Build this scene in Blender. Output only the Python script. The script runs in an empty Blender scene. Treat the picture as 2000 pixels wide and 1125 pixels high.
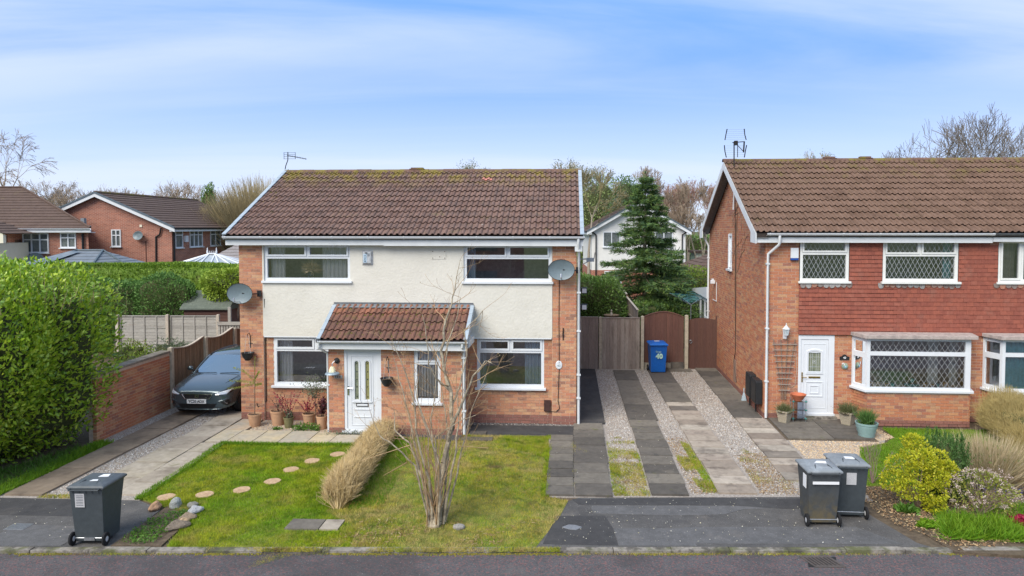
import bpy, bmesh, math, random
import numpy as np
from mathutils import Vector, Matrix
from mathutils.bvhtree import BVHTree
random.seed(4); RN = np.random.default_rng(4)
SC = bpy.context.scene
COL = SC.collection
rad = math.radians
# ------------------------------------------------------------------ camera
cd = bpy.data.cameras.new('camera'); cam = bpy.data.objects.new('camera', cd); COL.objects.link(cam)
cam.location = (0, 0, 5.07); cam.rotation_euler = (rad(90 - 2.2), 0, 0)
cd.sensor_width = 36; cd.lens = 24; cd.shift_x = -0.025; cd.shift_y = -0.0342; cd.clip_end = 2000; cd.clip_start = .1
SC.camera = cam
# ------------------------------------------------------------------ world + sun
W = bpy.data.worlds.new("World"); SC.world = W; W.use_nodes = True
SUN_EL, SUN_AZ = 44, 216      # azimuth in degrees clockwise from +y (north)
def build_world():
    nt = W.node_tree; N = nt.nodes; Lk = nt.links; N.clear()
    out = N.new('ShaderNodeOutputWorld'); bg = N.new('ShaderNodeBackground')
    sky = N.new('ShaderNodeTexSky'); sky.sky_type = 'NISHITA'; sky.sun_disc = False
    sky.sun_elevation = rad(SUN_EL); sky.sun_rotation = rad(SUN_AZ); sky.altitude = 50
    sky.air_density = 1.0; sky.dust_density = 0.6; sky.ozone_density = 2.5
    tc = N.new('ShaderNodeTexCoord'); sep = N.new('ShaderNodeSeparateXYZ'); Lk.new(tc.outputs['Generated'], sep.inputs[0])
    def mth(op, a, b=None, clamp=False):
        m = N.new('ShaderNodeMath'); m.operation = op; m.use_clamp = clamp
        for i, q in enumerate((a, b)):
            if q is None: continue
            if isinstance(q, (int, float)): m.inputs[i].default_value = q
            else: Lk.new(q, m.inputs[i])
        return m.outputs[0]
    z = mth('MAXIMUM', sep.outputs['Z'], 0.0); zz = mth('ADD', z, 0.10)
    cx = mth('DIVIDE', sep.outputs['X'], zz); cy = mth('DIVIDE', sep.outputs['Y'], zz)
    cmb = N.new('ShaderNodeCombineXYZ'); Lk.new(cx, cmb.inputs[0]); Lk.new(cy, cmb.inputs[1])
    mp = N.new('ShaderNodeMapping'); mp.inputs['Rotation'].default_value = (0, 0, rad(-14)); mp.inputs['Scale'].default_value = (.16, .62, 1)
    mp.inputs['Location'].default_value = (1.3, .4, 0)
    Lk.new(cmb.outputs[0], mp.inputs[0])
    n1 = N.new('ShaderNodeTexNoise'); n1.inputs['Scale'].default_value = 1.3; n1.inputs['Detail'].default_value = 8; n1.inputs['Roughness'].default_value = .55
    n1.inputs['Distortion'].default_value = .5; Lk.new(mp.outputs[0], n1.inputs['Vector'])
    n2 = N.new('ShaderNodeTexNoise'); n2.inputs['Scale'].default_value = .55; n2.inputs['Detail'].default_value = 3; Lk.new(mp.outputs[0], n2.inputs['Vector'])
    r1 = N.new('ShaderNodeMapRange'); r1.interpolation_type = 'SMOOTHSTEP'; r1.inputs[1].default_value = .32; r1.inputs[2].default_value = .64; Lk.new(n1.outputs[0], r1.inputs[0])
    r2 = N.new('ShaderNodeMapRange'); r2.interpolation_type = 'SMOOTHSTEP'; r2.inputs[1].default_value = .26; r2.inputs[2].default_value = .54; Lk.new(n2.outputs[0], r2.inputs[0])
    cl = mth('MULTIPLY', r1.outputs[0], r2.outputs[0]); cl = mth('MULTIPLY', cl, .72)
    # graded tint of the physical sky, then the thin cirrus over it
    ramp = N.new('ShaderNodeValToRGB'); e = ramp.color_ramp.elements
    e[0].position = 0; e[0].color = (.60, .70, .88, 1); e[1].position = .36; e[1].color = (.15, .36, .78, 1)
    a = ramp.color_ramp.elements.new(.75); a.color = (.36, .52, .78, 1)
    a = ramp.color_ramp.elements.new(.11); a.color = (.44, .58, .88, 1)
    a = ramp.color_ramp.elements.new(.21); a.color = (.20, .385, .86, 1)
    Lk.new(z, ramp.inputs[0])
    sc = N.new('ShaderNodeMixRGB'); sc.blend_type = 'MULTIPLY'; sc.inputs[0].default_value = 1; sc.inputs[2].default_value = (10.0, 10.0, 10.0, 1)
    Lk.new(ramp.outputs[0], sc.inputs[1])
    mx = N.new('ShaderNodeMixRGB'); mx.inputs[0].default_value = .92; Lk.new(sky.outputs[0], mx.inputs[1]); Lk.new(sc.outputs[0], mx.inputs[2])
    mc = N.new('ShaderNodeMixRGB'); Lk.new(cl, mc.inputs[0]); Lk.new(mx.outputs[0], mc.inputs[1]); mc.inputs[2].default_value = (6.2, 6.9, 8.3, 1)
    Lk.new(mc.outputs[0], bg.inputs[0]); bg.inputs[1].default_value = 0.05
    Lk.new(bg.outputs[0], out.inputs[0])
build_world()
sd = bpy.data.lights.new('sun', 'SUN'); sd.energy = 1.75; sd.angle = rad(42); sd.color = (1, .93, .83)
sun = bpy.data.objects.new('sun', sd); COL.objects.link(sun)
az = rad(SUN_AZ); el = rad(SUN_EL)
sv = Vector((math.sin(az) * math.cos(el), math.cos(az) * math.cos(el), math.sin(el)))
sun.rotation_euler = sv.to_track_quat('Z', 'Y').to_euler()
SC.view_settings.view_transform = 'Standard'; SC.view_settings.look = 'None'
SC.view_settings.exposure = 1.42; SC.view_settings.gamma = 1; SC.view_settings.use_curve_mapping = False

# ------------------------------------------------------------------ frames
class Frame:
    def __init__(s, ox, oy, a):
        s.o = (ox, oy); s.a = rad(a); s.c = math.cos(s.a); s.s = math.sin(s.a)
        s.M = np.array([[s.c, -s.s, 0, ox], [s.s, s.c, 0, oy], [0, 0, 1, 0], [0, 0, 0, 1.]])
    def w(s, u, v, z=0): return (s.o[0] + u * s.c - v * s.s, s.o[1] + u * s.s + v * s.c, z)
FA = Frame(-7.758, 17.711, -2.6); FB = Frame(5.983, 17.902, -3.6); FW = Frame(0, 0, 0)

# ------------------------------------------------------------------ object helpers
def tag(o, label=None, cat=None, group=None, kind=None):
    for k, val in (('label', label), ('category', cat), ('group', group), ('kind', kind)):
        if val: o[k] = val
    return o
def thing(name, label, cat, fr, u, v, z=0, rz=0, group=None):
    o = bpy.data.objects.new(name, None); COL.objects.link(o); o.empty_display_size = .2
    o.location = fr.w(u, v, z); o.rotation_euler = (0, 0, fr.a + rad(rz))
    return tag(o, label, cat, group)
def link_mesh(name, me, mat, parent=None, fr=None, kind=None, label=None):
    if mat is not None and not me.materials: me.materials.append(mat)
    o = bpy.data.objects.new(name, me); COL.objects.link(o)
    if parent is not None: o.parent = parent
    elif fr is not None: o.location = (fr.o[0], fr.o[1], 0); o.rotation_euler = (0, 0, fr.a)
    return tag(o, label=label, kind=kind)
class MB:
    def __init__(s): s.v = []; s.f = []
    def add(s, vs, fs):
        b = len(s.v); s.v += [tuple(q) for q in vs]; s.f += [tuple(b + i for i in f) for f in fs]; return s
    def quad(s, a, b, c, d): return s.add([a, b, c, d], [(0, 1, 2, 3)])
    def box(s, x0, x1, y0, y1, z0, z1):
        return s.add([(x0, y0, z0), (x1, y0, z0), (x1, y1, z0), (x0, y1, z0), (x0, y0, z1), (x1, y0, z1), (x1, y1, z1), (x0, y1, z1)],
                     [(0, 3, 2, 1), (4, 5, 6, 7), (0, 1, 5, 4), (1, 2, 6, 5), (2, 3, 7, 6), (3, 0, 4, 7)])
    def tube(s, pts, r, n=6, cap=True):
        pts = [Vector(p) for p in pts]; rs = r if isinstance(r, (list, tuple)) else [r] * len(pts)
        rings = []; prev = None
        for i, p in enumerate(pts):
            if i == 0: d = pts[1] - p
            elif i == len(pts) - 1: d = p - pts[i - 1]
            else: d = (pts[i + 1] - p).normalized() + (p - pts[i - 1]).normalized()
            d.normalize()
            if prev is None: prev = d.orthogonal().normalized()
            x = (prev - d * prev.dot(d))
            x = x.normalized() if x.length > 1e-5 else d.orthogonal().normalized()
            prev = x; y = d.cross(x)
            rings.append([p + (x * math.cos(2 * math.pi * k / n) + y * math.sin(2 * math.pi * k / n)) * rs[i] for k in range(n)])
        vs = [q for rg in rings for q in rg]; fs = []
        for i in range(len(pts) - 1):
            for k in range(n):
                fs.append((i * n + k, i * n + (k + 1) % n, (i + 1) * n + (k + 1) % n, (i + 1) * n + k))
        if cap: fs.append(tuple(range(n))[::-1]); fs.append(tuple((len(pts) - 1) * n + k for k in range(n)))
        return s.add(vs, fs)
    def lathe(s, prof, c=(0, 0, 0), n=20, sx=1, sy=1):
        vs = []; fs = []
        for r, z in prof:
            for k in range(n):
                a = 2 * math.pi * k / n; vs.append((c[0] + r * math.cos(a) * sx, c[1] + r * math.sin(a) * sy, c[2] + z))
        for i in range(len(prof) - 1):
            for k in range(n): fs.append((i * n + k, i * n + (k + 1) % n, (i + 1) * n + (k + 1) % n, (i + 1) * n + k))
        if prof[0][0] > 1e-4: fs.append(tuple(range(n))[::-1])
        if prof[-1][0] > 1e-4: fs.append(tuple((len(prof) - 1) * n + k for k in range(n)))
        return s.add(vs, fs)
    def prism(s, poly, f0, f1):      # poly: list of 2D; f0,f1 map 2D to 3D front and back
        n = len(poly); vs = [f0(*p) for p in poly] + [f1(*p) for p in poly]
        fs = [tuple(range(n)), tuple(range(2 * n - 1, n - 1, -1))]
        for i in range(n): j = (i + 1) % n; fs.append((i, i + n, j + n, j))
        return s.add(vs, fs)
    def slab(s, poly, z0, z1): return s.prism(poly, lambda x, y: (x, y, z1), lambda x, y: (x, y, z0))
    def plate(s, u0, u1, z0, z1, holes, v0, v1, axis='u'):
        # wall with rectangular holes; only outside faces
        us = sorted({u0, u1, *[min(max(h[i], u0), u1) for h in holes for i in (0, 1)]}); zs = sorted({z0, z1, *[min(max(h[i], z0), z1) for h in holes for i in (2, 3)]})
        def solid(i, j):
            if i < 0 or j < 0 or i >= len(us) - 1 or j >= len(zs) - 1: return False
            cu = (us[i] + us[i + 1]) / 2; cz = (zs[j] + zs[j + 1]) / 2
            return not any(h[0] < cu < h[1] and h[2] < cz < h[3] for h in holes)
        P = (lambda u, v, z: (u, v, z)) if axis == 'u' else (lambda u, v, z: (v, u, z))
        for i in range(len(us) - 1):
            for j in range(len(zs) - 1):
                if not solid(i, j): continue
                a, b, c, d = us[i], us[i + 1], zs[j], zs[j + 1]
                s.quad(P(a, v0, c), P(b, v0, c), P(b, v0, d), P(a, v0, d)); s.quad(P(b, v1, c), P(a, v1, c), P(a, v1, d), P(b, v1, d))
                if not solid(i - 1, j): s.quad(P(a, v1, c), P(a, v0, c), P(a, v0, d), P(a, v1, d))
                if not solid(i + 1, j): s.quad(P(b, v0, c), P(b, v1, c), P(b, v1, d), P(b, v0, d))
                if not solid(i, j - 1): s.quad(P(a, v1, c), P(b, v1, c), P(b, v0, c), P(a, v0, c))
                if not solid(i, j + 1): s.quad(P(a, v0, d), P(b, v0, d), P(b, v1, d), P(a, v1, d))
        return s
    def build(s, name, mat, parent=None, smooth=False, kind=None, label=None, fr=None, bevel=0, seg=2, autosmooth=None):
        me = bpy.data.meshes.new(name); me.from_pydata([tuple(q) for q in s.v], [], s.f); me.update()
        if smooth: me.polygons.foreach_set('use_smooth', [True] * len(me.polygons))
        if bevel:
            bm = bmesh.new(); bm.from_mesh(me); bmesh.ops.remove_doubles(bm, verts=bm.verts, dist=1e-5)
            ed = [e for e in bm.edges if len(e.link_faces) == 2 and e.calc_face_angle(0) > .5]
            bmesh.ops.bevel(bm, geom=ed, offset=bevel, segments=seg, profile=.6, affect='EDGES', clamp_overlap=True); bm.to_mesh(me); bm.free()
        if autosmooth: me.polygons.foreach_set('use_smooth', [True] * len(me.polygons)); me.set_sharp_from_angle(angle=rad(autosmooth))
        return link_mesh(name, me, mat, parent, fr, kind, label)
def np_mesh(name, V, F):
    V = np.ascontiguousarray(V, dtype=np.float32); F = np.ascontiguousarray(F, dtype=np.int32); k = F.shape[1]
    me = bpy.data.meshes.new(name); me.vertices.add(len(V)); me.vertices.foreach_set('co', V.ravel())
    me.loops.add(F.size); me.loops.foreach_set('vertex_index', F.ravel())
    me.polygons.add(len(F)); me.polygons.foreach_set('loop_start', np.arange(0, F.size, k, dtype=np.int32))
    me.polygons.foreach_set('use_smooth', np.zeros(len(F), dtype=bool)); me.update(calc_edges=True); return me
def scatter(TV, TF, pos, R):      # R (N,3,3) columns = local axes (scaled)
    TV = np.asarray(TV, float); TF = np.asarray(TF, int); n = len(pos)
    V = np.einsum('nij,tj->nti', R, TV) + pos[:, None, :]
    F = TF[None] + (np.arange(n) * len(TV))[:, None, None]
    return V.reshape(-1, 3), F.reshape(-1, TF.shape[1])
def unit(a): return a / np.maximum(np.linalg.norm(a, axis=-1, keepdims=True), 1e-9)
def frames(d, size):              # y axis along d, random twist; size (N,) or (N,3)
    n = len(d); d = unit(d); r = RN.normal(size=(n, 3)); x = unit(r - d * (r * d).sum(1)[:, None]); z = np.cross(x, d)
    R = np.stack([x, d, z], 2); size = np.asarray(size, float)
    if size.ndim == 1: size = np.repeat(size[:, None], 3, 1)
    return R * size[:, None, :]
LEAF_V = [(0, 0, 0), (.27, .45, .07), (0, 1, -.04), (-.27, .45, .07)]; LEAF_F = [(0, 1, 2), (0, 2, 3)]
NEED_V = [(-.09, 0, 0), (.09, 0, 0), (0, 1, 0)]; NEED_F = [(0, 1, 2)]
OCT_V = [(1, 0, 0), (-1, 0, 0), (0, 1, 0), (0, -1, 0), (0, 0, 1), (0, 0, -1)]
OCT_F = [(0, 2, 4), (2, 1, 4), (1, 3, 4), (3, 0, 4), (2, 0, 5), (1, 2, 5), (3, 1, 5), (0, 3, 5)]
def foliage(name, parent, pos, dirs, size, mat, kind='stuff', TV=LEAF_V, TF=LEAF_F, fr=None, label=None):
    V, F = scatter(TV, TF, np.asarray(pos), frames(np.asarray(dirs), size)); me = np_mesh(name, V, F)
    return link_mesh(name, me, mat, parent, fr, kind, label)
def segs_mesh(name, S, mat, parent, n=4, kind=None, fr=None, label=None):   # S rows: p0(3) p1(3) r0 r1
    S = np.asarray(S, float); p0 = S[:, :3]; p1 = S[:, 3:6]; d = unit(p1 - p0)
    ref = np.where(np.abs(d[:, 2:3]) > .9, [[1., 0, 0]], [[0, 0, 1.]]); x = unit(np.cross(d, ref)); y = np.cross(d, x)
    a = np.arange(n) * 2 * math.pi / n; ca = np.cos(a)[None, :, None]; sa = np.sin(a)[None, :, None]
    off = x[:, None] * ca + y[:, None] * sa
    V = np.concatenate([p0[:, None] + off * S[:, 6][:, None, None], p1[:, None] + off * S[:, 7][:, None, None]], 1)
    T = np.array([(k, (k + 1) % n, n + (k + 1) % n, n + k) for k in range(n)])
    F = (T[None] + (np.arange(len(S)) * 2 * n)[:, None, None]).reshape(-1, 4)
    return link_mesh(name, np_mesh(name, V.reshape(-1, 3), F), mat, parent, fr, kind, label)
def text_mesh(txt, size, depth=.002, bold=0.0):
    cu = bpy.data.curves.new('lettering', 'FONT'); cu.body = txt; cu.size = size; cu.extrude = depth; cu.align_x = 'CENTER'; cu.align_y = 'CENTER'; cu.offset = bold; cu.resolution_u = 3
    o = bpy.data.objects.new('lettering', cu); COL.objects.link(o); bpy.context.view_layer.update()
    me = bpy.data.meshes.new_from_object(o.evaluated_get(bpy.context.evaluated_depsgraph_get())); bpy.data.objects.remove(o); bpy.data.curves.remove(cu)
    return me
def put_text(name, txt, size, mat, parent, loc, rot, bold=0.0, sx=1):
    me = text_mesh(txt, size, .0015, bold); me.materials.clear(); o = link_mesh(name, me, mat, parent); o.location = loc; o.rotation_euler = rot; o.scale = (sx, 1, 1); return o
# pieces: nearest 300 in view become objects, the rest is one joined 'stuff' part
def pieces(name, mats, proto, mat, parent, fr, maxn=300, label=None):
    if not len(mats): return
    rt = parent
    while rt.parent: rt = rt.parent
    cz, sz = math.cos(rt.rotation_euler[2]), math.sin(rt.rotation_euler[2]); RM = np.array([[cz, -sz, 0, rt.location[0]], [sz, cz, 0, rt.location[1]], [0, 0, 1, rt.location[2]], [0, 0, 0, 1.]])
    Ms = np.array(mats); PW = RM @ Ms; c = PW[:, :, 3]
    y = np.maximum(c[:, 1], .1); px = 1050 + 1333 * c[:, 0] / y; py = 443 - 1333 * (c[:, 2] - 5.07) / y
    inv = (px > -20) & (px < 2020) & (py > -20) & (py < 1145)
    area = np.abs(np.linalg.norm(Ms[:, :3, 0], axis=1) * np.linalg.norm(Ms[:, :3, 2], axis=1)); score = np.where(inv, np.sqrt(np.maximum(area, 1e-6)) / y, -1)
    order = np.argsort(-score, kind='stable'); keep = [i for i in order[:maxn] if score[i] > 0]; ks = set(int(i) for i in keep)
    if mat is not None and not proto.materials: proto.materials.append(mat)
    for i in keep:
        o = bpy.data.objects.new(name, proto); COL.objects.link(o); o.parent = parent; o.matrix_basis = Matrix(Ms[i].tolist())
        if label: o['label'] = label
    rest = [i for i in range(len(Ms)) if i not in ks]
    if rest:
        TV = np.array([v.co[:] for v in proto.vertices]); fl = [tuple(p.vertices) for p in proto.polygons]
        T3 = []; 
        for f in fl:
            for k in range(1, len(f) - 1): T3.append((f[0], f[k], f[k + 1]))
        R = Ms[rest]; V = np.einsum('nij,tj->nti', R[:, :3, :3], TV) + R[:, None, :3, 3]
        F = np.array(T3)[None] + (np.arange(len(rest)) * len(TV))[:, None, None]
        link_mesh(name, np_mesh(name, V.reshape(-1, 3), F.reshape(-1, 3)), mat, parent, kind='stuff')
def box_proto(name):
    me = bpy.data.meshes.new(name); b = MB().box(0, 1, 0, 1, 0, 1); me.from_pydata(b.v, [], b.f); me.update(); return me
def BM(o, U, D, L, dep, h):      # matrix for unit box: origin o, length L along U, depth dep along D, height h up
    m = np.eye(4); m[:3, 0] = np.array(U) * L; m[:3, 1] = np.array(D) * dep; m[:3, 2] = (0, 0, h); m[:3, 3] = o; return m
def bricks(O, U, D, a0, a1, z0, z1, holes=(), top=None, first=None, dep=.1, pitch=.225, ch=.075, jit=.0015):
    """running bond on a plane. O origin, U along, D inward. first(k) gives start offset for course k."""
    out = []; O = np.array(O, float); U = np.array(U, float); D = np.array(D, float); k = 0; z = z0
    while z + ch * .6 < z1:
        h = min(ch - .010, z1 - z)
        s = a0 if first is None else first(k); b1 = a1
        if top is not None:
            lo, hi = top(z + h); s = max(s, lo); b1 = min(a1, hi)
        x = a0 - (pitch / 2 if k % 2 else 0)
        while x < b1:
            p, q = max(x, s), min(x + pitch - .010, b1)
            segs = [(p, q)]
            for hh in holes:
                if hh[2] < z + h * .6 and hh[3] > z + h * .4:
                    ns = []
                    for p2, q2 in segs:
                        if hh[1] <= p2 or hh[0] >= q2: ns.append((p2, q2)); continue
                        if hh[0] > p2: ns.append((p2, hh[0]))
                        if hh[1] < q2: ns.append((hh[1], q2))
                    segs = ns
            for p2, q2 in segs:
                if q2 - p2 > .025:
                    out.append(BM(O + U * p2 + D * (random.uniform(-jit, jit)) + np.array((0, 0, z)), U, D, q2 - p2, dep, h))
            x += pitch
        z += ch; k += 1
    return out

# ------------------------------------------------------------------ materials
def mat(name, cols, rough=.8, piece=0.0, ns=3.0, namt=.25, det=5, stains=(), bump=None, metal=0.0, spec=.3, coat=0.0, trans=0.0, stretch=(1, 1, 1), const=False):
    m = bpy.data.materials.new(name); m.use_nodes = True; nt = m.node_tree; N = nt.nodes; Lk = nt.links
    P = N['Principled BSDF']; P.inputs['Roughness'].default_value = rough; P.inputs['Metallic'].default_value = metal
    P.inputs['Specular IOR Level'].default_value = spec; P.inputs['Coat Weight'].default_value = coat; P.inputs['Coat Roughness'].default_value = .05
    g = N.new('ShaderNodeNewGeometry')
    vec = g.outputs['Position']
    if stretch != (1, 1, 1):
        mp = N.new('ShaderNodeMapping'); mp.inputs['Scale'].default_value = stretch; Lk.new(vec, mp.inputs[0]); vec = mp.outputs[0]
    def noise(s, d=5, v=vec, off=0, r=.55):
        n = N.new('ShaderNodeTexNoise'); n.inputs['Scale'].default_value = s; n.inputs['Detail'].default_value = d; n.inputs['Roughness'].default_value = r
        if off:
            a = N.new('ShaderNodeVectorMath'); a.operation = 'ADD'; Lk.new(v, a.inputs[0]); a.inputs[1].default_value = (off, off * 1.7, off * .6); Lk.new(a.outputs[0], n.inputs['Vector'])
        else: Lk.new(v, n.inputs['Vector'])
        return n.outputs[0]
    def M2(op, a, b):
        q = N.new('ShaderNodeMath'); q.operation = op
        for i, w in enumerate((a, b)):
            if isinstance(w, (int, float)): q.inputs[i].default_value = w
            else: Lk.new(w, q.inputs[i])
        return q.outputs[0]
    def rng(x, lo, hi, a=0, b=1, smooth=True):
        q = N.new('ShaderNodeMapRange'); q.interpolation_type = 'SMOOTHSTEP' if smooth else 'LINEAR'
        for i, w in enumerate((lo, hi, a, b)): q.inputs[i + 1].default_value = w
        Lk.new(x, q.inputs[0]); return q.outputs[0]
    nz = noise(ns, det)
    fac = rng(nz, .28, .72, smooth=False)
    if piece > 0:
        oi = N.new('ShaderNodeObjectInfo'); r = M2('FRACT', M2('ADD', oi.outputs['Random'], g.outputs['Random Per Island']), 0)
        fac = M2('ADD', M2('MULTIPLY', r, piece), M2('MULTIPLY', fac, 1 - piece))
    rp = N.new('ShaderNodeValToRGB'); el = rp.color_ramp.elements
    while len(el) > 1: el.remove(el[-1])
    el[0].position = 0; el[0].color = (*cols[0], 1)
    for i, c in enumerate(cols[1:], 1): q = el.new(i / (len(cols) - (0 if const else 1))); q.color = (*c, 1)
    if const: rp.color_ramp.interpolation = 'CONSTANT'
    Lk.new(fac, rp.inputs[0]); col = rp.outputs[0]
    if namt:
        hs = N.new('ShaderNodeHueSaturation'); Lk.new(col, hs.inputs['Color']); n2 = noise(ns * 4.3, det, off=7.3)
        Lk.new(rng(n2, .25, .75, 1 - namt, 1 + namt, False), hs.inputs['Value']); col = hs.outputs[0]
    for st in stains:
        c, s, lo, hi, amt = st[:5]; f = M2('MULTIPLY', rng(noise(s, 6, off=3.1 * s + 1, r=.65), lo, hi), amt)
        if len(st) > 5 and st[5]:          # limited to heights z between a..b (e.g. growth near a ridge, mud low on a bin)
            za, zb = st[5]; sp = N.new('ShaderNodeSeparateXYZ'); Lk.new(g.outputs['Position'], sp.inputs[0]); f = M2('MULTIPLY', f, rng(sp.outputs[2], za, zb))
        mx = N.new('ShaderNodeMixRGB'); Lk.new(f, mx.inputs[0]); Lk.new(col, mx.inputs[1]); mx.inputs[2].default_value = (*c, 1); col = mx.outputs[0]
    Lk.new(col, P.inputs['Base Color'])
    if bump:
        b = N.new('ShaderNodeBump'); b.inputs['Strength'].default_value = bump[1]; b.inputs['Distance'].default_value = bump[2] if len(bump) > 2 else .01
        Lk.new(noise(bump[0], 4, off=11), b.inputs['Height']); Lk.new(b.outputs[0], P.inputs['Normal'])
    if trans:
        t = N.new('ShaderNodeBsdfTranslucent'); Lk.new(col, t.inputs[0]); ms = N.new('ShaderNodeMixShader'); ms.inputs[0].default_value = trans
        Lk.new(P.outputs[0], ms.inputs[1]); Lk.new(t.outputs[0], ms.inputs[2]); Lk.new(ms.outputs[0], N['Material Output'].inputs[0])
    return m
def glass_mat(name, tint, refl=.10, gcol=(1, 1, 1)):
    m = bpy.data.materials.new(name); m.use_nodes = True; nt = m.node_tree; N = nt.nodes; Lk = nt.links; N.remove(N['Principled BSDF'])
    t = N.new('ShaderNodeBsdfTransparent'); t.inputs[0].default_value = (*tint, 1); gl = N.new('ShaderNodeBsdfGlossy'); gl.inputs['Roughness'].default_value = .01; gl.inputs[0].default_value = (*gcol, 1)
    fr = N.new('ShaderNodeFresnel'); fr.inputs[0].default_value = 1.5; a = N.new('ShaderNodeMath'); a.operation = 'ADD'; a.inputs[1].default_value = refl; a.use_clamp = True; Lk.new(fr.outputs[0], a.inputs[0])
    ms = N.new('ShaderNodeMixShader'); Lk.new(a.outputs[0], ms.inputs[0]); Lk.new(t.outputs[0], ms.inputs[1]); Lk.new(gl.outputs[0], ms.inputs[2]); Lk.new(ms.outputs[0], N['Material Output'].inputs[0]); return m
BR_A = [(.40, .165, .095), (.50, .245, .14), (.46, .205, .115), (.55, .31, .17), (.43, .20, .125), (.49, .195, .115), (.54, .33, .19), (.27, .14, .10), (.51, .255, .15), (.58, .38, .22)]
BR_B = [(.40, .155, .085), (.47, .205, .105), (.43, .17, .09), (.50, .26, .135), (.37, .145, .085), (.45, .185, .10), (.29, .13, .095), (.49, .28, .15), (.41, .195, .12)]
m_brickA = mat('brick_orange', BR_A, .85, piece=.9, ns=14, namt=.16, stains=[((.30, .10, .06), 1.1, .52, .7, .35)], bump=(60, .25))
m_brickB = mat('brick_red_orange', BR_B, .85, piece=.9, ns=14, namt=.16, stains=[((.26, .13, .09), .9, .55, .72, .35)], bump=(60, .25))
m_brickW = mat('brick_garden_wall', [(.38, .12, .07), (.44, .15, .09), (.49, .19, .11), (.30, .11, .08), (.41, .16, .10)], .9, piece=.85, ns=10, namt=.2, stains=[((.16, .15, .05), 2.0, .5, .7, .5), ((.40, .25, .18), 3, .58, .72, .5)], bump=(50, .3))
m_brickP = mat('brick_plinth', [(.22, .10, .075), (.28, .13, .10), (.18, .09, .075)], .9, piece=.8, ns=10, namt=.2, bump=(50, .3))
m_mortar = mat('mortar', [(.58, .46, .36), (.66, .54, .43)], .95, ns=6, namt=.15, bump=(80, .2))
m_mortarG = mat('mortar_grey', [(.52, .40, .31), (.60, .48, .38)], .95, ns=6, namt=.2)
m_render = mat('cream_render', [(.60, .58, .515), (.66, .64, .57)], .9, ns=1.2, namt=.03, stains=[((.50, .48, .41), 1.6, .52, .75, .4), ((.44, .43, .38), .8, .5, .7, .4, (4.0, 4.65)), ((.45, .43, .36), 3.0, .5, .7, .45, (2.6, 2.2))], bump=(16, .8, .012))  # greyer patches towards the top and bottom of the panel
m_tileA = mat('roof_tile_brown', [(.12, .075, .060), (.165, .10, .08), (.20, .125, .10), (.14, .092, .077), (.18, .105, .08)], .9, piece=.55, ns=2.2, namt=.22,
              stains=[((.24, .185, .035), 2.4, .44, .60, .9, (6.1, 6.75)), ((.50, .47, .41), 5.5, .68, .74, .9), ((.13, .12, .04), 2.3, .58, .72, .5), ((.055, .045, .04), 4.0, .55, .72, .55)], bump=(70, .35))
m_tileB = mat('roof_tile_brown_b', [(.105, .062, .042), (.145, .088, .060), (.175, .108, .076), (.12, .072, .052)], .9, piece=.5, ns=2.2, namt=.2,
              stains=[((.16, .13, .035), 2.6, .50, .68, .75, (6.2, 7.0)), ((.12, .10, .04), 2.3, .6, .74, .5), ((.42, .38, .33), 10, .69, .78, .6)], bump=(70, .35))
m_tileP = mat('porch_tile', [(.10, .055, .045), (.14, .075, .058), (.18, .09, .065), (.12, .07, .055)], .9, piece=.5, ns=3, namt=.25,
              stains=[((.36, .15, .09), 3, .35, .6, .75, (2.75, 3.0)), ((.10, .09, .03), 6, .52, .68, .7), ((.45, .42, .38), 14, .72, .8, .7)], bump=(70, .4))
m_ridge = mat('ridge_tile_mossy', [(.12, .075, .06), (.17, .10, .075)], .95, piece=.5, ns=4, namt=.3, stains=[((.19, .16, .035), 2.4, .45, .62, .85), ((.30, .28, .22), 11, .66, .76, .5)], bump=(60, .5))
m_pink = mat('tile_pink', [(.52, .22, .17)], .9, ns=8, namt=.15)
m_felt = mat('underlay', [(.05, .04, .035)], .95)
m_moss = mat('moss', [(.13, .13, .02), (.22, .18, .03), (.09, .11, .02)], 1, piece=.8, ns=8)
m_upvc = mat('white_upvc', [(.66, .69, .72)], .35, ns=2, namt=.03, spec=.5)
m_upvcg = mat('white_upvc_weathered', [(.58, .61, .62), (.66, .68, .69)], .45, ns=2, namt=.06, spec=.45)
m_fascia = mat('white_fascia', [(.60, .63, .64), (.68, .70, .71)], .5, ns=1.5, namt=.05, spec=.4, stains=[((.40, .42, .40), 5, .62, .8, .3)])
m_verge = mat('verge_cap_blue_grey', [(.30, .36, .41), (.38, .44, .49)], .55, piece=.5, ns=3, namt=.08)
m_lead = mat('lead_flashing', [(.14, .155, .17), (.20, .215, .23)], .6, ns=5, namt=.2, spec=.5, bump=(14, .4))
m_feltroof = mat('mineral_felt', [(.33, .27, .25), (.42, .36, .33), (.26, .22, .21)], .95, ns=3, namt=.2, bump=(90, .4))
m_glass = glass_mat('window_glass', (.97, .98, .99), .17, (.95, .98, 1.0))
m_glassC = glass_mat('car_glass', (.30, .36, .37), .42, (.8, .9, .95))
m_room = mat('room_wall', [(.62, .61, .58)], .9)
m_roomd = mat('room_dark', [(.5, .49, .47)], .9)
m_curt = mat('curtain_pale', [(.80, .80, .78), (.88, .88, .86)], .9, ns=6, namt=.08, trans=.3)
m_curtb = mat('curtain_blue', [(.46, .60, .70), (.55, .68, .76)], .9, ns=6, namt=.1, trans=.3)
m_teal = mat('blind_teal', [(.14, .46, .52), (.20, .55, .60)], .9, ns=4, namt=.15, trans=.3)
m_leadc = mat('lead_came', [(.56, .58, .60)], .4, metal=.2, spec=.5)
m_black = mat('black_plastic', [(.018, .019, .021)], .45, spec=.4)
m_iron = mat('black_iron', [(.02, .02, .02)], .6)
m_rust = mat('rusty_metal', [(.10, .055, .04), (.16, .09, .06)], .8, ns=20, namt=.3)
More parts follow.
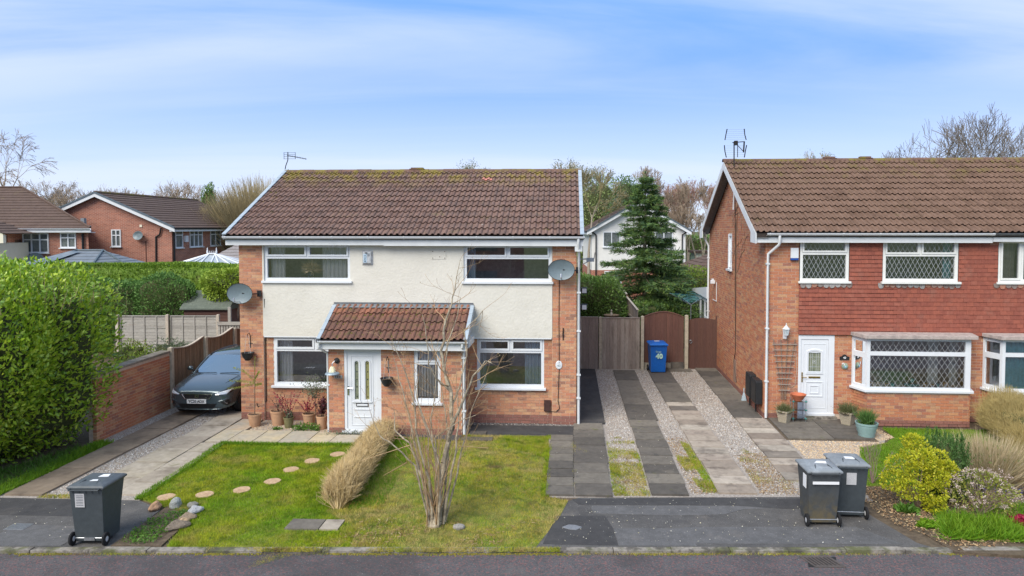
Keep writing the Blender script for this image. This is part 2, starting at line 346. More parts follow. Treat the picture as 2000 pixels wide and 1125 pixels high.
m_gold = mat('brass', [(.48, .32, .10)], .3, metal=.9)
m_chrome = mat('chrome', [(.75, .77, .80)], .15, metal=1)
m_steel = mat('galvanised_steel', [(.38, .40, .42)], .4, metal=.8)
m_dish = mat('dish_grey', [(.13, .17, .19), (.16, .21, .23)], .45, ns=4, namt=.1, spec=.5)
m_paper = mat('paper_white', [(.72, .73, .74)], .6, ns=40, namt=.1)
m_paperg = mat('sticker_grey', [(.42, .43, .44), (.5, .5, .5)], .5, ns=50, namt=.3)
# ================================================================== GROUND
m_soil = mat('soil', [(.075, .055, .038), (.12, .09, .06), (.09, .07, .045)], 1, ns=3, namt=.35, bump=(30, .6, .03))
m_grassbase = mat('turf', [(.10, .16, .02), (.15, .20, .03), (.19, .19, .045), (.13, .18, .025)], 1, ns=1.1, namt=.35, bump=(40, .8, .03))
m_field = mat('rough_grass', [(.06, .09, .025), (.09, .11, .03), (.07, .085, .03)], 1, ns=.15, namt=.3)
m_road = mat('road_asphalt', [(.082, .08, .083), (.10, .097, .10)], .92, ns=1.0, namt=.12, det=8, stains=[((.24, .10, .09), 26, .50, .60, .6), ((.04, .042, .046), 31, .52, .62, .65), ((.05, .046, .046), .45, .5, .62, .5), ((.14, .13, .125), .8, .6, .75, .5), ((.30, .30, .30), 40, .60, .68, .6)], bump=(110, .7, .012))
m_tarmac = mat('old_tarmac', [(.062, .060, .060), (.082, .079, .077), (.105, .10, .095), (.07, .067, .066)], .93, ns=.9, namt=.18, det=8, stains=[((.19, .165, .14), 1.3, .54, .74, .5), ((.27, .26, .25), 38, .58, .68, .5), ((.03, .03, .032), 30, .54, .66, .5), ((.05, .05, .052), 2.1, .55, .7, .5)], bump=(90, .6, .01))
m_patch = mat('dark_tarmac_patch', [(.046, .045, .046), (.062, .061, .061)], .9, ns=1.5, namt=.2, stains=[((.2, .19, .18), 36, .6, .7, .45), ((.14, .125, .11), 1.2, .55, .75, .5)], bump=(90, .6, .01))
m_patchl = mat('worn_tarmac_patch', [(.098, .097, .098), (.12, .118, .118)], .9, ns=1.5, namt=.2, stains=[((.27, .26, .25), 36, .58, .68, .5), ((.06, .06, .06), 30, .54, .66, .5), ((.18, .16, .14), 1.2, .55, .75, .5)], bump=(90, .6, .01))
m_kerb = mat('kerb_concrete', [(.20, .18, .155), (.27, .245, .21), (.22, .20, .17)], .95, piece=.5, ns=4, namt=.3, stains=[((.09, .10, .03), 2.2, .44, .6, .85), ((.07, .063, .055), 5, .46, .62, .8)], bump=(60, .5))
m_slabdark = mat('slab_dark', [(.08, .072, .062), (.11, .098, .084), (.18, .16, .13), (.095, .085, .074)], .9, piece=.8, ns=2.5, namt=.2, stains=[((.19, .165, .13), 1.4, .55, .75, .6), ((.12, .13, .03), 2.5, .62, .74, .7), ((.045, .045, .045), 3, .56, .72, .6)], bump=(50, .35))
m_slabbrown = mat('slab_brown_grey', [(.19, .155, .125), (.30, .25, .20), (.40, .345, .28), (.12, .105, .09), (.50, .44, .36), (.26, .21, .17)], .9, piece=.92, ns=2.5, namt=.15, stains=[((.09, .072, .06), 2.6, .48, .68, .6), ((.30, .27, .23), 5, .62, .76, .5)], bump=(50, .35))
m_slabpale = mat('slab_pale_grey', [(.27, .23, .18), (.34, .295, .235), (.41, .36, .29), (.30, .26, .185)], .9, piece=.6, ns=2, namt=.15, stains=[((.12, .095, .07), 1.3, .48, .7, .65), ((.14, .14, .05), 2.1, .6, .72, .5)], bump=(50, .3))
m_slabbuff = mat('slab_buff', [(.48, .39, .25), (.40, .36, .29), (.56, .45, .26), (.36, .33, .27), (.54, .38, .23)], .88, piece=.8, ns=2, namt=.15, stains=[((.42, .36, .14), 1.6, .52, .7, .5), ((.16, .14, .10), 2.4, .56, .74, .6)], bump=(50, .3))
m_slabdrive = mat('drive_slab_brown', [(.21, .16, .115), (.26, .205, .15), (.16, .125, .09)], .9, piece=.6, ns=1.5, namt=.18, stains=[((.09, .07, .055), 1.1, .5, .7, .7), ((.26, .24, .21), 1.7, .6, .76, .6)], bump=(50, .3))
m_gravelbed = mat('gravel_bed', [(.24, .20, .17), (.36, .32, .28), (.46, .42, .38)], 1, ns=26, namt=.4, bump=(70, 1, .02))
m_stoneW = mat('white_gravel', [(.55, .52, .48), (.30, .25, .20), (.70, .68, .65), (.16, .135, .11), (.38, .27, .19), (.52, .46, .38), (.08, .075, .07), (.64, .62, .58), (.22, .19, .15)], .9, piece=1, namt=.1, ns=9)
m_stoneY = mat('golden_gravel', [(.48, .35, .20), (.56, .45, .30), (.36, .24, .14), (.62, .52, .38), (.42, .28, .20)], .9, piece=1, namt=.1, ns=9)
m_grass = mat('grass_blades', [(.16, .32, .012), (.20, .36, .016), (.33, .42, .02), (.42, .42, .035), (.27, .40, .018)], .55, piece=.30, ns=.8, namt=.3, stains=[((.50, .40, .13), 1.1, .50, .68, .7), ((.10, .20, .012), 5, .50, .64, .7), ((.46, .40, .10), 7, .56, .66, .5), ((.12, .24, .015), .7, .52, .7, .6)], trans=.35, spec=.25)
m_grassR = mat('grass_blades_lush', [(.10, .25, .014), (.14, .30, .018), (.21, .34, .022), (.15, .28, .02)], .55, piece=.5, ns=1.0, namt=.3, trans=.35, spec=.25)
m_grassY = mat('grass_blades_mossy', [(.32, .38, .02), (.22, .33, .02), (.46, .42, .04), (.54, .42, .12), (.36, .40, .03)], .6, piece=.45, ns=1.1, namt=.3, stains=[((.55, .43, .20), 1.4, .46, .64, .8), ((.50, .37, .15), 7, .52, .64, .7), ((.13, .17, .03), 5, .52, .64, .75), ((.20, .13, .07), 1.9, .55, .66, .85), ((.16, .32, .015), .8, .55, .7, .7)], trans=.3, spec=.2)
m_straw = mat('dry_litter', [(.40, .29, .16), (.30, .19, .10), (.20, .12, .07), (.48, .38, .22)], .9, piece=1)
def in_poly(P, poly):
    x, y = P[:, 0], P[:, 1]; c = np.zeros(len(P), bool); n = len(poly)
    for i in range(n):
        x1, y1 = poly[i]; x2, y2 = poly[(i + 1) % n]
        if y1 == y2: continue
        c ^= ((y1 > y) != (y2 > y)) & (x < (x2 - x1) * (y - y1) / (y2 - y1) + x1)
    return c
def sample(poly, n, holes=()):
    a = np.array(poly); lo = a.min(0); hi = a.max(0); out = []; k = 0
    while k < n:
        P = RN.uniform(lo, hi, (int(n * 1.3) + 50, 2)); P = P[in_poly(P, poly)]
        for h in holes: P = P[~in_poly(P, h)]
        out.append(P); k += len(P)
        if not len(P) and len(out) > 20: break
    return np.concatenate(out)[:n]
def vnoise(P, s, seed=0):
    r = np.random.default_rng(seed); v = np.zeros(len(P))
    for k in range(5):
        a = r.uniform(0, 2 * math.pi); f = s * r.uniform(.6, 1.8); v += np.sin((P[:, 0] * math.cos(a) + P[:, 1] * math.sin(a)) * f + r.uniform(0, 6.3) + 1.3 * np.sin(P[:, 1] * f * .6 + k))
    return v / 5
def grass(name, poly, n, m, fr, h=.045, parent=None, holes=(), z=0, w=1.0, lean=.45, mask=None):
    P = sample(poly, n, holes)
    if mask: P = P[vnoise(P, mask[0], mask[1]) + RN.uniform(-.25, .25, len(P)) > mask[2]]
    pos = np.column_stack([P, np.full(len(P), z)]); d = RN.normal(size=(len(P), 3)) * lean; d[:, 2] = 1
    hh = h * RN.uniform(.5, 1.3, len(P)) * (1 + .35 * vnoise(P, 2.2, 3)); S = np.column_stack([hh * 1.0 * w, hh, hh])
    return foliage(name, parent, pos, d, S, m, 'stuff', NEED_V, NEED_F, fr=fr if parent is None else None)
def stones(name, poly, n, m, fr, s=.012, parent=None, holes=(), z=0.0, flat=.6):
    P = sample(poly, n, holes); pos = np.column_stack([P, np.full(len(P), z)]); r = s * RN.uniform(.5, 1.5, len(P))
    R = frames(RN.normal(size=(len(P), 3)), np.column_stack([r, r * RN.uniform(.6, 1.4, len(P)), r * flat * RN.uniform(.7, 1.4, len(P))]))
    V, F = scatter(OCT_V, OCT_F, pos, R); return link_mesh(name, np_mesh(name, V, F), m, parent, fr if parent is None else None, 'stuff')
def struct(name, poly, z0, z1, m, fr, label=None):
    return MB().slab(poly, z0, z1).build(name, m, fr=fr, kind='structure', label=label)
# big ground sheet, road
MB().quad((-400, -300, -.16), (400, -300, -.16), (400, 700, -.16), (-400, 700, -.16)).build('ground', m_field, kind='structure')
MB().box(-60, 60, 3.2, 10.5, -.3, -.045).build('road', m_road, kind='structure')
MB().box(-60, 60, 1.4, 3.2, -.3, -.03).build('far_pavement', m_tarmac, kind='structure')
MB().box(-30, 35, 10.64, 28, -.155, -.02).build('garden_soil', m_soil, kind='structure')
kb = MB().box(-60, 60, 10.502, 10.638, -.3, -.06).build('kerb', m_soil, kind='structure')
kp = MB().box(0, 1, 0, 1, 0, 1).build('kerb_stone_source', m_kerb, bevel=.02).data; bpy.data.objects.remove(bpy.data.objects['kerb_stone_source'])
pieces('kerb_stone', [BM((x + random.uniform(-.003, .003), 10.505 + random.uniform(-.006, .006), -.06), (1, 0, 0), (0, 1, 0), .905, .125, .062 + random.uniform(-.006, .006)) for x in np.arange(-18.02, 18, .915)], kp, m_kerb, kb, FW)
# moss and weeds in the channel
P = np.column_stack([RN.uniform(-14, 12, 5200), 10.50 - np.abs(RN.normal(0, .028, 5200)), np.full(5200, -.045)])
k = vnoise(P[:, :2] * [1, .1], 2.4, 9) + RN.uniform(-.25, .25, len(P)) > .0; P = P[k]
R = frames(RN.normal(size=(len(P), 3)) + [0, 0, .4], RN.uniform(.006, .022, len(P))); V, F = scatter(OCT_V, OCT_F, P, R)
tag(link_mesh('kerb_moss', np_mesh('kerb_moss', V, F), m_moss, kind='stuff'), 'mossy growth along the foot of the kerb', 'moss')
x = RN.uniform(-2.45, -.8, 900); P = np.column_stack([x, 10.5 - (x + 2.45) * .0 - RN.uniform(0, .35, 900) * (1 - np.abs(x + 1.9) / 1.4), np.full(900, -.043)])
# ---- lawns (frame of the house on the left)
kv = lambda u: -7.085 + .0454 * u
lawnL = [(.62, -5.16), (.50, -3.7), (.46, -1.98), (1.6, -1.88), (3.75, -1.84), (4.2, -1.2), (5.2, -1.25), (4.4, -3.6), (4.25, -5.6), (5.0, -6.2), (5.1, kv(5.1)), (2.2, kv(2.2)), (2.05, -6.3), (1.75, -5.75), (1.2, -5.45), (.9, -5.3)]
lawnR = [(5.2, -1.25), (5.95, -1.5), (6.0, -1.02), (8.08, -.98), (8.13, -2.6), (8.16, -3.9), (8.2, -4.72), (8.55, -4.88), (8.4, -5.6), (8.05, kv(8)), (5.1, kv(5.1)), (5.0, -6.2), (4.25, -5.6), (4.4, -3.6)]
g1 = struct('lawn', lawnL, -.1, .0, m_grassbase, FA, 'greener lawn left of the twiggy hedge'); g2 = struct('lawn', lawnR, -.1, .001, m_grassbase, FA, 'mossy lawn under the bare shrub')
circ = lambda u, v, a, b: [(u + a * math.cos(t), v + b * math.sin(t)) for t in np.linspace(0, 2 * math.pi, 13)[:-1]]
st_pts = [(1.03, -5.07), (1.69, -4.92), (2.28, -4.66), (2.68, -4.2), (2.78, -3.54), (3.02, -3.0), (3.42, -2.55)]
sholes = [circ(a, b, .165, .165) for a, b in st_pts]; inlay = [(3.80, -6.33), (4.74, -6.33), (4.72, -5.92), (3.80, -5.92)]
grass('grass', lawnL, 150000, m_grass, FA, .05, g1, sholes + [inlay], z=-.005); grass('grass', lawnR, 105000, m_grassY, FA, .045, g2, z=-.005)
grass('grass', [(7.0, -1.03), (8.05, -1.03), (8.1, -2.6), (7.2, -1.9)], 9000, m_grass, FA, .055, g2, z=-.004)
grass('grass', [(4.6, -5.5), (5.2, -5.2), (4.95, -1.3), (4.45, -1.3)], 9500, m_grassR, FA, .06, g2, mask=(2.6, 31, -.1))
grass('grass', [(8.04, -4.75), (8.19, -4.75), (8.15, -1), (8.02, -1)], 3600, m_grass, FA, .055, g2, z=.012, mask=(4, 9, -.15), lean=.8)
# thicker edges along the paving
for poly, n in (([(.44, -1.90), (3.8, -1.80), (3.8, -1.98), (.5, -2.06)], 4500), ([(.5, -5.2), (.66, -5.2), (.62, -3.6), (.58, -2), (.42, -2), (.46, -3.6)], 4500)):
    grass('grass', poly, n, m_grassR, FA, .075, g1)
tag(grass('kerb_grass', [(-5.2, 10.48), (.35, 10.48), (.35, 10.60), (-5.2, 10.60)], 11000, m_grassY, FW, .05, None, z=-.01, mask=(2.2, 4, -.12), lean=.8), 'grass creeping over the kerb in front of the lawn', 'grass')
tag(grass('kerb_grass', [(-13, 10.44), (9, 10.44), (9, 10.50), (-13, 10.50)], 9000, m_grassY, FW, .035, None, z=-.045, mask=(1.7, 8, .12), lean=.8), 'mossy tufts along the road channel', 'grass')
tag(grass('road_moss', [(-4.9, 9.9), (-4.35, 10.02), (-3.75, 10.5), (-4.3, 10.5), (-4.5, 10.2)], 2600, m_grassY, FW, .018, None, z=-.044, mask=(5, 17, -.02), lean=1.2), 'yellow-green moss streak spreading onto the road', 'moss')
P = sample([(5.1, -5.7), (7.6, -5.9), (8.4, -5.6), (8.0, kv(8) + .03), (4.4, kv(4.4) + .03), (4.9, -6.4)], 3800)
k = vnoise(P, 2.5, 5) + RN.uniform(-.3, .3, len(P)) > .1; P = P[k]; d = RN.normal(size=(len(P), 3)); d[:, 2] *= .25
foliage('dead_leaves', g2, np.column_stack([P, np.full(len(P), .02)]), d, RN.uniform(.02, .07, len(P)), m_straw, 'stuff', [(-.08, 0, 0), (.08, 0, 0), (.06, 1, 0), (-.06, 1, 0)], [(0, 1, 2), (0, 2, 3)])
# stepping stones: sandy round slabs in the lawn, individually liftable
m_step = mat('sandstone_disc', [(.40, .27, .16), (.48, .34, .21), (.36, .23, .135)], .9, piece=.4, ns=7, namt=.25, stains=[((.34, .20, .12), 9, .5, .66, .6)], bump=(30, .6))
SL = ['nearest the left driveway', 'second from the left driveway', 'third from the left driveway', 'in the middle of the curved row', 'fifth along towards the front door', 'second nearest the hedge', 'nearest the hedge, half in grass']
for (u, v), l in zip(st_pts, SL):
    poly = [(.16 * math.cos(t) * random.uniform(.93, 1.06), .16 * math.sin(t) * random.uniform(.93, 1.06)) for t in np.linspace(0, 2 * math.pi, 19)[:-1]]
    o = MB().slab(poly, -.03, .022).build('stepping_stone', m_step, bevel=.006); o.location = FA.w(u, v, 0); o.rotation_euler = (0, 0, random.uniform(0, 3))
    tag(o, 'round sandy stepping stone in the lawn, ' + l, 'stepping stone', 'stepping stones curving across the lawn')
# aprons
ap = struct('tarmac_apron', [(-14, kv(-14)), (1.35, kv(1.35)), (1.25, -5.6), (.62, -5.22), (-2.4, -5.2), (-14, -5.1)], -.1, .0, m_tarmac, FA, 'tarmac crossing at the left driveway')
MB().slab([(-13, -5.95), (.0, -5.95), (.2, -5.24), (-13, -5.2)], 0, .004).build('tarmac_patch', m_patch, ap)
MB().slab([(-1.0, kv(-1) + .03), (.5, kv(.5) + .03), (.55, -6.35), (-.7, -6.3)], .0, .005).build('tarmac_patch', m_patchl, ap)
ap2 = struct('tarmac_apron', [(8.05, kv(8)), (14.3, kv(14.3)), (14.15, -6.3), (13.85, -5.2), (13.5, -4.62), (12.9, -4.50), (8.75, -4.72), (8.55, -4.9), (8.4, -5.6)], -.1, .0, m_tarmac, FA, 'tarmac crossing in front of the shared driveways')
MB().slab([(8.75, -5.05), (8.62, -4.8), (11.0, -4.62), (13.3, -4.62), (13.6, -5.0), (12.4, -5.06), (11.6, -4.95)], 0, .004).build('tarmac_patch', m_patch, ap2)
MB().slab([(9.0, -5.42), (8.95, -5.1), (11.6, -4.97), (12.2, -5.06), (11.7, -5.12), (11.3, -5.36), (10.4, -5.44)], .0, .006).build('tarmac_patch', m_patchl, ap2)
MB().slab([(8.15, -6.62), (8.35, -5.55), (9.2, -5.5), (9.3, -5.95), (9.35, -6.62)], 0, .004).build('tarmac_patch', m_patch, ap2)
MB().slab([(9.36, -6.62), (9.32, -6.0), (10.5, -5.95), (10.6, -6.58)], 0, .005).build('tarmac_patch', m_patchl, ap2)
MB().slab([(10.55, -6.5), (10.5, -5.9), (13.4, -5.75), (13.9, -6.36)], 0, .004).build('tarmac_patch', m_patchl, ap2)
# white petals and grit lying on the tarmac
P = np.concatenate([sample([(8.2, -6.6), (13.8, -6.4), (13.4, -4.6), (8.8, -4.8)], 260), sample([(-2.5, -7.0), (.5, -7), (.5, -5.2), (-2.5, -5.2)], 90), sample([(8.1, -4.6), (10.9, -4.6), (10.9, 2), (8.1, -1)], 170)])
foliage('fallen_petals', None, np.column_stack([P, np.full(len(P), .035)]), RN.normal(size=(len(P), 3)) * [1, 1, .1], RN.uniform(.012, .03, len(P)), mat('petal', [(.62, .60, .5), (.6, .55, .35), (.66, .64, .6)], .9, piece=1), fr=FA)
tag(bpy.data.objects['fallen_petals'], 'pale fallen petals scattered over the tarmac and slabs', 'petals')
# ---- driveways
slabp = MB().box(0, 1, 0, 1, 0, 1).build('slab_source', None).data; bpy.data.objects.remove(bpy.data.objects['slab_source'])
def slab_run(parent, fr, ul, ur, v0, v1, n, m, z=.0, h=.035, gap=.022, name='paving_slab', jag=.012, shift=0):
    """n slabs between v0 and v1, edges ul(v)->ur(v)"""
    pr = bpy.data.meshes.new(name); b = MB().box(0, 1, 0, 1, 0, 1); pr.from_pydata(b.v, [], b.f); pr.materials.append(m); L = []
    for i in range(n):
        a = v0 + (v1 - v0) * i / n + gap / 2; c = v0 + (v1 - v0) * (i + 1) / n - gap / 2; mm = (a + c) / 2; x0 = ul(mm) + random.uniform(-jag, jag); x1 = ur(mm) + random.uniform(-jag, jag)
        M = BM((x0, a, z + random.uniform(-.004, .004)), (1, 0, 0), (0, 1, 0), x1 - x0, c - a, h + random.uniform(-.004, .004)); t = random.uniform(-.010, .010); M[2, 0] = t; M[2, 1] = random.uniform(-.010, .010); L.append(M)
    pieces(name, L, pr, m, parent, fr)
lin = lambda a, b, v0=-4.6, v1=6.7: (lambda v: a + (b - a) * (v - v0) / (v1 - v0))
dr = struct('shared_driveway', [(8.0, -4.72), (12.9, -4.5), (13.5, -4.62), (14.2, -4.6), (14.6, 7.3), (8.79, 6.9), (8.79, -.2), (8.05, -.95)], -.1, .0, m_gravelbed, FA, 'gravelled driveways between the two houses')
slab_run(dr, FA, lambda v: 8.13, lambda v: 8.66, -4.68, -.98, 8, m_slabdark)
slab_run(dr, FA, lambda v: 8.68, lin(9.38, 9.5), -4.68, .05, 8, m_slabdark)
MB().box(8.81, 9.50, .06, 6.8, 0, .03).build('tarmac_path', m_patch, dr)
slab_run(dr, FA, lambda v: 10.14, lin(10.84, 10.86), -4.58, .4, 9, m_slabdark, gap=.028, jag=.018)
slab_run(dr, FA, lambda v: 10.13, lambda v: 10.88, .4, 6.6, 4, m_slabdark)
slab_run(dr, FA, lin(11.42, 11.33), lin(12.15, 12.04), -4.44, 2.3, 15, m_slabbrown, gap=.028, jag=.02)
slab_run(dr, FA, lin(11.40, 11.33), lin(12.17, 12.08), 2.3, 7.1, 4, m_slabdark)
slab_run(dr, FA, lambda v: 12.1, lambda v: 12.9, 6.5, 7.2, 1, m_slabdark)
grass('grass', [(8.62, -4.7), (8.73, -4.7), (8.73, -1), (8.62, -1)], 1700, m_grassY, FA, .03, dr, z=.03, mask=(3.2, 41, .1), lean=.9)
grass('grass', [(8.2, -3.4), (9.0, -3.4), (9.0, -1.2), (8.2, -1.2)], 5200, m_grassY, FA, .02, dr, z=.033, mask=(5.5, 44, .5), lean=.9)
stones('gravel', [(9.5, -4.6), (10.10, -4.55), (10.11, 6.8), (9.52, 6.8)], 6500, m_stoneW, FA, .013, dr)
stones('gravel', [(10.89, -4.5), (11.38, -4.45), (11.31, 6.8), (10.9, 6.8)], 5200, m_stoneW, FA, .013, dr)
stones('gravel', [(12.2, -4.45), (13.0, -4.4), (13.35, -.5), (13.1, 6.9), (12.1, 6.5)], 11000, m_stoneW, FA, .014, dr)
grass('grass', [(9.42, -4.62), (10.1, -4.6), (10.1, -1.2), (9.75, -1.0), (9.45, -1.2)], 13000, m_grassY, FA, .045, dr, mask=(4.5, 12, .02)); grass('grass', [(9.42, -4.62), (10.1, -4.6), (10.1, -3.2), (9.45, -3.2)], 4500, m_grassY, FA, .04, dr, mask=(6, 2, -.05))
grass('grass', [(9.40, -4.4), (9.66, -4.6), (9.62, -2.2), (9.45, -1.9)], 3200, m_grass, FA, .05, dr, mask=(4, 3, -.1)); grass('grass', [(9.95, -4.6), (10.12, -4.6), (10.12, -2.2), (9.98, -2.2)], 2300, m_grass, FA, .05, dr, mask=(4, 6, -.1))
grass('grass', [(11.12, -4.4), (11.42, -4.4), (11.38, -2.2), (10.95, -1.7), (10.92, -2.6)], 6500, m_grassY, FA, .045, dr, mask=(4.2, 7, .05)); grass('grass', [(11.25, -4.2), (11.42, -4.2), (11.36, -1.5), (11.18, -1.3)], 2200, m_grass, FA, .05, dr)
grass('grass', [(12.2, -4.4), (12.5, -4.4), (12.85, -2.6), (12.5, -1.6), (12.25, -2.6)], 5200, m_grassY, FA, .04, dr, mask=(4.5, 15, .1)); grass('grass', [(12.7, -4.2), (13.1, -4), (13.2, -1.5), (12.9, -1.0)], 2600, m_grassY, FA, .04, dr, mask=(4.5, 25, .15))
P = sample([(10.9, -4.5), (11.35, -4.4), (11.35, -1), (10.9, -1)], 1700); P = np.concatenate([P, sample([(12.2, -4.4), (12.98, -4.4), (12.9, -2), (12.25, -2.2)], 2200), sample([(9.45, -4.6), (10.1, -4.6), (10.1, -2.4), (9.45, -2.4)], 700)])
foliage('dead_leaves', dr, np.column_stack([P, np.full(len(P), .015)]), RN.normal(size=(len(P), 3)) * [1, 1, .2], RN.uniform(.015, .04, len(P)), m_straw)
pr_b = struct('side_path', [(-.80, -4.9), (.30, -4.9), (.26, -.6), (-.02, -.6), (-.02, 7.2), (-.80, 7.2)], -.1, .002, m_gravelbed, FB, 'slab path beside the right-hand house')
slab_run(pr_b, FB, lambda v: -.76, lambda v: .0 if v < -.6 else -.04, -4.55, -.1, 10, m_slabbrown, gap=.028)
slab_run(pr_b, FB, lambda v: -.76, lambda v: -.04, -.08, 6.6, 8, m_slabdark)
pt = struct('front_path', [(.05, -1.86), (2.2, -1.86), (2.2, -.0), (.05, -.0)], -.1, .004, m_soil, FB, 'dark slabs outside the right-hand front door')
slab_run(pt, FB, lambda v: .10, lambda v: 1.18, -1.8, -.05, 2, m_slabdark, gap=.02); slab_run(pt, FB, lambda v: 1.2, lambda v: 2.15, -1.75, -.05, 2, m_slabdark, gap=.02)
gv = struct('gravel_patch', [(.07, -4.4), (.8, -4.4), (1.6, -2.3), (2.3, -1.9), (2.6, -1.3), (2.2, -1.0), (2.2, -1.86), (.07, -1.86)], -.1, .003, m_gravelbed, FB, 'golden gravel beside the right-hand path')
stones('gravel', [(.09, -4.3), (.8, -4.3), (1.6, -2.35), (2.3, -1.95), (2.2, -1.88), (.09, -1.88)], 5200, m_stoneY, FB, .016, gv)
stones('gravel', [(2.2, -1.86), (2.7, -1.5), (2.6, -.75), (2.2, -.75)], 900, m_stoneY, FB, .014, gv)
lawnB = [(1.55, -2.35), (2.3, -1.95), (2.7, -1.5), (2.75, -.72), (12, -.72), (12, -5.3), (3.2, -4.6), (1.4, -4.6), (.75, -4.7), (.8, -4.3)]
g3 = struct('lawn', lawnB, -.1, .002, m_grassbase, FB, 'bright lawn in front of the right-hand bay window'); grass('grass', [(a if a < 8 else 6.6, b) for a, b in lawnB], 90000, m_grassR, FB, .05, g3)
bed = struct('flower_bed', [(.75, -4.72), (3.2, -4.62), (12, -5.3), (12, -8.1), (1.0, -7.38), (.75, -6.4)], -.1, .001, m_soil, FB, 'planted bed beside the right-hand bins')
P = sample([(.2, -4.75), (3.2, -4.8), (2.6, -6.9), (1.1, -7.35), (.5, -6.4)], 4600)
foliage('dead_leaves', bed, np.column_stack([P, np.full(len(P), .02)]), RN.normal(size=(len(P), 3)) * [1, 1, .3], RN.uniform(.02, .06, len(P)), m_straw)
# left driveway
dl = struct('left_driveway', [(-2.55, -5.2), (.6, -5.2), (.5, -2), (.0, -.9), (0, 8), (-2.55, 8)], -.1, .0, m_gravelbed, FA, 'slab and gravel driveway left of the house')
slab_run(dl, FA, lambda v: -2.08, lambda v: -1.34, -5.12, 7.5, 9, m_slabdrive, gap=.015)
slab_run(dl, FA, lambda v: -.74, lambda v: -.02, -5.08, 7.5, 14, m_slabpale, gap=.02)
slab_run(dl, FA, lambda v: .0, lambda v: .55, -5.02, -1.95, 5, m_slabpale, gap=.02)
stones('gravel', [(-1.32, -5.1), (-.76, -5.1), (-.74, 2), (-1.32, 2)], 7000, m_stoneW, FA, .012, dl)
stones('gravel', [(-2.46, -2.5), (-2.1, -2.7), (-2.1, 3), (-2.46, 3)], 2200, m_stoneW, FA, .011, dl)
grass('grass', [(-2.5, -5.1), (-2.15, -5.15), (-2.1, -2.0), (-2.45, -2.0)], 5000, m_grassR, FA, .11, dl, lean=.7, w=1.2)
grass('grass', [(-1.4, -5.2), (-.6, -5.2), (-.7, -5.05), (-1.3, -5.05)], 500, m_grassY, FA, .05, dl)
pa = struct('patio', [(.04, -2.0), (3.8, -1.86), (3.3, -1.1), (2.67, -1.0), (2.67, -.95), (.58, -.9), (.58, .06), (.04, .06)], -.1, .001, m_soil, FA, 'buff flagged path to the front door')
sb = bpy.data.meshes.new('flagstone'); b = MB().box(0, 1, 0, 1, 0, 1); sb.from_pydata(b.v, [], b.f)
L = []
for (a, c, e, f) in [(.04, .52, -1.88, -.96), (.54, 1.13, -1.88, -.96), (1.15, 1.75, -1.88, -.96), (1.77, 2.42, -1.86, -.97), (2.44, 2.95, -1.86, -1.05), (2.97, 3.55, -1.84, -1.2), (.04, .56, -.94, .02)]:
    M = BM((a, e, 0), (1, 0, 0), (0, 1, 0), c - a, f - e, .035 + random.uniform(0, .006)); L.append(M)
pieces('flagstone', L, sb, m_slabbuff, pa, FA)
pb = struct('gravel_patch', [(.6, -.93), (2.66, -.97), (2.66, .05), (.6, .05)], -.1, .003, m_gravelbed, FA, 'gravel strip under the flower pots'); stones('gravel', [(.6, -.9), (2.66, -.95), (2.66, 0), (.6, 0)], 2200, m_stoneY, FA, .016, pb)
fp = struct('front_path', [(3.5, -1.3), (5.2, -1.32), (5.95, -1.5), (5.97, -1.02), (8.79, -.98), (8.79, -.0), (5.95, .1), (5.95, -.99), (3.5, -.99)], -.1, .003, m_tarmac, FA, 'dark path along the foot of the left-hand house')
MB().box(5.98, 8.78, -.94, -.2, .0, .02).build('tarmac_path', m_patch, fp); stones('gravel', [(6.0, -.2), (8.7, -.2), (8.7, .05), (6.0, .05)], 1000, m_stoneW, FA, .01, fp)
MB().box(6.0, 6.75, -1.45, -1.2, -.0, .03).build('edging_slab', m_slabdark, fp); MB().box(6.15, 6.55, -.98, -.78, .0, .045).build('edging_slab', m_slabdark, fp)
# concrete cover in the lawn
t = thing('inspection_cover', 'dark concrete slab set in the lawn near the road, partly mossy', 'concrete slab', FA, 4.26, -6.12)
MB().box(-.45, .12, -.19, .19, -.02, .03).build('cover_half', m_slabdark, t); MB().box(.135, .45, -.18, .20, -.02, .026).build('cover_half', m_slabpale, t)
# small metal covers
m_metal = mat('cover_metal', [(.30, .31, .33), (.22, .23, .24)], .5, metal=.5, ns=20, namt=.3)
def diamond(u, v, a, b, lab):
    poly = [(-a, 0), (-a * .3, -b * .8), (a * .4, -b), (a, 0), (a * .4, b * .8), (-a * .3, b)]
    o = MB().slab(poly, -.02, .012).build('valve_cover', m_metal, bevel=.003); o.location = FA.w(u, v, 0); tag(o, lab, 'metal cover'); return o
diamond(8.62, -6.0, .17, .10, 'bright diamond shaped metal cover in the tarmac right of the lawn')
t = thing('manhole_cover', 'square ribbed metal cover in the tarmac at the far left', 'manhole cover', FA, -.72, -6.4)
MB().box(-.17, .17, -.12, .12, -.02, .010).build('frame', m_metal, t)
for i in range(7): MB().box(-.15 + i * .045, -.125 + i * .045, -.10, .10, .010, .014).build('rib', m_metal, t)
# road gully
t = thing('road_gully', 'rusty slotted drain grating in the road by the kerb', 'drain', FW, 4.345, 10.23, -.046)
g = MB(); g.plate(-.23, .23, -.17, .17, [(-.20 + i * .0585, -.165 + i * .0585, -.13, .13) for i in range(7)], 0, .014); g.v = [(a - c * .35, c, .016 - b) for a, b, c in g.v]; g.build('grate', mat('cast_iron', [(.07, .062, .058), (.11, .09, .08)], .8, ns=20, namt=.3), t)
MB().slab([(-.165, .16), (.275, .16), (.165 + .0, -.16), (-.275, -.16)][::-1], 0, .003).build('pit_shade', m_iron, t)  # flat black sheet on the road paints the drain's darkness; no hole is cut
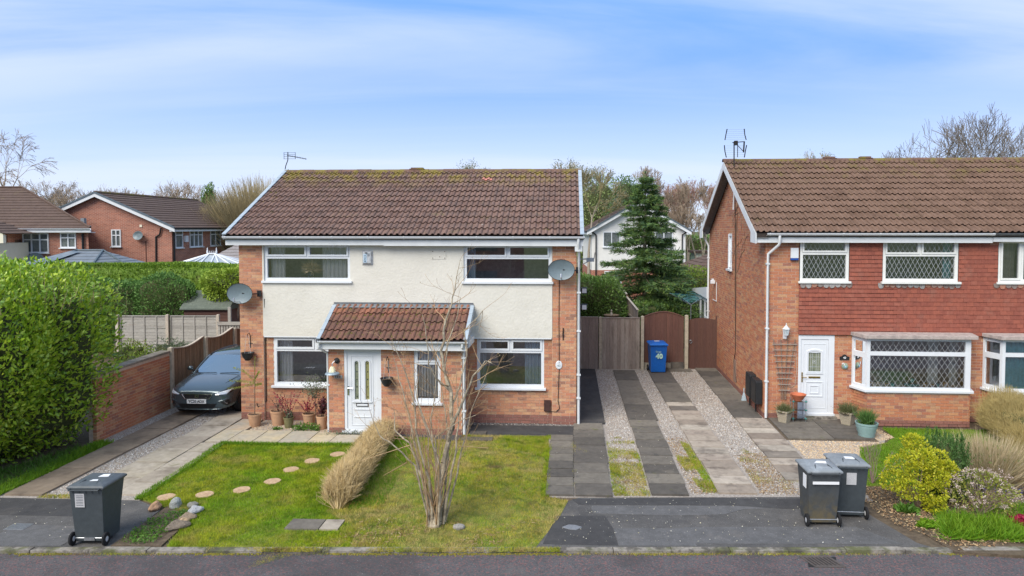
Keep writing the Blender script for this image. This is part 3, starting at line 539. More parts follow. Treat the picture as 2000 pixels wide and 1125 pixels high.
# ================================================================== HOUSE PARTS
U3 = (1, 0, 0); 
def tile_proto(name, m, w=.3, L=.40):
    xs = [0, .02, .047, .074, .094, .15, .17, .197, .224, .244, .3]; hs = [0, .028, .042, .028, 0, 0, .028, .042, .028, 0, 0]
    v = []; n = len(xs)
    for x, h in zip(xs, hs): v.append((x, 0, h + .032))
    for x, h in zip(xs, hs): v.append((x, L, h - .004))
    for x, h in zip(xs, hs): v.append((x, .012, h + .012))
    f = [(i, i + 1, n + i + 1, n + i) for i in range(n - 1)] + [(2 * n + i, 2 * n + i + 1, i + 1, i) for i in range(n - 1)]
    me = bpy.data.meshes.new(name); me.from_pydata(v, [], f); me.materials.append(m); me.update(); return me
def roof_mats(u0, nu, ev, ez, pitch, nc, gauge=.345, w=.3, last=None):
    c, s = math.cos(pitch), math.sin(pitch); L = []
    for j in range(nc):
        for i in range(nu):
            m = np.eye(4); t = j * gauge
            sc = 1.0
            if last and j == nc - 1: sc = last
            k = random.uniform(-.004, .007); t += random.uniform(-.010, .006)
            m[:3, 0] = (1, 0, 0); m[:3, 1] = (0, c * sc, s * sc); m[:3, 2] = (0, -s, c); m[:3, 3] = (u0 + i * w, ev + c * t - s * (.012 + k), ez + s * t + c * (.012 + k)); L.append(m)
    return L
def glaze(parent, a, b, c, d, v, m=m_glass):
    MB().quad((a, v, c), (b, v, c), (b, v, d), (a, v, d)).build('pane', m, parent)
def lattice(parent, a, b, c, d, v, dw=.116, dh=.22, t=.0034):
    mb = MB()
    for sgn in (1, -1):
        k0 = int(math.floor(-(d - c) / dh)) - 2; k1 = int(math.ceil((b - a) / dw)) + int(math.ceil((d - c) / dh)) + 3
        for k in range(k0 - 3, k1 + 3):
            # line: u = a + k*dw + sgn*(z-c)*dw/dh
            pts = []
            for z in (c, d): pts.append((a + k * dw + sgn * (z - c) * dw / dh, z))
            (ua, za), (ub, zb) = pts
            if max(ua, ub) <= a or min(ua, ub) >= b: continue
            def clip(p, q, lim, keep_greater):
                if (p[0] < lim) == keep_greater and (q[0] < lim) != keep_greater or (p[0] < lim) != (q[0] < lim):
                    f = (lim - p[0]) / (q[0] - p[0]); w = (lim, p[1] + f * (q[1] - p[1]))
                    return (w, q) if ((p[0] < lim) == keep_greater) else (p, w)
                return (p, q)
            p, q = (ua, za), (ub, zb); p, q = clip(p, q, a, True); p, q = clip(p, q, b, False)
            if p[0] < a - 1e-4 or q[0] > b + 1e-4 or p[0] > b + 1e-4 or q[0] < a - 1e-4: continue
            mb.quad((p[0] - t, v, p[1]), (p[0] + t, v, p[1]), (q[0] + t, v, q[1]), (q[0] - t, v, q[1]))
    if mb.v: tag(mb.build('lead_lattice', m_leadc, parent), kind='stuff')
def window(parent, u0, u1, z0, z1, v, open_, sashes=(), sill=.06, lead=False, frame=m_upvc, dep=.07, sillo=.05, label=None, glass=m_glass):
    """open_: fixed openings (glass); sashes: outer rects of opening lights"""
    holes = list(open_) + [(s[0], s[1], s[2], s[3]) for s in sashes]
    w = MB().plate(u0, u1, z0, z1, holes, v, v + dep).build('window', frame, parent, label=label)
    if sill: MB().box(u0 - .05, u1 + .05, v - sillo, v - .003, z0 - .045, z0 + .012).build('sill', frame, w, bevel=.006)
    for (a, b, c, d) in open_:
        glaze(w, a - .004, b + .004, c - .004, d + .004, v + .045)
        if lead: lattice(w, a, b, c, d, v + .040)
    for (a, b, c, d) in sashes:
        k = .05; MB().plate(a + .004, b - .004, c + .004, d - .004, [(a + k, b - k, c + k, d - k)], v - .018, v + .05).build('sash', frame, w)
        glaze(w, a + k - .003, b - k + .003, c + k - .003, d - k + .003, v + .03)
        if lead: lattice(w, a + k, b - k, c + k, d - k, v + .025)
    return w
def drape(name, parent, a, b, z0, z1, v, m, waves=6, amp=.03, gather=None):
    mb = MB(); n = waves * 8; rows = 8
    for j in range(rows + 1):
        z = z0 + (z1 - z0) * j / rows; f = 1.0
        for i in range(n + 1):
            s = i / n; u = a + (b - a) * s
            if gather: u += gather * (1 - j / rows) ** 1.5 * (1 - s) * (1 if gather > 0 else 1)
            mb.v.append((u, v + amp * math.sin(s * waves * 2 * math.pi + .4 * math.sin(z * 2)), z))
    for j in range(rows):
        for i in range(n): k = j * (n + 1) + i; mb.f.append((k, k + 1, k + n + 2, k + n + 1))
    return mb.build(name, m, parent, smooth=True)
def gutter(parent, u0, u1, v, z, r=.058, m=m_upvc, every=.9):
    mb = MB(); n = 8; pr = [(v + r * math.cos(math.pi + math.pi * i / n), z + r * math.sin(math.pi + math.pi * i / n)) for i in range(n + 1)]
    for (a, b), s in ((p, 0) for p in pr): mb.v += [(u0, a, b), (u1, a, b)]
    for i in range(n): mb.f.append((2 * i, 2 * i + 1, 2 * i + 3, 2 * i + 2))
    pr2 = [(v + (r - .006) * math.cos(math.pi + math.pi * i / n), z + (r - .006) * math.sin(math.pi + math.pi * i / n)) for i in range(n + 1)]
    b0 = len(mb.v)
    for a, b in pr2: mb.v += [(u0, a, b), (u1, a, b)]
    for i in range(n): mb.f.append((b0 + 2 * i + 2, b0 + 2 * i + 3, b0 + 2 * i + 1, b0 + 2 * i))
    mb.box(u0, u1, v - r - .004, v - r + .008, z - .004, z + .006)
    g = mb.build('gutter', m, parent)
    k = u0 + .06
    while k < u1:
        q = MB(); ro = r + .006
        for i in range(n):
            a0 = math.pi + math.pi * i / n; a1 = math.pi + math.pi * (i + 1) / n
            q.quad((k, v + ro * math.cos(a0), z + ro * math.sin(a0)), (k + .035, v + ro * math.cos(a0), z + ro * math.sin(a0)), (k + .035, v + ro * math.cos(a1), z + ro * math.sin(a1)), (k, v + ro * math.cos(a1), z + ro * math.sin(a1)))
        q.box(k, k + .035, v - r - .008, v - r + .01, z - .01, z + .010)
        q.build('gutter_bracket', m, g); k += every
    return g
def downpipe(parent, pts, r=.034, clips=(), m=m_upvcg):
    p = MB().tube(pts, r, 10).build('downpipe', m, parent, autosmooth=50)
    for z in clips:
        x, y = pts[-1][0], pts[-1][1]; MB().box(x - .05, x + .05, y - .042, y + .05, z - .018, z + .018).build('pipe_clip', m, p)
    return p
def ridge_run(parent, u0, u1, v, z, m, r=.115):
    pr = bpy.data.meshes.new('ridge_tile'); b = MB(); n = 8
    for s in (0, 1):
        for i in range(n + 1): a = math.pi * i / n; b.v.append((s, -math.cos(a), math.sin(a)))
    for i in range(n): b.f.append((i, i + 1, n + 2 + i, n + 1 + i))
    for s in (0,):
        for i in range(n + 1): a = math.pi * i / n; b.v.append((0, -math.cos(a) * .86, math.sin(a) * .86))
    k = 2 * (n + 1)
    for i in range(n): b.f.append((k + i, k + i + 1, i + 1, i))
    pr.from_pydata(b.v, [], b.f); pr.update(); L = []; x = u0; w = .45
    while x < u1 - .05:
        M = np.eye(4); ww = min(w, u1 - x); M[0, 0] = ww - .006; M[1, 1] = r; M[2, 2] = r * .85; M[:3, 3] = (x, v, z + random.uniform(-.006, .006)); L.append(M); x += w
    pieces('ridge_tile', L, pr, m, parent, FW)
def moss_lumps(parent, n, fu, s=.02):
    P = np.array([fu() for _ in range(n)]); R = frames(RN.normal(size=(n, 3)), RN.uniform(.5, 1.5, n) * s); V, F = scatter(OCT_V, OCT_F, P, R * np.array([1, 1, 1.])[None, None]); link_mesh('moss', np_mesh('moss', V, F), m_moss, parent, kind='stuff')
def verge(parent, u, ev, ez, pitch, nc, side, gauge=.345, w=.10, m=m_verge):
    c, s = math.cos(pitch), math.sin(pitch); pr = bpy.data.meshes.new('verge_cap'); b = MB().box(0, 1, 0, 1, 0, 1); pr.from_pydata(b.v, [], b.f); L = []
    for j in range(nc):
        for (x0, ww, h0, hh) in ((u, w, .035, .028), ((u if side < 0 else u + w - .02), .02, -.11, .15)):
            M = np.eye(4); M[:3, 0] = (ww, 0, 0); M[:3, 1] = (0, c * (gauge + .02), s * (gauge + .02)); M[:3, 2] = (0, -s * hh, c * hh); t = j * gauge - .02; lift = h0 + .012 * (1 if j % 1 == 0 else 0)
            M[:3, 3] = (x0, ev + c * t - s * lift, ez + s * t + c * lift); M[:3, 1] += np.array((0, s, -c)) * .014; L.append(M)
    pieces('verge_cap', L, pr, m, parent, FW)

# ================================================================== HOUSE A (cream, white porch door)
hA = thing('semi_detached_house', 'pair of brick semis with cream rendered upper front, brown tiled roof and white porch door', 'house', FA, 0, 0)
bp = box_proto('brick')
WA = 8.76; DA = 7.2
W1 = (.66, 2.93, 3.66, 4.62); W2 = (5.87, 8.12, 3.66, 4.62); G1 = (.86, 3.06, .92, 2.2); G2 = (6.2, 7.93, .92, 2.2)
wall = MB(); wall.plate(0, WA, 0, 4.7, [W1, W2, G1, G2, (3.3, 5.7, 0.02, 2.2)], .075, .26); wall.build('wall', m_mortarG, hA)
wa = [o for o in hA.children if o.name.startswith('wall')][0]
MB().plate(0, .62, 0, 4.62, [], .008, .074).box(8.14, WA, .008, .074, 0, 4.62).build('pier', m_mortar, wa)
sidebrick = mat('brick_side', [(.40, .17, .09), (.34, .14, .08)], .9, ns=5, namt=.3)
mb = MB(); mb.plate(.263, DA, 0, 4.7, [], 0, .2, axis='v'); mb.plate(.263, DA, 0, 4.7, [], WA - .2, WA, axis='v'); mb.plate(.2, WA - .2, 0, 4.7, [], DA - .2, DA); mb.build('side_wall', sidebrick, hA)
gb = MB()
for x in (.0, WA - .2): gb.prism([(0.0, 4.702), (DA, 4.702), (3.6, 6.72)], lambda a, z, x=x: (x, a, z), lambda a, z, x=x: (x + .2, a, z))
gb.build('gable_wall', sidebrick, hA)
MB().box(.26, WA - .26, .6, DA - .3, 2.35, 2.5).box(4.3, 4.45, .4, DA - .3, .1, 4.6).box(.26, WA - .26, .261, DA - .25, 4.62, 4.68).build('interior_floor', m_room, hA)
MB().box(.21, WA - .21, 1.9, 2.0, .05, 4.6).build('interior_wall', m_roomd, hA)
L = bricks((0, 0, 0), U3, (0, 1, 0), 0, .615, .225, 4.6) + bricks((0, 0, 0), U3, (0, 1, 0), 8.145, 8.755, .225, 4.6)
L += bricks((0, .065, 0), U3, (0, 1, 0), .62, 8.14, .225, 2.2, holes=[G1, G2, (2.7, 5.98, 0, 2.25)])
pieces('brick', L, bp, m_brickA, wa, FA, 180)
bpp = box_proto('plinth_brick')
L = bricks((0, -.004, 0), U3, (0, 1, 0), 0, .615, 0, .22) + bricks((0, -.004, 0), U3, (0, 1, 0), 8.145, 8.755, 0, .22) + bricks((0, .06, 0), U3, (0, 1, 0), .62, 2.68, 0, .22) + bricks((0, .06, 0), U3, (0, 1, 0), 6.0, 8.14, 0, .22)
pieces('plinth_brick', L, bpp, m_brickP, wa, FA)
# render panel with openings
rp = MB().plate(.62, 8.14, 2.22, 4.62, [W1, W2], -.012, .07).build('render_panel', m_render, hA)
MB().box(.64, 8.12, -.016, -.0125, 2.2, 2.225).build('bead', m_upvc, rp)
MB().box(5.05, 5.42, -.022, -.0125, 4.24, 4.47).build('blanking_plate', m_render, rp, bevel=.004, label='square cream cover plate left of the right-hand upper window')
for du, dz in ((5.08, 4.27), (5.39, 4.27), (5.08, 4.44), (5.39, 4.44), (5.26, 4.30)): MB().box(du - .01, du + .01, -.027, -.0225, dz - .01, dz + .01).build('screw', m_rust, rp)
def two_light(par, W, zt, lead=False, f=m_upvc, v=.03, **k):
    u0, u1, z0, z1 = W; mid = (u0 + u1) / 2
    return window(par, u0, u1, z0, z1, v, [(u0 + .075, u1 - .075, z0 + .085, zt - .035)], [(u0 + .05, mid - .02, zt + .02, z1 - .035), (mid + .02, u1 - .05, zt + .02, z1 - .035)], lead=lead, frame=f, sillo=.10, **k)
w1 = two_light(hA, W1, 4.28); w2 = two_light(hA, W2, 4.28); w3 = two_light(hA, G1, 1.86, v=.07); w4 = two_light(hA, G2, 1.86, v=.07)
drape('curtain', w1, .74, 1.12, 3.7, 4.6, .26, m_curt, 4); drape('curtain', w1, 2.1, 2.86, 3.7, 4.6, .28, m_curt, 7)
drape('curtain', w2, 5.93, 6.15, 3.7, 4.6, .26, m_curtb, 3); drape('curtain', w3, .93, 1.28, .95, 2.15, .28, m_curt, 4, .025)
drape('curtain', w4, 6.26, 6.42, .95, 2.15, .28, m_curtb, 2); drape('curtain', w4, 7.42, 7.86, .95, 2.15, .28, m_curtb, 5, .035, gather=.0)
# pampas display on the sill upstairs
t = thing('dried_flower_vase', 'pot of dried pampas plumes behind the upper left window', 'vase', FA, 1.82, .24, 3.74)
MB().lathe([(.04, 0), (.08, .04), (.085, .1), (.05, .16), (.045, .19)], n=14).build('vase', mat('vase_dark', [(.05, .07, .10)], .4), t)
d = RN.normal(size=(500, 3)) * [1, .25, .55] + [0, 0, .55]; d[:, 2] = np.abs(d[:, 2]) * np.where(RN.random(500) < .35, -.15, .8); foliage('plumes', t, np.tile([0, 0, .2], (500, 1)) + unit(d) * RN.uniform(0, .12, 500)[:, None], d, RN.uniform(.1, .24, 500), mat('pampas', [(.55, .42, .24), (.62, .50, .32), (.45, .33, .18)], .9, piece=1), TV=[(-.07, 0, 0), (.07, 0, 0), (0, 1, 0)], TF=NEED_F)
# fascia, soffit, gutter, roof
fa = MB().box(-.24, 3.86, -.215, -.19, 4.60, 4.79).build('fascia', m_fascia, hA); MB().box(3.862, 8.92, -.222, -.197, 4.585, 4.79).build('fascia', m_fascia, hA)
MB().box(-.24, 8.92, -.188, .006, 4.63, 4.65).build('soffit', m_fascia, hA)
gutter(hA, -.27, 8.96, -.285, 4.82, every=.92)
pitch = math.atan2(6.75 - 4.84, 3.6 + .24); EV, EZ = -.26, 4.835; cP, sP = math.cos(pitch), math.sin(pitch)
roof = MB(); T = .09
for e, z, r in (((-.26), EZ, 3.6),):
    roof.add([(-.24, EV, EZ), (8.94, EV, EZ), (8.94, 3.6, EZ + (3.6 - EV) * math.tan(pitch)), (-.24, 3.6, EZ + (3.6 - EV) * math.tan(pitch)), (-.24, EV, EZ - T), (8.94, EV, EZ - T), (8.94, 3.6, EZ - T + (3.6 - EV) * math.tan(pitch)), (-.24, 3.6, EZ - T + (3.6 - EV) * math.tan(pitch))], [(0, 1, 2, 3), (7, 6, 5, 4), (4, 5, 1, 0), (5, 6, 2, 1), (7, 4, 0, 3)])
    roof.add([(-.24, 7.46, EZ), (8.94, 7.46, EZ), (8.94, 3.6, EZ + (3.6 - EV) * math.tan(pitch)), (-.24, 3.6, EZ + (3.6 - EV) * math.tan(pitch)), (-.24, 7.46, EZ - T), (8.94, 7.46, EZ - T), (8.94, 3.6, EZ - T + (3.6 - EV) * math.tan(pitch)), (-.24, 3.6, EZ - T + (3.6 - EV) * math.tan(pitch))], [(3, 2, 1, 0), (4, 5, 6, 7), (0, 1, 5, 4), (1, 2, 6, 5), (3, 0, 4, 7)])
rfA = roof.build('roof', m_felt, hA)
tp = tile_proto('roof_tile', m_tileA)
slope = (3.6 - EV) / cP; nc = 13; ga = (slope - .02) / 12.6
pieces('roof_tile', roof_mats(-.16, 30, EV - .03, EZ, pitch, nc, ga, last=.62), tp, m_tileA, rfA, FA, 260)
ridge_run(rfA, -.24, 8.94, 3.6, EZ + (3.6 - EV) * math.tan(pitch) - .01, m_ridge)
verge(rfA, -.27, EV - .03, EZ, pitch, 13, -1, ga); verge(rfA, 8.84, EV - .03, EZ, pitch, 13, 1, ga)
ZR = EZ + (3.6 - EV) * math.tan(pitch)
MB().box(3.66, 4.12, 3.50, 3.72, ZR + .06, ZR + .10).box(3.70, 4.08, 3.53, 3.69, ZR + .10, ZR + .135).build('ridge_vent', m_ridge, rfA, bevel=.01)
for k, (i, j) in enumerate(((17.6, 9),)):
    m = roof_mats(5.98, 1, EV - .03 + cP * ga * 10.25, EZ + sP * ga * 10.25, pitch, 1)[0]; m[:3, 1] *= .55; m[:3, 3] += np.array((0, -sP, cP)) * .02
    o = bpy.data.objects.new('replaced_tile', tile_proto('replaced_tile', m_pink)); COL.objects.link(o); o.parent = rfA; o.matrix_basis = Matrix(m.tolist()); o['label'] = 'pink replaced roof tile'
def rf(u0, u1, t0, t1, bias=1.0):
    def f():
        t = t0 + (t1 - t0) * (random.random() ** bias); u = random.uniform(u0, u1); return (u, EV + cP * t - sP * .035, EZ + sP * t + cP * .035)
    return f
moss_lumps(rfA, 420, rf(-.1, 3.6, slope, slope - .55, 1.6), .02); moss_lumps(rfA, 90, rf(-.1, 8.8, 0, slope), .013); moss_lumps(rfA, 120, rf(5, 8.8, slope, slope - .3), .016)
moss_lumps(rfA, 160, rf(-.2, .2, slope * .4, slope, .7), .018)
downpipe(hA, [(8.80, -.285, 4.78), (8.80, -.285, 4.62), (8.815, -.045, 4.36), (8.815, -.045, .02)], .034, (3.4, 2.42, 1.3, .7))
MB().box(8.71, 8.90, -.215, .0, 4.45, 4.60).build('pipe_hopper', m_upvcg, hA)
# telephone cable and junction box
cb = MB().tube([(8.32, -.01, 4.1), (8.31, -.012, 2.6), (8.32, -.012, 1.5), (8.29, -.012, .62), (8.33, -.012, .42), (8.24, -.012, .33), (7.95, .02, .34)], .009, 5).build('telephone_cable', m_iron, hA)
MB().box(7.93, 8.10, .0, .058, .34, .62).build('meter_flap', mat('flap_brown', [(.06, .03, .025)], .7), hA, bevel=.006)
MB().tube([(.665, -.02, 3.2), (.655, .05, 2.1), (.65, .052, .5), (.45, -.01, .36), (.42, -.012, .46)], .009, 5).build('telephone_cable', m_iron, hA)
# ---- porch
po = MB(); PU0, PU1, PV = 2.69, 5.97, -1.0
D = (3.07, 3.99, .04, 2.13); PW = (4.80, 5.45, .78, 2.12)
po.plate(PU0, PU1, 0, 2.3, [D, PW], PV + .008, PV + .16); po.plate(PV + .162, .06, 0, 2.3, [], PU0 + .008, PU0 + .15, axis='v'); po.plate(PV + .162, .06, 0, 2.3, [], PU1 - .15, PU1 - .008, axis='v')
porch = po.build('porch', m_mortar, hA)
L = bricks((0, PV, 0), U3, (0, 1, 0), PU0, PU1, .15, 2.16, holes=[D, PW], dep=.09)
L += bricks((PU1, 0, 0), (0, 1, 0), (-1, 0, 0), PV + .11, .06, .15, 2.16, dep=.09) + bricks((PU0, 0, 0), (0, -1, 0), (1, 0, 0), -.06, -PV - .11, .15, 2.16, dep=.09)
pieces('brick', L, bp, m_brickA, porch, FA, 120); pieces('plinth_brick', bricks((0, PV - .004, 0), U3, (0, 1, 0), PU0, PU1, 0, .14, holes=[D]), bpp, m_brickP, porch, FA)
MB().box(PU0 + .16, PU1 - .16, -.35, -.3, .02, 2.28).build('interior_wall', m_roomd, porch)
MB().prism([(PV - .02, 2.302), (.07, 2.302), (.07, 3.0)], lambda a, z: (PU0 + .01, a, z), lambda a, z: (PU0 + .1, a, z)).prism([(PV - .02, 2.302), (.07, 2.302), (.07, 3.0)], lambda a, z: (PU1 - .1, a, z), lambda a, z: (PU1 - .01, a, z)).build('porch_cheek', m_fascia, porch)
MB().box(2.50, 4.36, -1.215, -1.19, 2.12, 2.29).build('fascia', m_fascia, porch); MB().box(4.362, 6.12, -1.222, -1.197, 2.10, 2.29).build('fascia', m_fascia, porch)
MB().box(2.50, 6.12, -1.188, PV + .005, 2.13, 2.15).build('soffit', m_fascia, porch); MB().box(2.46, PU0 + .005, PV + .006, .0, 2.13, 2.29).box(PU1 - .005, 6.14, PV + .006, .0, 2.13, 2.29).build('boxed_eave', m_fascia, porch)
gutter(porch, 2.53, 6.17, -1.285, 2.33, .052, every=.93)
pp = math.atan2(3.06 - 2.34, 1.24); ev, ez = -1.27, 2.345; c2, s2 = math.cos(pp), math.sin(pp); psl = 1.25 / c2
prf = MB().add([(2.48, ev, ez), (6.14, ev, ez), (6.14, -.014, ez + (-.014 - ev) * math.tan(pp)), (2.48, -.014, ez + (-.014 - ev) * math.tan(pp)), (2.48, ev, ez - .06), (6.14, ev, ez - .06), (6.14, -.014, ez - .06 + (-.014 - ev) * math.tan(pp)), (2.48, -.014, ez - .06 + (-.014 - ev) * math.tan(pp))], [(0, 1, 2, 3), (7, 6, 5, 4), (4, 5, 1, 0), (5, 6, 2, 1), (7, 4, 0, 3)]).build('porch_roof', m_felt, porch)
tpp = tile_proto('roof_tile', m_tileP)
pieces('roof_tile', roof_mats(2.60, 12, ev - .02, ez, pp, 4, .335, w=.291), tpp, m_tileP, prf, FA)
verge(prf, 2.52, ev - .02, ez, pp, 4, -1, .335, w=.09); verge(prf, 6.07, ev - .02, ez, pp, 4, 1, .335, w=.09)
a = ev + c2 * 1.28; za = ez + s2 * 1.28 + .085
MB().add([(2.5, a - .10, za - .055), (6.12, a - .10, za - .055), (6.12, -.017, za + .01), (2.5, -.017, za + .01), (2.5, -.03, za + .05), (6.12, -.03, za + .05), (6.12, -.017, za + .05), (2.5, -.017, za + .05)], [(0, 1, 2, 3), (3, 2, 5, 4), (4, 5, 6, 7)]).build('lead_flashing', m_lead, prf)
def prf_pt():
    t = random.uniform(0, 1.3); return (random.uniform(2.6, 5.2), ev + c2 * t - s2 * .04, ez + s2 * t + c2 * .04)
moss_lumps(prf, 320, prf_pt, .017)
downpipe(porch, [(6.03, -1.28, 2.30), (6.03, -1.28, 2.2), (6.03, -1.03, 2.05), (6.03, -1.03, .03)], .034, (1.9, .6))
downpipe(porch, [(2.55, -1.28, 2.30), (2.55, -1.28, 2.16), (2.66, -.98, 1.98), (2.665, -.97, .03)], .03, (1.2,))
# front door
m_door = m_upvc
def vdrop(pp): return pp
fd = MB().plate(D[0], D[1], D[2], D[3], [(D[0] + .07, D[1] - .11, .12, 2.02)], PV + .012, PV + .09).build('front_door', m_door, porch, bevel=.004)
du0, du1 = D[0] + .074, D[1] - .114; dc = (du0 + du1) / 2
lf = MB().plate(du0, du1, .125, 2.015, [(dc - .19, dc - .075, .80, 1.80), (dc + .075, dc + .19, .80, 1.80)], PV + .03, PV + .075).build('door_leaf', m_door, fd)
m_stain = mat('leaded_glass', [(.10, .13, .10), (.22, .24, .16), (.14, .18, .19)], .25, ns=14, namt=.3, spec=.6); m_staing = mat('leaded_glass_green', [(.20, .20, .07), (.28, .27, .12), (.15, .17, .10)], .25, ns=14, namt=.3, spec=.6)
for k, mm in ((-1, m_stain), (1, m_staing)):
    cx = dc + k * .1325
    arch = [(cx - .05, .84), (cx + .05, .84)] + [(cx + .05 * math.cos(t), 1.74 + .05 * math.sin(t)) for t in np.linspace(0, math.pi, 9)]
    MB().box(cx - .0575, cx + .0575, PV + .05, PV + .06, .80, 1.80).build('glass_panel', mm, lf)
    # arched moulding
    o = [(cx - .085, .80), (cx + .085, .80)] + [(cx + .085 * math.cos(t), 1.75 + .075 * math.sin(t)) for t in np.linspace(0, math.pi, 9)]
    i_ = [(cx - .05, .84), (cx + .05, .84)] + [(cx + .05 * math.cos(t), 1.74 + .05 * math.sin(t)) for t in np.linspace(0, math.pi, 9)]
    mo = MB(); n = len(o); mo.v = [(x, PV + .012, z) for x, z in o] + [(x, PV + .018, z) for x, z in i_] + [(x, PV + .05, z) for x, z in i_] + [(x * 1 + (x - cx) * .04, PV + .03, z) for x, z in o]
    for q in range(n):
        r = (q + 1) % n; mo.f += [(q, r, n + r, n + q), (n + q, n + r, 2 * n + r, 2 * n + q), (3 * n + q, 3 * n + r, r, q)]
    mo.build('moulding', m_door, lf); MB().box(cx - .11, cx + .11, PV + .0, PV + .03, .765, .795).build('moulding', m_door, lf, bevel=.005)
    for z in (.9, 1.15, 1.33, 1.52, 1.72): MB().box(cx - .012, cx + .012, PV + .046, PV + .05, z - .014, z + .014).build('lead_diamond', m_iron, lf)
MB().plate(dc - .15, dc + .15, .67, .75, [(dc - .135, dc + .135, .683, .737)], PV + .012, PV + .03).build('letterbox_frame', m_iron, lf); MB().box(dc - .134, dc + .134, PV + .016, PV + .03, .684, .736).build('letterbox', m_upvc, lf, bevel=.003)
for z in (.585, .40): MB().box(dc - .21, dc + .21, PV + .014, PV + .03, z, z + .022).build('moulding', m_door, lf, bevel=.004)
MB().box(dc - .26, dc + .26, PV + .020, PV + .03, .20, .215).box(dc - .27, dc - .26, PV + .02, PV + .03, .2, 1.9).box(dc + .26, dc + .27, PV + .02, PV + .03, .2, 1.9).box(dc - .27, dc + .27, PV + .02, PV + .03, 1.9, 1.912).build('moulding', m_door, lf)
MB().box(du0 + .012, du0 + .045, PV + .01, PV + .03, .95, 1.17).tube([(du0 + .03, PV - .0, 1.13), (du0 + .03, PV - .03, 1.13), (du0 + .14, PV - .03, 1.125)], .011, 6).build('door_handle', m_chrome, lf)
MB().box(D[0] - .05, D[1] + .03, PV - .06, PV + .006, .02, .075).build('door_sill', m_upvc, fd, bevel=.006)
u0, u1, z0, z1 = PW
pw = window(porch, u0, u1, z0, z1, PV + .02, [(u0 + .07, u1 - .07, z0 + .10, 1.72)], [(u0 + .04, u1 - .04, 1.77, z1 - .03)], sillo=.09, label='narrow porch window with vertical blind')
for i in range(8): x = u0 + .08 + i * .068; MB().box(x, x + .05, PV + .13 + .01 * (i % 2), PV + .135 + .01 * (i % 2), z0 + .12, z1 - .06).build('blind_slat', m_curt, pw)
# ================================================================== HOUSE B (tile hung, leaded bay windows)
hB = thing('semi_detached_house', 'brick semi with red hung tiles, diamond leaded windows and gable end facing the driveway', 'house', FB, 0, 0)
WB, DB = 10.2, 7.75
X1 = (.88, 2.12, 3.64, 4.76); X2 = (2.98, 4.86, 3.64, 4.76); X3 = (5.86, 7.5, 3.64, 4.76); XD = (.88, 1.80, .10, 2.22)
H1 = (2.36, 5.06, 0, 2.30); H2 = (5.66, 8.4, 0, 2.30); XS = (3.98, 4.52, 3.68, 4.83)
wb = MB().plate(.008, WB, 0, 4.76, [X1, X2, X3, XD, H1, H2], .008, .2).plate(.2, DB, 0, 4.76, [XS], .008, .2, axis='v')
wb.plate(.2, DB, 0, 4.76, [], WB - .2, WB, axis='v').plate(.2, WB - .2, 0, 4.76, [], DB - .2, DB)
EVB, EZB, RV, RZ = -.26, 4.90, 3.9, 7.14; pB = math.atan2(RZ - EZB, RV - EVB); tB = math.tan(pB)
wb.prism([(.0 + .01, 4.762), (DB, 4.762), (DB, EZB - .1), (RV, RZ - .12), (.01, EZB + .14 - .1)], lambda a, z: (.008, a, z), lambda a, z: (.2, a, z))
wallB = wb.build('wall', m_mortar, hB)
MB().box(.21, WB - .21, .7, DB - .3, 2.35, 2.5).box(.21, WB - .21, .21, DB - .3, 4.66, 4.72).box(5.3, 5.45, .4, DB - .3, .1, 4.6).build('interior_floor', m_room, hB)
MB().box(.21, WB - .21, 1.9, 2.0, .05, 4.6).build('interior_wall', m_roomd, hB)
bpb = box_proto('brick')
L = bricks((0, 0, 0), U3, (0, 1, 0), 0, .875, .15, 4.74, holes=[XD], first=lambda k: .112 if k % 2 else 0)
L += bricks((0, 0, 0), U3, (0, 1, 0), 1.80, 2.36, .15, 2.26) + bricks((0, 0, 0), U3, (0, 1, 0), 5.06, 5.66, .15, 2.26)
def gtop(z):
    h = (z + .16 - EZB) / tB; return (max(0, EVB + h), min(DB, 2 * RV - EVB - h))
LS = bricks((0, 0, 0), (0, 1, 0), (1, 0, 0), 0, DB, .15, 7.0, holes=[XS], first=lambda k: 0 if k % 2 else .112, top=gtop)
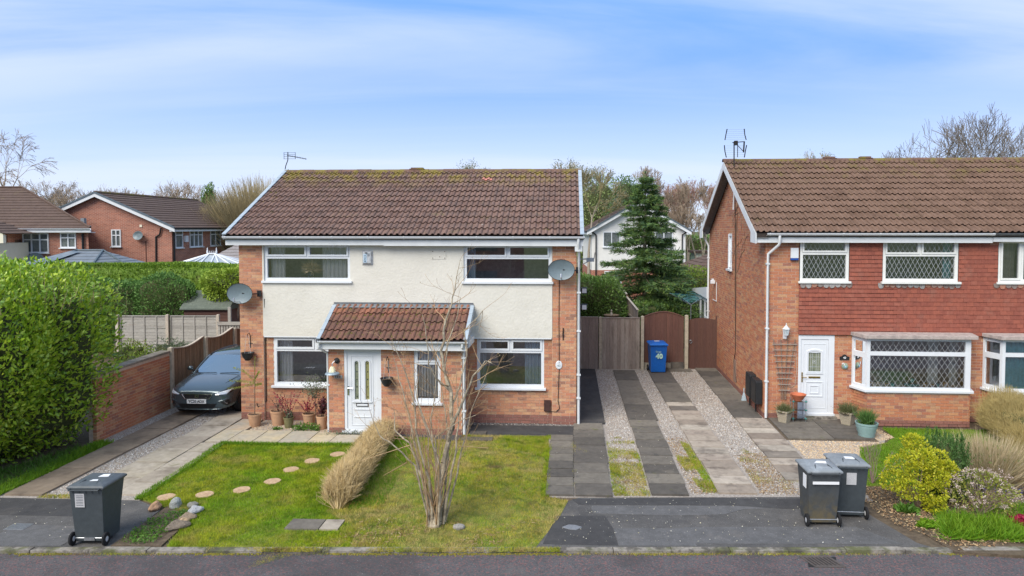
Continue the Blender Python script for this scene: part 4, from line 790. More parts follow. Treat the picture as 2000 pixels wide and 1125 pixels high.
def bay(parent, u0, u1, hole, curt, label, extra=None):
    v = -.5; su = .19
    LL = bricks((0, v, 0), U3, (0, 1, 0), u0 + .02, u1 - .02, .15, .86, dep=.08)
    bw = MB().slab([(u0 + .012, v + .01), (u1 - .012, v + .01), (u1 + su - .012, .1), (u0 - su + .012, .1)], 0, .86).build('bay_base', m_mortar, parent)
    ang = math.atan2(.5, -su); le = math.hypot(.5, su); ux, uy = -su / le, .5 / le
    LL += bricks((u0, v, 0), (ux, uy, 0), (uy, -ux, 0), .0, le, .15, .86, dep=.08) + bricks((u1, v, 0), (-ux, uy, 0), (-uy, -ux, 0), .0, le, .15, .86, dep=.08)
    pieces('brick', LL, bpb, m_brickB, bw, FB, 70 if extra is None else 20)
    pieces('plinth_brick', bricks((0, v - .012, 0), U3, (0, 1, 0), u0, u1, 0, .14, dep=.08), bpp, m_brickP, bw, FB)
    w = MB().plate(u0, u1, .93, 2.24, [(u0 + .075, u1 - .13, .99, 1.80), (u0 + .075, u1 - .13, 1.90, 2.175)], v, v + .07).build('bay_window', m_upvc, parent, label=label)
    for (c, d) in ((.99, 1.80), (1.90, 2.175)):
        glaze(w, u0 + .07, u1 - .125, c, d, v + .04)
        if extra is None: lattice(w, u0 + .075, u1 - .13, c, d, v + .035, .142, .215)
    for sgn, ub in ((-1, u0), (1, u1)):
        sm = MB(); sm.plate(0, le, .93, 2.24, [(.07, le - .06, 1.02, 1.72), (.07, le - .06, 1.86, 2.14)], 0, .06)
        sm.v = [(ub + sgn * (a * su / le) + (-sgn) * b * .5 / le, v + a * .5 / le + b * su / le, c) for a, b, c in sm.v]
        s_ = sm.build('side_light', m_upvc, w)
        for (c, d) in ((1.02, 1.72), (1.86, 2.14)):
            q = [(.07, c), (le - .06, c), (le - .06, d), (.07, d)]; MB().add([(ub + sgn * a * su / le - sgn * .03 * .93, v + a * .5 / le + .03 * .35, z) for a, z in q], [(0, 1, 2, 3)]).build('pane', m_glass, s_)
    MB().slab([(u0 - .02 - .04, v - .06), (u1 + .06, v - .06), (u1 + su + .06, -.003), (u0 - su - .06, -.003)], .865, .93).build('sill', m_upvc, w, bevel=.008)
    MB().slab([(u0 - .10, v - .13), (u1 + .10, v - .13), (u1 + su + .06, -.045), (u0 - su - .06, -.045)], 2.245, 2.335).build('bay_roof', m_feltroof, parent, bevel=.008)
    MB().slab([(u0, v + .1), (u1, v + .1), (u1 + su - .05, .3), (u0 - su + .05, .3)], .90, .935).build('window_board', m_upvcg, w)
    return w
b1 = bay(hB, 2.44, 4.98, H1, None, 'wide bay window with diamond leaded panes')
b2 = bay(hB, 5.74, 8.3, H2, None, 'plain bay window with teal blinds at the right edge', extra=1)
pieces('brick', L, bpb, m_brickB, wallB, FB, 200); pieces('side_brick', LS, box_proto('side_brick'), m_brickB, wallB, FB)
L = bricks((0, -.012, 0), U3, (0, 1, 0), .0, .86, 0, .14) + bricks((0, -.006, 0), U3, (0, 1, 0), 5.2, 5.5, 0, .14) + bricks((-.006, 0, 0), (0, 1, 0), (1, 0, 0), 0.11, DB, 0, .14)
pieces('plinth_brick', L, bpp, m_brickP, wallB, FB)
# hung tiles
m_hung = mat('hung_tile_red', [(.25, .078, .052), (.29, .092, .06), (.23, .072, .05), (.31, .11, .075)], .85, piece=.75, ns=3, namt=.15, stains=[((.24, .12, .09), 2, .55, .72, .5)], bump=(70, .3))
tk = MB().plate(.87, WB, 2.25, 4.76, [X1, X2, X3], -.026, .006).build('tile_hanging', m_felt, hB)
L = []; ch, tw = .110, .166; z = 2.25; k = 0
while z < 4.74:
    x = .862 - (tw / 2 if k % 2 else 0); h = min(ch + .012, 4.75 - z)
    while x < WB - .05:
        segs = [(max(x, .862), x + tw - .003)]
        for Hh in (X1, X2, X3):
            if z + h * .7 > Hh[2] - .06 and z < Hh[3]:
                ns = []
                for p, q in segs:
                    if q <= Hh[0] - .015 or p >= Hh[1] + .015: ns.append((p, q)); continue
                    if p < Hh[0] - .015: ns.append((p, Hh[0] - .015))
                    if q > Hh[1] + .015: ns.append((Hh[1] + .015, q))
                segs = ns
        for p, q in segs:
            if q - p > .02:
                M = BM((p, -.052 + random.uniform(-.003, .002), z), U3, (0, 1, 0), q - p, .013, h); M[:3, 2] = (0, .020, h); L.append(M)
        x += tw
    z += ch; k += 1
pieces('hung_tile', L, box_proto('hung_tile'), m_hung, tk, FB)
# scalloped tiles under the windows, grey with lichen
m_scal = mat('scallop_tile', [(.26, .25, .24), (.36, .17, .11), (.33, .33, .32), (.20, .15, .13), (.30, .29, .28)], .95, piece=.8, ns=12, namt=.4, bump=(40, .5))
sp = bpy.data.meshes.new('scalloped_tile'); poly = [(0, 0), (.5, 0), (1, 0), (1, -.45)] + [(.5 + .5 * math.cos(t), -.5 - .5 * math.sin(t)) for t in np.linspace(.15, math.pi - .15, 9)] + [(0, -.45)]
b = MB().prism(poly, lambda x, z: (x, 0, z), lambda x, z: (x, 1, z)); sp.from_pydata(b.v, [], b.f); L = []
for Hh, dz in ((X1, 0), (X2, 0), (X3, 0)):
    x = Hh[0] - .12 if Hh is not X1 else Hh[0]
    while x < min(Hh[1] + .05, 7.3): L.append(BM((x, -.068 + random.uniform(-.004, .004), 3.615), U3, (0, 1, 0), .142, .014, .135 + random.uniform(-.02, .02))); x += .148
pieces('scalloped_tile', L, sp, m_scal, tk, FB)
MB().box(5.62, 5.85, -.06, -.05, 4.60, 4.76).build('patched_tile', m_scal, tk, label='grey patched tile under the neighbour fascia')
# windows
m_cr = mat('cream_upvc', [(.68, .69, .66), (.74, .75, .72)], .4, ns=2, namt=.05, spec=.45)
u0, u1, z0, z1 = X1; wX1 = window(hB, u0, u1, z0, z1, -.03, [(u0 + .07, u1 - .07, z0 + .08, 4.34)], [(u0 + .05, u1 - .05, 4.40, z1 - .03)], lead=True, frame=m_cr, sillo=.07)
wX2 = two_light(hB, X2, 4.34, lead=True, f=m_cr, v=-.03)
u0, u1, z0, z1 = X3; wX3 = window(hB, u0, u1, z0, z1, -.03, [(u0 + .62, u1 - .1, z0 + .08, z1 - .1)], [(u0 + .05, u0 + .55, z0 + .06, z1 - .06)], frame=m_cr, sillo=.07)
drape('curtain', wX3, 5.95, 6.4, 3.7, 4.7, .2, mat('net_grey', [(.20, .19, .17), (.26, .25, .22)], .9), 5, .02); drape('curtain', wX3, 6.6, 7.3, 3.7, 4.7, .2, m_teal, 7, .03)
drape('curtain', wX2, 4.6, 4.8, 3.7, 4.7, .2, m_teal, 2, .02)
# narrow gable window in the side wall
s_ = MB().plate(XS[0], XS[1], XS[2], XS[3], [(XS[0] + .07, XS[1] - .07, XS[2] + .08, XS[3] - .07)], .0, .07, axis='v').build('side_window', m_upvc, hB); MB().quad((.05, XS[0], XS[2]), (.05, XS[1], XS[2]), (.05, XS[1], XS[3]), (.05, XS[0], XS[3])).build('pane', m_glass, s_)
MB().box(-.012, .0, XS[1] - .06, XS[1], XS[2], XS[3]).box(-.07, -.002, XS[0] - .05, XS[1] + .05, XS[2] - .04, XS[2] + .02).build('sill', m_upvc, s_)
# bay ornaments : inside the big bay on the window board
curtm = mat('curtain_grey_green', [(.40, .43, .40), (.50, .53, .50)], .9, ns=4, namt=.1)
drape('curtain', b1, 4.18, 4.44, .95, 2.2, .02, curtm, 4, .02); drape('curtain', b1, 4.72, 4.9, .95, 2.2, .0, curtm, 3, .02)
drape('curtain', b2, 5.83, 8.15, .95, 2.2, -.32, m_teal, 24, .02)
t = thing('glass_bowl_arrangement', 'teal glass bowl with white flowers and spikes inside the leaded bay window', 'flower bowl', FB, 3.66, -.26, .936)
m_tglass = mat('teal_glass', [(.08, .45, .42), (.2, .55, .5)], .15, ns=20, spec=.8)
MB().lathe([(.07, 0), (.09, .01), (.15, .04), (.20, .085), (.19, .085), (.12, .04), (0, .03)], n=24, sy=.6).build('bowl', m_tglass, t); MB().lathe([(0, .12), (.05, .14), (.07, .19), (.05, .24), (0, .25)], n=14).build('glass_ball', m_tglass, t)
d = RN.normal(size=(90, 3)) * [.8, .25, .3] + [0, 0, .8]; foliage('spikes', t, np.tile([0, 0, .1], (90, 1)), d, RN.uniform(.2, .45, 90), mat('spike_green', [(.10, .14, .06), (.25, .25, .18)], .8, piece=1), TV=[(-.03, 0, 0), (.03, 0, 0), (0, 1, 0)], TF=NEED_F)
q = RN.normal(size=(40, 3)) * [.13, .05, .07] + [0, 0, .33]; foliage('flowers', t, q, RN.normal(size=(40, 3)), RN.uniform(.02, .045, 40), m_paper)
m_orn = mat('sandstone_ornament', [(.50, .36, .18), (.42, .30, .16)], .7, ns=30, namt=.3); m_glz = mat('ornament_blue', [(.12, .19, .25), (.16, .24, .30)], .3)
spots = [(2.62, .11, .13, m_orn, 'square gold framed ornament at the left end of the bay window board'), (2.80, .07, .15, m_orn, 'narrow gold ornament beside the square one in the bay window'), (3.02, .08, .12, m_orn, 'upright gold framed picture left of the teal bowl'),
         (3.16, .12, .13, m_glz, 'blue glass frame just left of the teal bowl'), (3.98, .10, .13, m_orn, 'gold candle block right of the teal bowl'), (4.14, .09, .11, m_orn, 'small tilted gold block second right of the bowl'), (4.28, .09, .14, m_glz, 'dark blue ornament in front of the grey curtain'), (4.48, .12, .15, m_orn, 'gold frame near the right end of the bay window board'), (4.66, .08, .09, m_orn, 'smallest gold block at the right end of the bay window board')]
for x, w_, h_, mm, lab in spots:
    t = thing('window_ornament', lab, 'ornament', FB, x, -.30, .936, rz=random.uniform(-25, 25)); MB().plate(-w_ / 2, w_ / 2, 0, h_, [(-w_ / 2 + .02, w_ / 2 - .02, .02, h_ - .02)], -.02, .02).build('frame', mm, t); MB().box(-w_ / 2 + .02, w_ / 2 - .02, -.008, .01, .02, h_ - .02).build('picture', m_paperg if mm is m_orn else m_tglass, t)
# roof B
GA = (RV - EVB) / math.cos(pB); nB = 13; gB = (GA - .02) / 12.7
rb = MB(); T = .09
rb.add([(-.30, EVB, EZB), (WB + .1, EVB, EZB), (WB + .1, RV, RZ), (-.30, RV, RZ), (-.30, EVB, EZB - T), (WB + .1, EVB, EZB - T), (WB + .1, RV, RZ - T), (-.30, RV, RZ - T)], [(0, 1, 2, 3), (7, 6, 5, 4), (4, 5, 1, 0), (5, 6, 2, 1), (7, 4, 0, 3)])
rb.add([(-.30, 2 * RV - EVB, EZB), (WB + .1, 2 * RV - EVB, EZB), (WB + .1, RV, RZ), (-.30, RV, RZ), (-.30, 2 * RV - EVB, EZB - T), (WB + .1, 2 * RV - EVB, EZB - T), (WB + .1, RV, RZ - T), (-.30, RV, RZ - T)], [(3, 2, 1, 0), (4, 5, 6, 7), (0, 1, 5, 4), (1, 2, 6, 5), (3, 0, 4, 7)])
rfB = rb.build('roof', m_felt, hB)
pieces('roof_tile', roof_mats(-.33, 35, EVB - .03, EZB, pB, nB, gB, last=.7), tile_proto('roof_tile', m_tileB), m_tileB, rfB, FB)
ridge_run(rfB, -.34, WB, RV, RZ - .01, m_ridge)
for x in (2.75, 3.85): MB().box(x, x + .42, RV - .1, RV + .12, RZ + .06, RZ + .09).box(x + .04, x + .38, RV - .07, RV + .09, RZ + .09, RZ + .135).build('ridge_vent', m_ridge, rfB, bevel=.01)
cB, sB = math.cos(pB), math.sin(pB)
def rfb(u0, u1, t0, t1, bias=1.0):
    def f():
        t = t0 + (t1 - t0) * (random.random() ** bias); return (random.uniform(u0, u1), EVB + cB * t - sB * .035, EZB + sB * t + cB * .035)
    return f
moss_lumps(rfB, 260, rfb(-.3, 1.2, GA, GA - .5, 1.5), .018); moss_lumps(rfB, 200, rfb(-.3, 8.5, GA, GA - .35, 1.5), .014); moss_lumps(rfB, 90, rfb(-.3, 8.5, 0, GA), .012)
# barge boards, soffits, fascia
def barge(v0, z0, v1, z1, u, t, h, nm='barge_board'):
    mb = MB(); mb.prism([(v0, z0), (v1, z1), (v1, z1 - h), (v0, z0 - h)], lambda a, z: (u, a, z), lambda a, z: (u + t, a, z)); return mb.build(nm, m_fascia, rfB)
o = .085
barge(EVB + .02, EZB - .01, RV, RZ - .01, -.325, .022, .24); barge(2 * RV - EVB - .02, EZB - .01, RV + .001, RZ - .011, -.324, .022, .24)
MB().prism([(EVB + .0, EZB + .0), (.28, EZB + .28), (.28, 4.66), (EVB + .0, 4.64)], lambda a, z: (-.329, a, z), lambda a, z: (-.30, a, z)).build('barge_end', m_fascia, rfB); MB().prism([(2 * RV - EVB, EZB), (2 * RV - .28, EZB + .28), (2 * RV - .28, 4.66), (2 * RV - EVB, 4.64)], lambda a, z: (-.328, a, z), lambda a, z: (-.30, a, z)).build('barge_end', m_fascia, rfB)
sf = MB()
for (va, za, vb, zb) in ((EVB, EZB - .12, RV, RZ - .12), (2 * RV - EVB, EZB - .12, RV, RZ - .12)): sf.quad((-.31, va, za), (.0, va, za), (.0, vb, zb), (-.31, vb, zb))
sf.build('soffit', mat('soffit_grey', [(.20, .20, .20)], .8), rfB)
MB().box(-.30, 5.60, -.215, -.19, 4.66, 4.86).build('fascia', m_fascia, rfB); MB().box(5.61, WB, -.225, -.20, 4.69, 4.87).build('fascia', m_fascia, rfB); MB().box(-.30, WB, -.188, .006, 4.70, 4.72).build('soffit', m_fascia, rfB)
MB().box(-.298, -.002, -.188, .0, 4.66, 4.72).build('boxed_eave', m_fascia, rfB)
gutter(rfB, -.05, 5.6, -.285, 4.90, every=.92); gutter(rfB, 5.61, WB, -.285, 4.90, m=mat('gutter_grey', [(.10, .11, .12)], .5), every=1.2)
downpipe(hB, [(.28, -.285, 4.86), (.28, -.285, 4.66), (.27, -.24, 4.60), (.055, -.05, 4.36), (.05, -.045, .03)], .036, (4.1, 2.4, 1.0))
downpipe(hB, [(-.18, 7.86, 4.86), (-.18, 7.86, 4.66), (-.05, 7.72, 4.36), (-.05, 7.72, .03)], .036, (3.9, 1.9))
MB().tube([(-.012, 3.60, 6.0), (-.012, 3.42, 4.4), (-.012, 3.36, 2.6), (-.012, 3.30, 1.2), (-.012, 3.5, .8), (-.012, 3.1, .25)], .010, 5).build('aerial_cable', m_iron, hB)
MB().box(-.012, -.001, 3.2, 3.55, .2, .9).build('render_patch', mat('patch', [(.3, .2, .15)], .9, ns=5), hB)
MB().tube([(-.02, 6.3, 3.1), (-.02, 6.3, 2.42), (-.02, 6.95, 2.42)], .014, 5).build('white_conduit', m_upvcg, hB)
# front door B
fd = MB().plate(XD[0], XD[1], XD[2], XD[3], [(XD[0] + .07, XD[1] - .15, .19, 2.12)], -.012, .08).build('front_door', m_door, hB, bevel=.004)
a, b_ = XD[0] + .074, XD[1] - .154; dc = (a + b_) / 2
lf = MB().plate(a, b_, .195, 2.115, [(dc - .155, dc + .155, 1.27, 1.76)], .006, .05).build('door_leaf', m_door, fd)
MB().box(dc - .155, dc + .155, .028, .038, 1.27, 1.82).build('glass_panel', m_stain, lf)
arc = [(dc - .155 + .31 * i / 8, 1.76 + .045 * math.sin(math.pi * i / 8)) for i in range(9)]
mo = MB(); outl = [(dc - .20, 1.24), (dc + .20, 1.24), (dc + .20, 1.80)] + [(dc + .20 - .40 * i / 8, 1.80 + .055 * math.sin(math.pi * i / 8)) for i in range(1, 8)] + [(dc - .20, 1.80)]
inl = [(dc - .155, 1.27), (dc + .155, 1.27), (dc + .155, 1.76)] + [(dc + .155 - .31 * i / 8, 1.76 + .045 * math.sin(math.pi * i / 8)) for i in range(1, 8)] + [(dc - .155, 1.76)]
n = len(outl); mo.v = [(x, -.010, z) for x, z in outl] + [(x, -.004, z) for x, z in inl] + [(x, .03, z) for x, z in inl] + [(dc + (x - dc) * 1.06, .008, 1.5 + (z - 1.5) * 1.05) for x, z in outl]
for q in range(n): r = (q + 1) % n; mo.f += [(q, r, n + r, n + q), (n + q, n + r, 2 * n + r, 2 * n + q), (3 * n + q, 3 * n + r, r, q)]
mo.build('moulding', m_door, lf)
lc = MB()
for x in (-.10, -.05, .05, .10): lc.box(dc + x - .003, dc + x + .003, .022, .027, 1.27, 1.78)
for z in (1.38, 1.64): lc.box(dc - .155, dc + .155, .022, .027, z, z + .006)
for k in range(6): aa = k * math.pi / 3; lc.tube([(dc, .024, 1.52), (dc + .05 * math.cos(aa), .024, 1.52 + .05 * math.sin(aa)), (dc + .05 * math.cos(aa + .7), .024, 1.52 + .05 * math.sin(aa + .7))], .004, 4)
lc.build('lead_pattern', m_leadc, lf)
MB().box(dc - .22, dc + .22, -.012, .008, 1.20, 1.225).build('moulding', m_door, lf, bevel=.004)
MB().box(dc - .15, dc + .15, -.01, .008, 1.09, 1.135).build('letterbox', m_gold, lf, bevel=.004)
for (p, q, r, s2_) in ((.22, .14, .60, 1.0), (.12, .08, .68, .90)):
    MB().plate(dc - p, dc + p, r, s2_, [(dc - p + .02, dc + p - .02, r + .02, s2_ - .02)], -.008, .008).build('moulding', m_door, lf)
MB().plate(dc - .29, dc + .29, .30, 2.0, [(dc - .28, dc + .28, .31, 1.99)], -.002, .008).build('moulding', m_door, lf)
MB().box(a + .015, a + .045, -.006, .008, .98, 1.24).tube([(a + .03, -.006, 1.12), (a + .03, -.045, 1.12), (a + .14, -.045, 1.115)], .010, 6).build('door_handle', m_gold, lf)
MB().box(XD[0] - .02, XD[1] + .02, -.05, .0, .10, .16).build('door_sill', m_upvc, fd, bevel=.005); MB().box(XD[0] - .03, XD[1] + .05, -.16, .0, 0.0, .096).build('door_step', m_kerb, hB)
random.seed(8)
cm = MB()
for k in range(16):
    v_ = random.uniform(2.2, 4.6); z_ = random.uniform(3.2, 5.2); pts = [(-.006, v_, z_)]; a = random.uniform(-.3, .3)
    for i in range(9): a += random.gauss(0, .35); v_ += math.sin(a) * .16; z_ += .14 * math.cos(a) * (.8 if k % 4 else -1); pts.append((-.006, min(max(v_, 1.6), 5.4), min(z_, 5.9)))
    cm.tube(pts, .007, 3, False)
for k in range(7): x = 3.25 + k * .05; cm.tube([(-.006, x, 5.6 - k * .1), (-.006, x + random.gauss(0, .05), 4), (-.006, x + random.gauss(0, .05), 2.0 + k * .1)], .008, 3, False)
tag(cm.build('creeper_trace', mat('creeper_trace', [(.16, .10, .075), (.22, .15, .11)], .95), wallB), kind='stuff')
# ================================================================== WALLS, FENCES
m_cop = mat('coping_stone', [(.22, .19, .15), (.28, .24, .19)], .95, ns=4, namt=.25, stains=[((.10, .10, .05), 3, .5, .7, .6)], bump=(40, .5))
m_wbrown = mat('fence_brown', [(.21, .135, .085), (.26, .17, .105), (.18, .12, .075), (.235, .155, .095)], .9, piece=.7, ns=3, namt=.25, stretch=(5, 5, .8), stains=[((.06, .075, .02), 1.3, .55, .75, .6)], bump=(40, .4))
m_wgrey = mat('fence_grey', [(.32, .265, .22), (.38, .325, .275), (.27, .22, .185), (.35, .285, .235)], .95, piece=.7, ns=3, namt=.22, stretch=(6, 6, .7), stains=[((.17, .13, .10), 1.6, .5, .72, .6)], bump=(40, .4))
m_wred = mat('fence_red_brown', [(.155, .075, .058), (.18, .09, .068), (.135, .068, .054), (.17, .095, .07)], .9, piece=.7, ns=3, namt=.2, stretch=(6, 6, .7), stains=[((.17, .12, .09), 1.6, .58, .75, .4)], bump=(40, .4))
m_wgate = mat('gate_dark_brown', [(.105, .055, .043), (.125, .065, .05), (.095, .05, .042)], .85, piece=.7, ns=3, namt=.2, stretch=(6, 6, .7), bump=(40, .4))
m_wpale = mat('fence_weathered', [(.30, .285, .255), (.37, .35, .31), (.25, .235, .21)], .95, piece=.7, ns=3, namt=.25, stretch=(1, 1, 5), stains=[((.20, .14, .10), 1.2, .55, .72, .6), ((.12, .12, .10), 2, .6, .75, .5)], bump=(40, .4))
m_post = mat('concrete_post', [(.42, .37, .28), (.48, .43, .33), (.38, .33, .25)], .95, piece=.5, ns=3, namt=.2, bump=(60, .4))
gw = thing('garden_wall', 'low red brick garden wall with stone coping beside the left driveway', 'wall', FA, -2.62, -1.95)
MB().box(-.10, .092, .012, 2.97, -.1, 1.56).build('wall_core', m_mortarG, gw)
pieces('brick', bricks((.10, 0, 0), (0, 1, 0), (-1, 0, 0), 0, 2.97, .0, 1.54, dep=.09), bpb, m_brickW, gw, FA, 300)
pr = bpy.data.meshes.new('coping_stone'); b = MB().box(0, 1, 0, 1, 0, 1); pr.from_pydata(b.v, [], b.f)
pieces('coping_stone', [BM((-.15, .0 + i * .495, 1.56 + .004 * i), U3, (0, 1, 0), .29, .485, .055) for i in range(6)], pr, m_cop, gw, FA)
def board_fence(name, label, cat, fr, u, v, length, h, m, group=None, rz=0, bw=.145, top=None, gap=.006, z=0, cap=True, gravelboard=0, thick=.018, rails=True, over=.02, maxn=300, parent=None, capm=None):
    t = parent or thing(name, label, cat, fr, u, v, z, rz, group)
    pr = bpy.data.meshes.new('board'); b = MB().box(0, 1, 0, 1, 0, 1); pr.from_pydata(b.v, [], b.f); L = []; n = max(1, round(length / bw)); w = length / n
    for i in range(n):
        hh = top((i + .5) / n) if top else h
        M = BM((i * w, -thick * (i % 2) * .6, gravelboard), U3, (0, 1, 0), w - gap + over * (i % 2 == 0), thick, hh - gravelboard + random.uniform(-.004, .004)); L.append(M)
    pieces('board', L, pr, m, t, fr, maxn)
    if rails:
        for zz in (.35, h * .55, h - .25): MB().box(0, length, .03, .065, zz, zz + .07).build('rail', m, t)
    if cap:
        mb = MB(); 
        for i in range(n):
            a = i / n; c = (i + 1) / n; za = top(a) if top else h; zc = top(c) if top else h
            mb.add([(a * length, -.025, za + .002), (c * length, -.025, zc + .002), (c * length, .05, zc + .002), (a * length, .05, za + .002), (a * length, -.025, za + .03), (c * length, -.025, zc + .03), (c * length, .05, zc + .03), (a * length, .05, za + .03)], [(0, 3, 2, 1), (4, 5, 6, 7), (0, 1, 5, 4), (2, 3, 7, 6), (0, 4, 7, 3), (1, 2, 6, 5)])
        mb.build('capping', capm or m, t)
    if gravelboard: MB().box(0, length, -.01, .03, 0, gravelboard - .005).build('gravel_board', m_post, t)
    return t
def post(label, fr, u, v, h, w=.10, m=m_post, group=None, cat='fence post'):
    o = MB().box(-w / 2, w / 2, -w / 2, w / 2, -.05, h).add([(-w / 2, -w / 2, h + .001), (w / 2, -w / 2, h + .001), (w / 2, w / 2, h + .001), (-w / 2, w / 2, h + .001), (0, 0, h + .03)], [(0, 1, 4), (1, 2, 4), (2, 3, 4), (3, 0, 4)]).build('fence_post', m, bevel=.006)
    o.location = fr.w(u, v, 0); o.rotation_euler = (0, 0, fr.a); tag(o, label, cat, group); return o
# left fence runs away from the camera: panels along +v, seen from the right
G = 'brown fence panels beside the parked car'
m_capp = mat('capping_pale', [(.42, .36, .29), (.50, .44, .36)], .9, ns=5)
lv = [1.10, 2.90, 4.72, 6.55]
LB = ['brown dipped fence panel between the garden wall and the middle concrete post', 'brown dipped fence panel behind the parked car roof', 'furthest brown fence panel, mostly hidden by the house']
for i in range(3):
    board_fence('timber_fence', LB[i], 'fence', FA, -2.55, lv[i] + .06, 1.70, 1.62, m_wbrown, G, 90, .10, top=lambda s: 1.66 - .11 * math.sin(math.pi * min(1, s * 1.02)) ** 1.2 * (1 if s < 1 else 0) + .06 * s, gap=.004, capm=m_capp, rails=False)
for v_, l in zip(lv, ('concrete fence post at the end of the brick garden wall', 'concrete fence post rising behind the bonnet of the car', 'concrete fence post near the left corner of the rendered house', 'last concrete post of the brown fence, hidden by the house')): post(l, FA, -2.53, v_, 1.70, .12, group='concrete posts of the brown fence')
# rear gates and fences between the houses
gt = board_fence('side_gate', 'weathered grey boarded gate next to the white downpipe', 'gate', FA, 8.83, 6.92, .78, 1.84, m_wgrey, None, 0, .115, cap=True)
post('concrete post between the grey gate and the wide grey panel', FA, 9.69, 6.9, 1.86, .10, group='concrete posts between the houses')
board_fence('timber_fence', 'wide weathered grey fence panel left of the blue bin', 'fence', FA, 9.75, 6.92, 1.34, 1.82, m_wgrey, None, 0, .135)
post('concrete post just left of the blue bin', FA, 11.17, 6.86, 1.90, .11, group='concrete posts between the houses')
board_fence('timber_fence', 'dark red-brown arched fence panel behind the blue bin', 'fence', FA, 11.24, 7.06, 1.42, 1.86, m_wred, None, 0, .10, top=lambda s: 1.84 + .19 * math.sin(math.pi * s) ** .9, gravelboard=.22)
post('grey post between the arched panel and the dark gate', FA, 12.74, 7.0, 1.92, .12, group='concrete posts between the houses')
gt2 = board_fence('side_gate', 'dark brown garden gate with ring handle beside the brick gable wall', 'gate', FA, 12.83, 7.08, .95, 1.76, m_wgate, None, 0, .10, top=lambda s: 1.76 + .07 * math.sin(math.pi * s), cap=False, gap=.002)
MB().tube([(.07 + .05 * math.cos(a), -.04, .98 + .05 * math.sin(a)) for a in np.linspace(0, 2 * math.pi, 13)], .010, 5).build('ring_handle', m_steel, gt2); MB().box(.045, .095, -.03, -.005, 1.0, 1.05).build('handle_plate', m_steel, gt2)
post('dark brown timber post against the brick gable wall', FA, 13.83, 7.08, 1.90, .08, m_wgate)
# grey fence running away behind the gates
board_fence('timber_fence', 'tall pale board fence panel stepping down behind the gates, nearest', 'fence', FA, 11.06, 7.3, 2.5, 1.9, m_wgrey, 'pale boundary fence behind the gates', 94.3, .3, top=lambda s: 2.06 + .22 * s, cap=True, capm=m_capp)
board_fence('timber_fence', 'tall pale board fence panel stepping up behind the gates, furthest', 'fence', FA, 10.87, 9.85, 2.5, 1.9, m_wgrey, 'pale boundary fence behind the gates', 94.3, .3, top=lambda s: 2.38 + .22 * s, cap=True, capm=m_capp)
o = MB().box(-.22, .22, -.03, .03, 0, .26).build('concrete_slab', m_slabdark); o.location = FA.w(12.42, 6.98, 0); o.rotation_euler = (rad(-8), 0, FA.a); tag(o, 'mossy concrete slab leaning against the base of the arched panel', 'slab')
# waney-lap fence at the back left (grey)
gr = 'grey lapped fence panels at the back of the left garden'
def lap_panel(X, Y, w, label):
    t = thing('lapped_fence', label, 'fence', FW, X, Y, 0); pr = bpy.data.meshes.new('slat'); b = MB().box(0, 1, 0, 1, 0, 1); pr.from_pydata(b.v, [], b.f); L = []
    for k in range(15):
        z = .05 + k * .115; M = BM((0, -.02, z), U3, (0, 1, 0), w, .012, .135 + random.uniform(-.01, .008)); M[:3, 2] = (random.uniform(-.004, .004), .02, .13); M[2, 0] = random.uniform(-.012, .012); L.append(M)
    pieces('slat', L, pr, m_wpale, t, FW)
    for x in (.0, w * .25, w * .5, w * .75, w - .04): MB().box(x, x + .04, -.04, -.022, .02, 1.8).build('batten', m_wpale, t)
    MB().box(0, w, -.045, .03, 1.78, 1.81).build('capping', m_wpale, t)
for X, w, l in ((-15.35, 1.75, 'grey lapped fence panel nearest the laurel hedge'), (-13.50, 1.72, 'grey lapped fence panel in the middle, below the yew bush'), ): lap_panel(X, 25.0, w, l)
for X, l in ((-15.42, 'pale post at the left end of the lapped fence'), (-13.58, 'pale post between the two lapped panels'), (-11.72, 'pale timber post at the right end of the lapped fence')):
    post(l, FW, X, 24.93, 1.84, .10, m_capp, 'posts of the lapped fence')
t = thing('picket_fence', 'low slatted grey fence with rail left of the satellite dish pier', 'fence', FW, -11.62, 24.7)
for i in range(12): MB().box(i * .10, i * .10 + .07, 0, .02, 0, 1.52).build('picket', m_wpale, t)
MB().box(-.02, 1.3, -.04, -.001, 1.50, 1.62).build('rail', m_wpale, t); MB().box(.35, .45, .03, .11, 0, 2.15).build('post', m_wpale, t)
# ================================================================== WALL FITTINGS
def dish(label, fr, u, v, z, side):
    t = thing('satellite_dish', label, 'satellite dish', fr, u, v, z); mb = MB(); n = 28; R = [0, .12, .24, .31, .335]
    for r in R:
        for k in range(n): a = 2 * math.pi * k / n; mb.v.append((r * math.cos(a) * 1.0, .35 * r * r * 1.6 - .06, r * .78 * math.sin(a)))
    for i in range(len(R) - 1):
        for k in range(n): mb.f.append((i * n + k, i * n + (k + 1) % n, (i + 1) * n + (k + 1) % n, (i + 1) * n + k))
    mb.v = [(x, y * -1 - .10, q) for x, y, q in mb.v]; mb.build('reflector', m_dish, t, smooth=True)
    MB().tube([(.335 * math.cos(a), -.35 * .335 ** 2 * 1.6 - .04, .335 * .78 * math.sin(a)) for a in np.linspace(0, 2 * math.pi, 25)], .006, 4).build('rim', m_black, t)
    MB().tube([(0, -.06, -.22), (0, -.30, -.20), (0, -.42, -.16)], .011, 5).tube([(0, -.42, -.17), (0, -.40, -.08)], .026, 8).build('feed_arm', m_steel, t)
    MB().tube([(side * .04, -.04, 0), (side * .30, .0, -.02), (side * .42, .10, -.02)], .018, 6).box(side * .42 - .05, side * .42 + .05, .09, .125, -.10, .06).build('wall_bracket', m_black, t)
dish('oval grey satellite dish on the left corner of the rendered house', FA, .13, -.16, 3.36, 1)
dish('oval grey satellite dish below the right upper window of the rendered house', FA, 8.37, -.16, 3.99, 1)
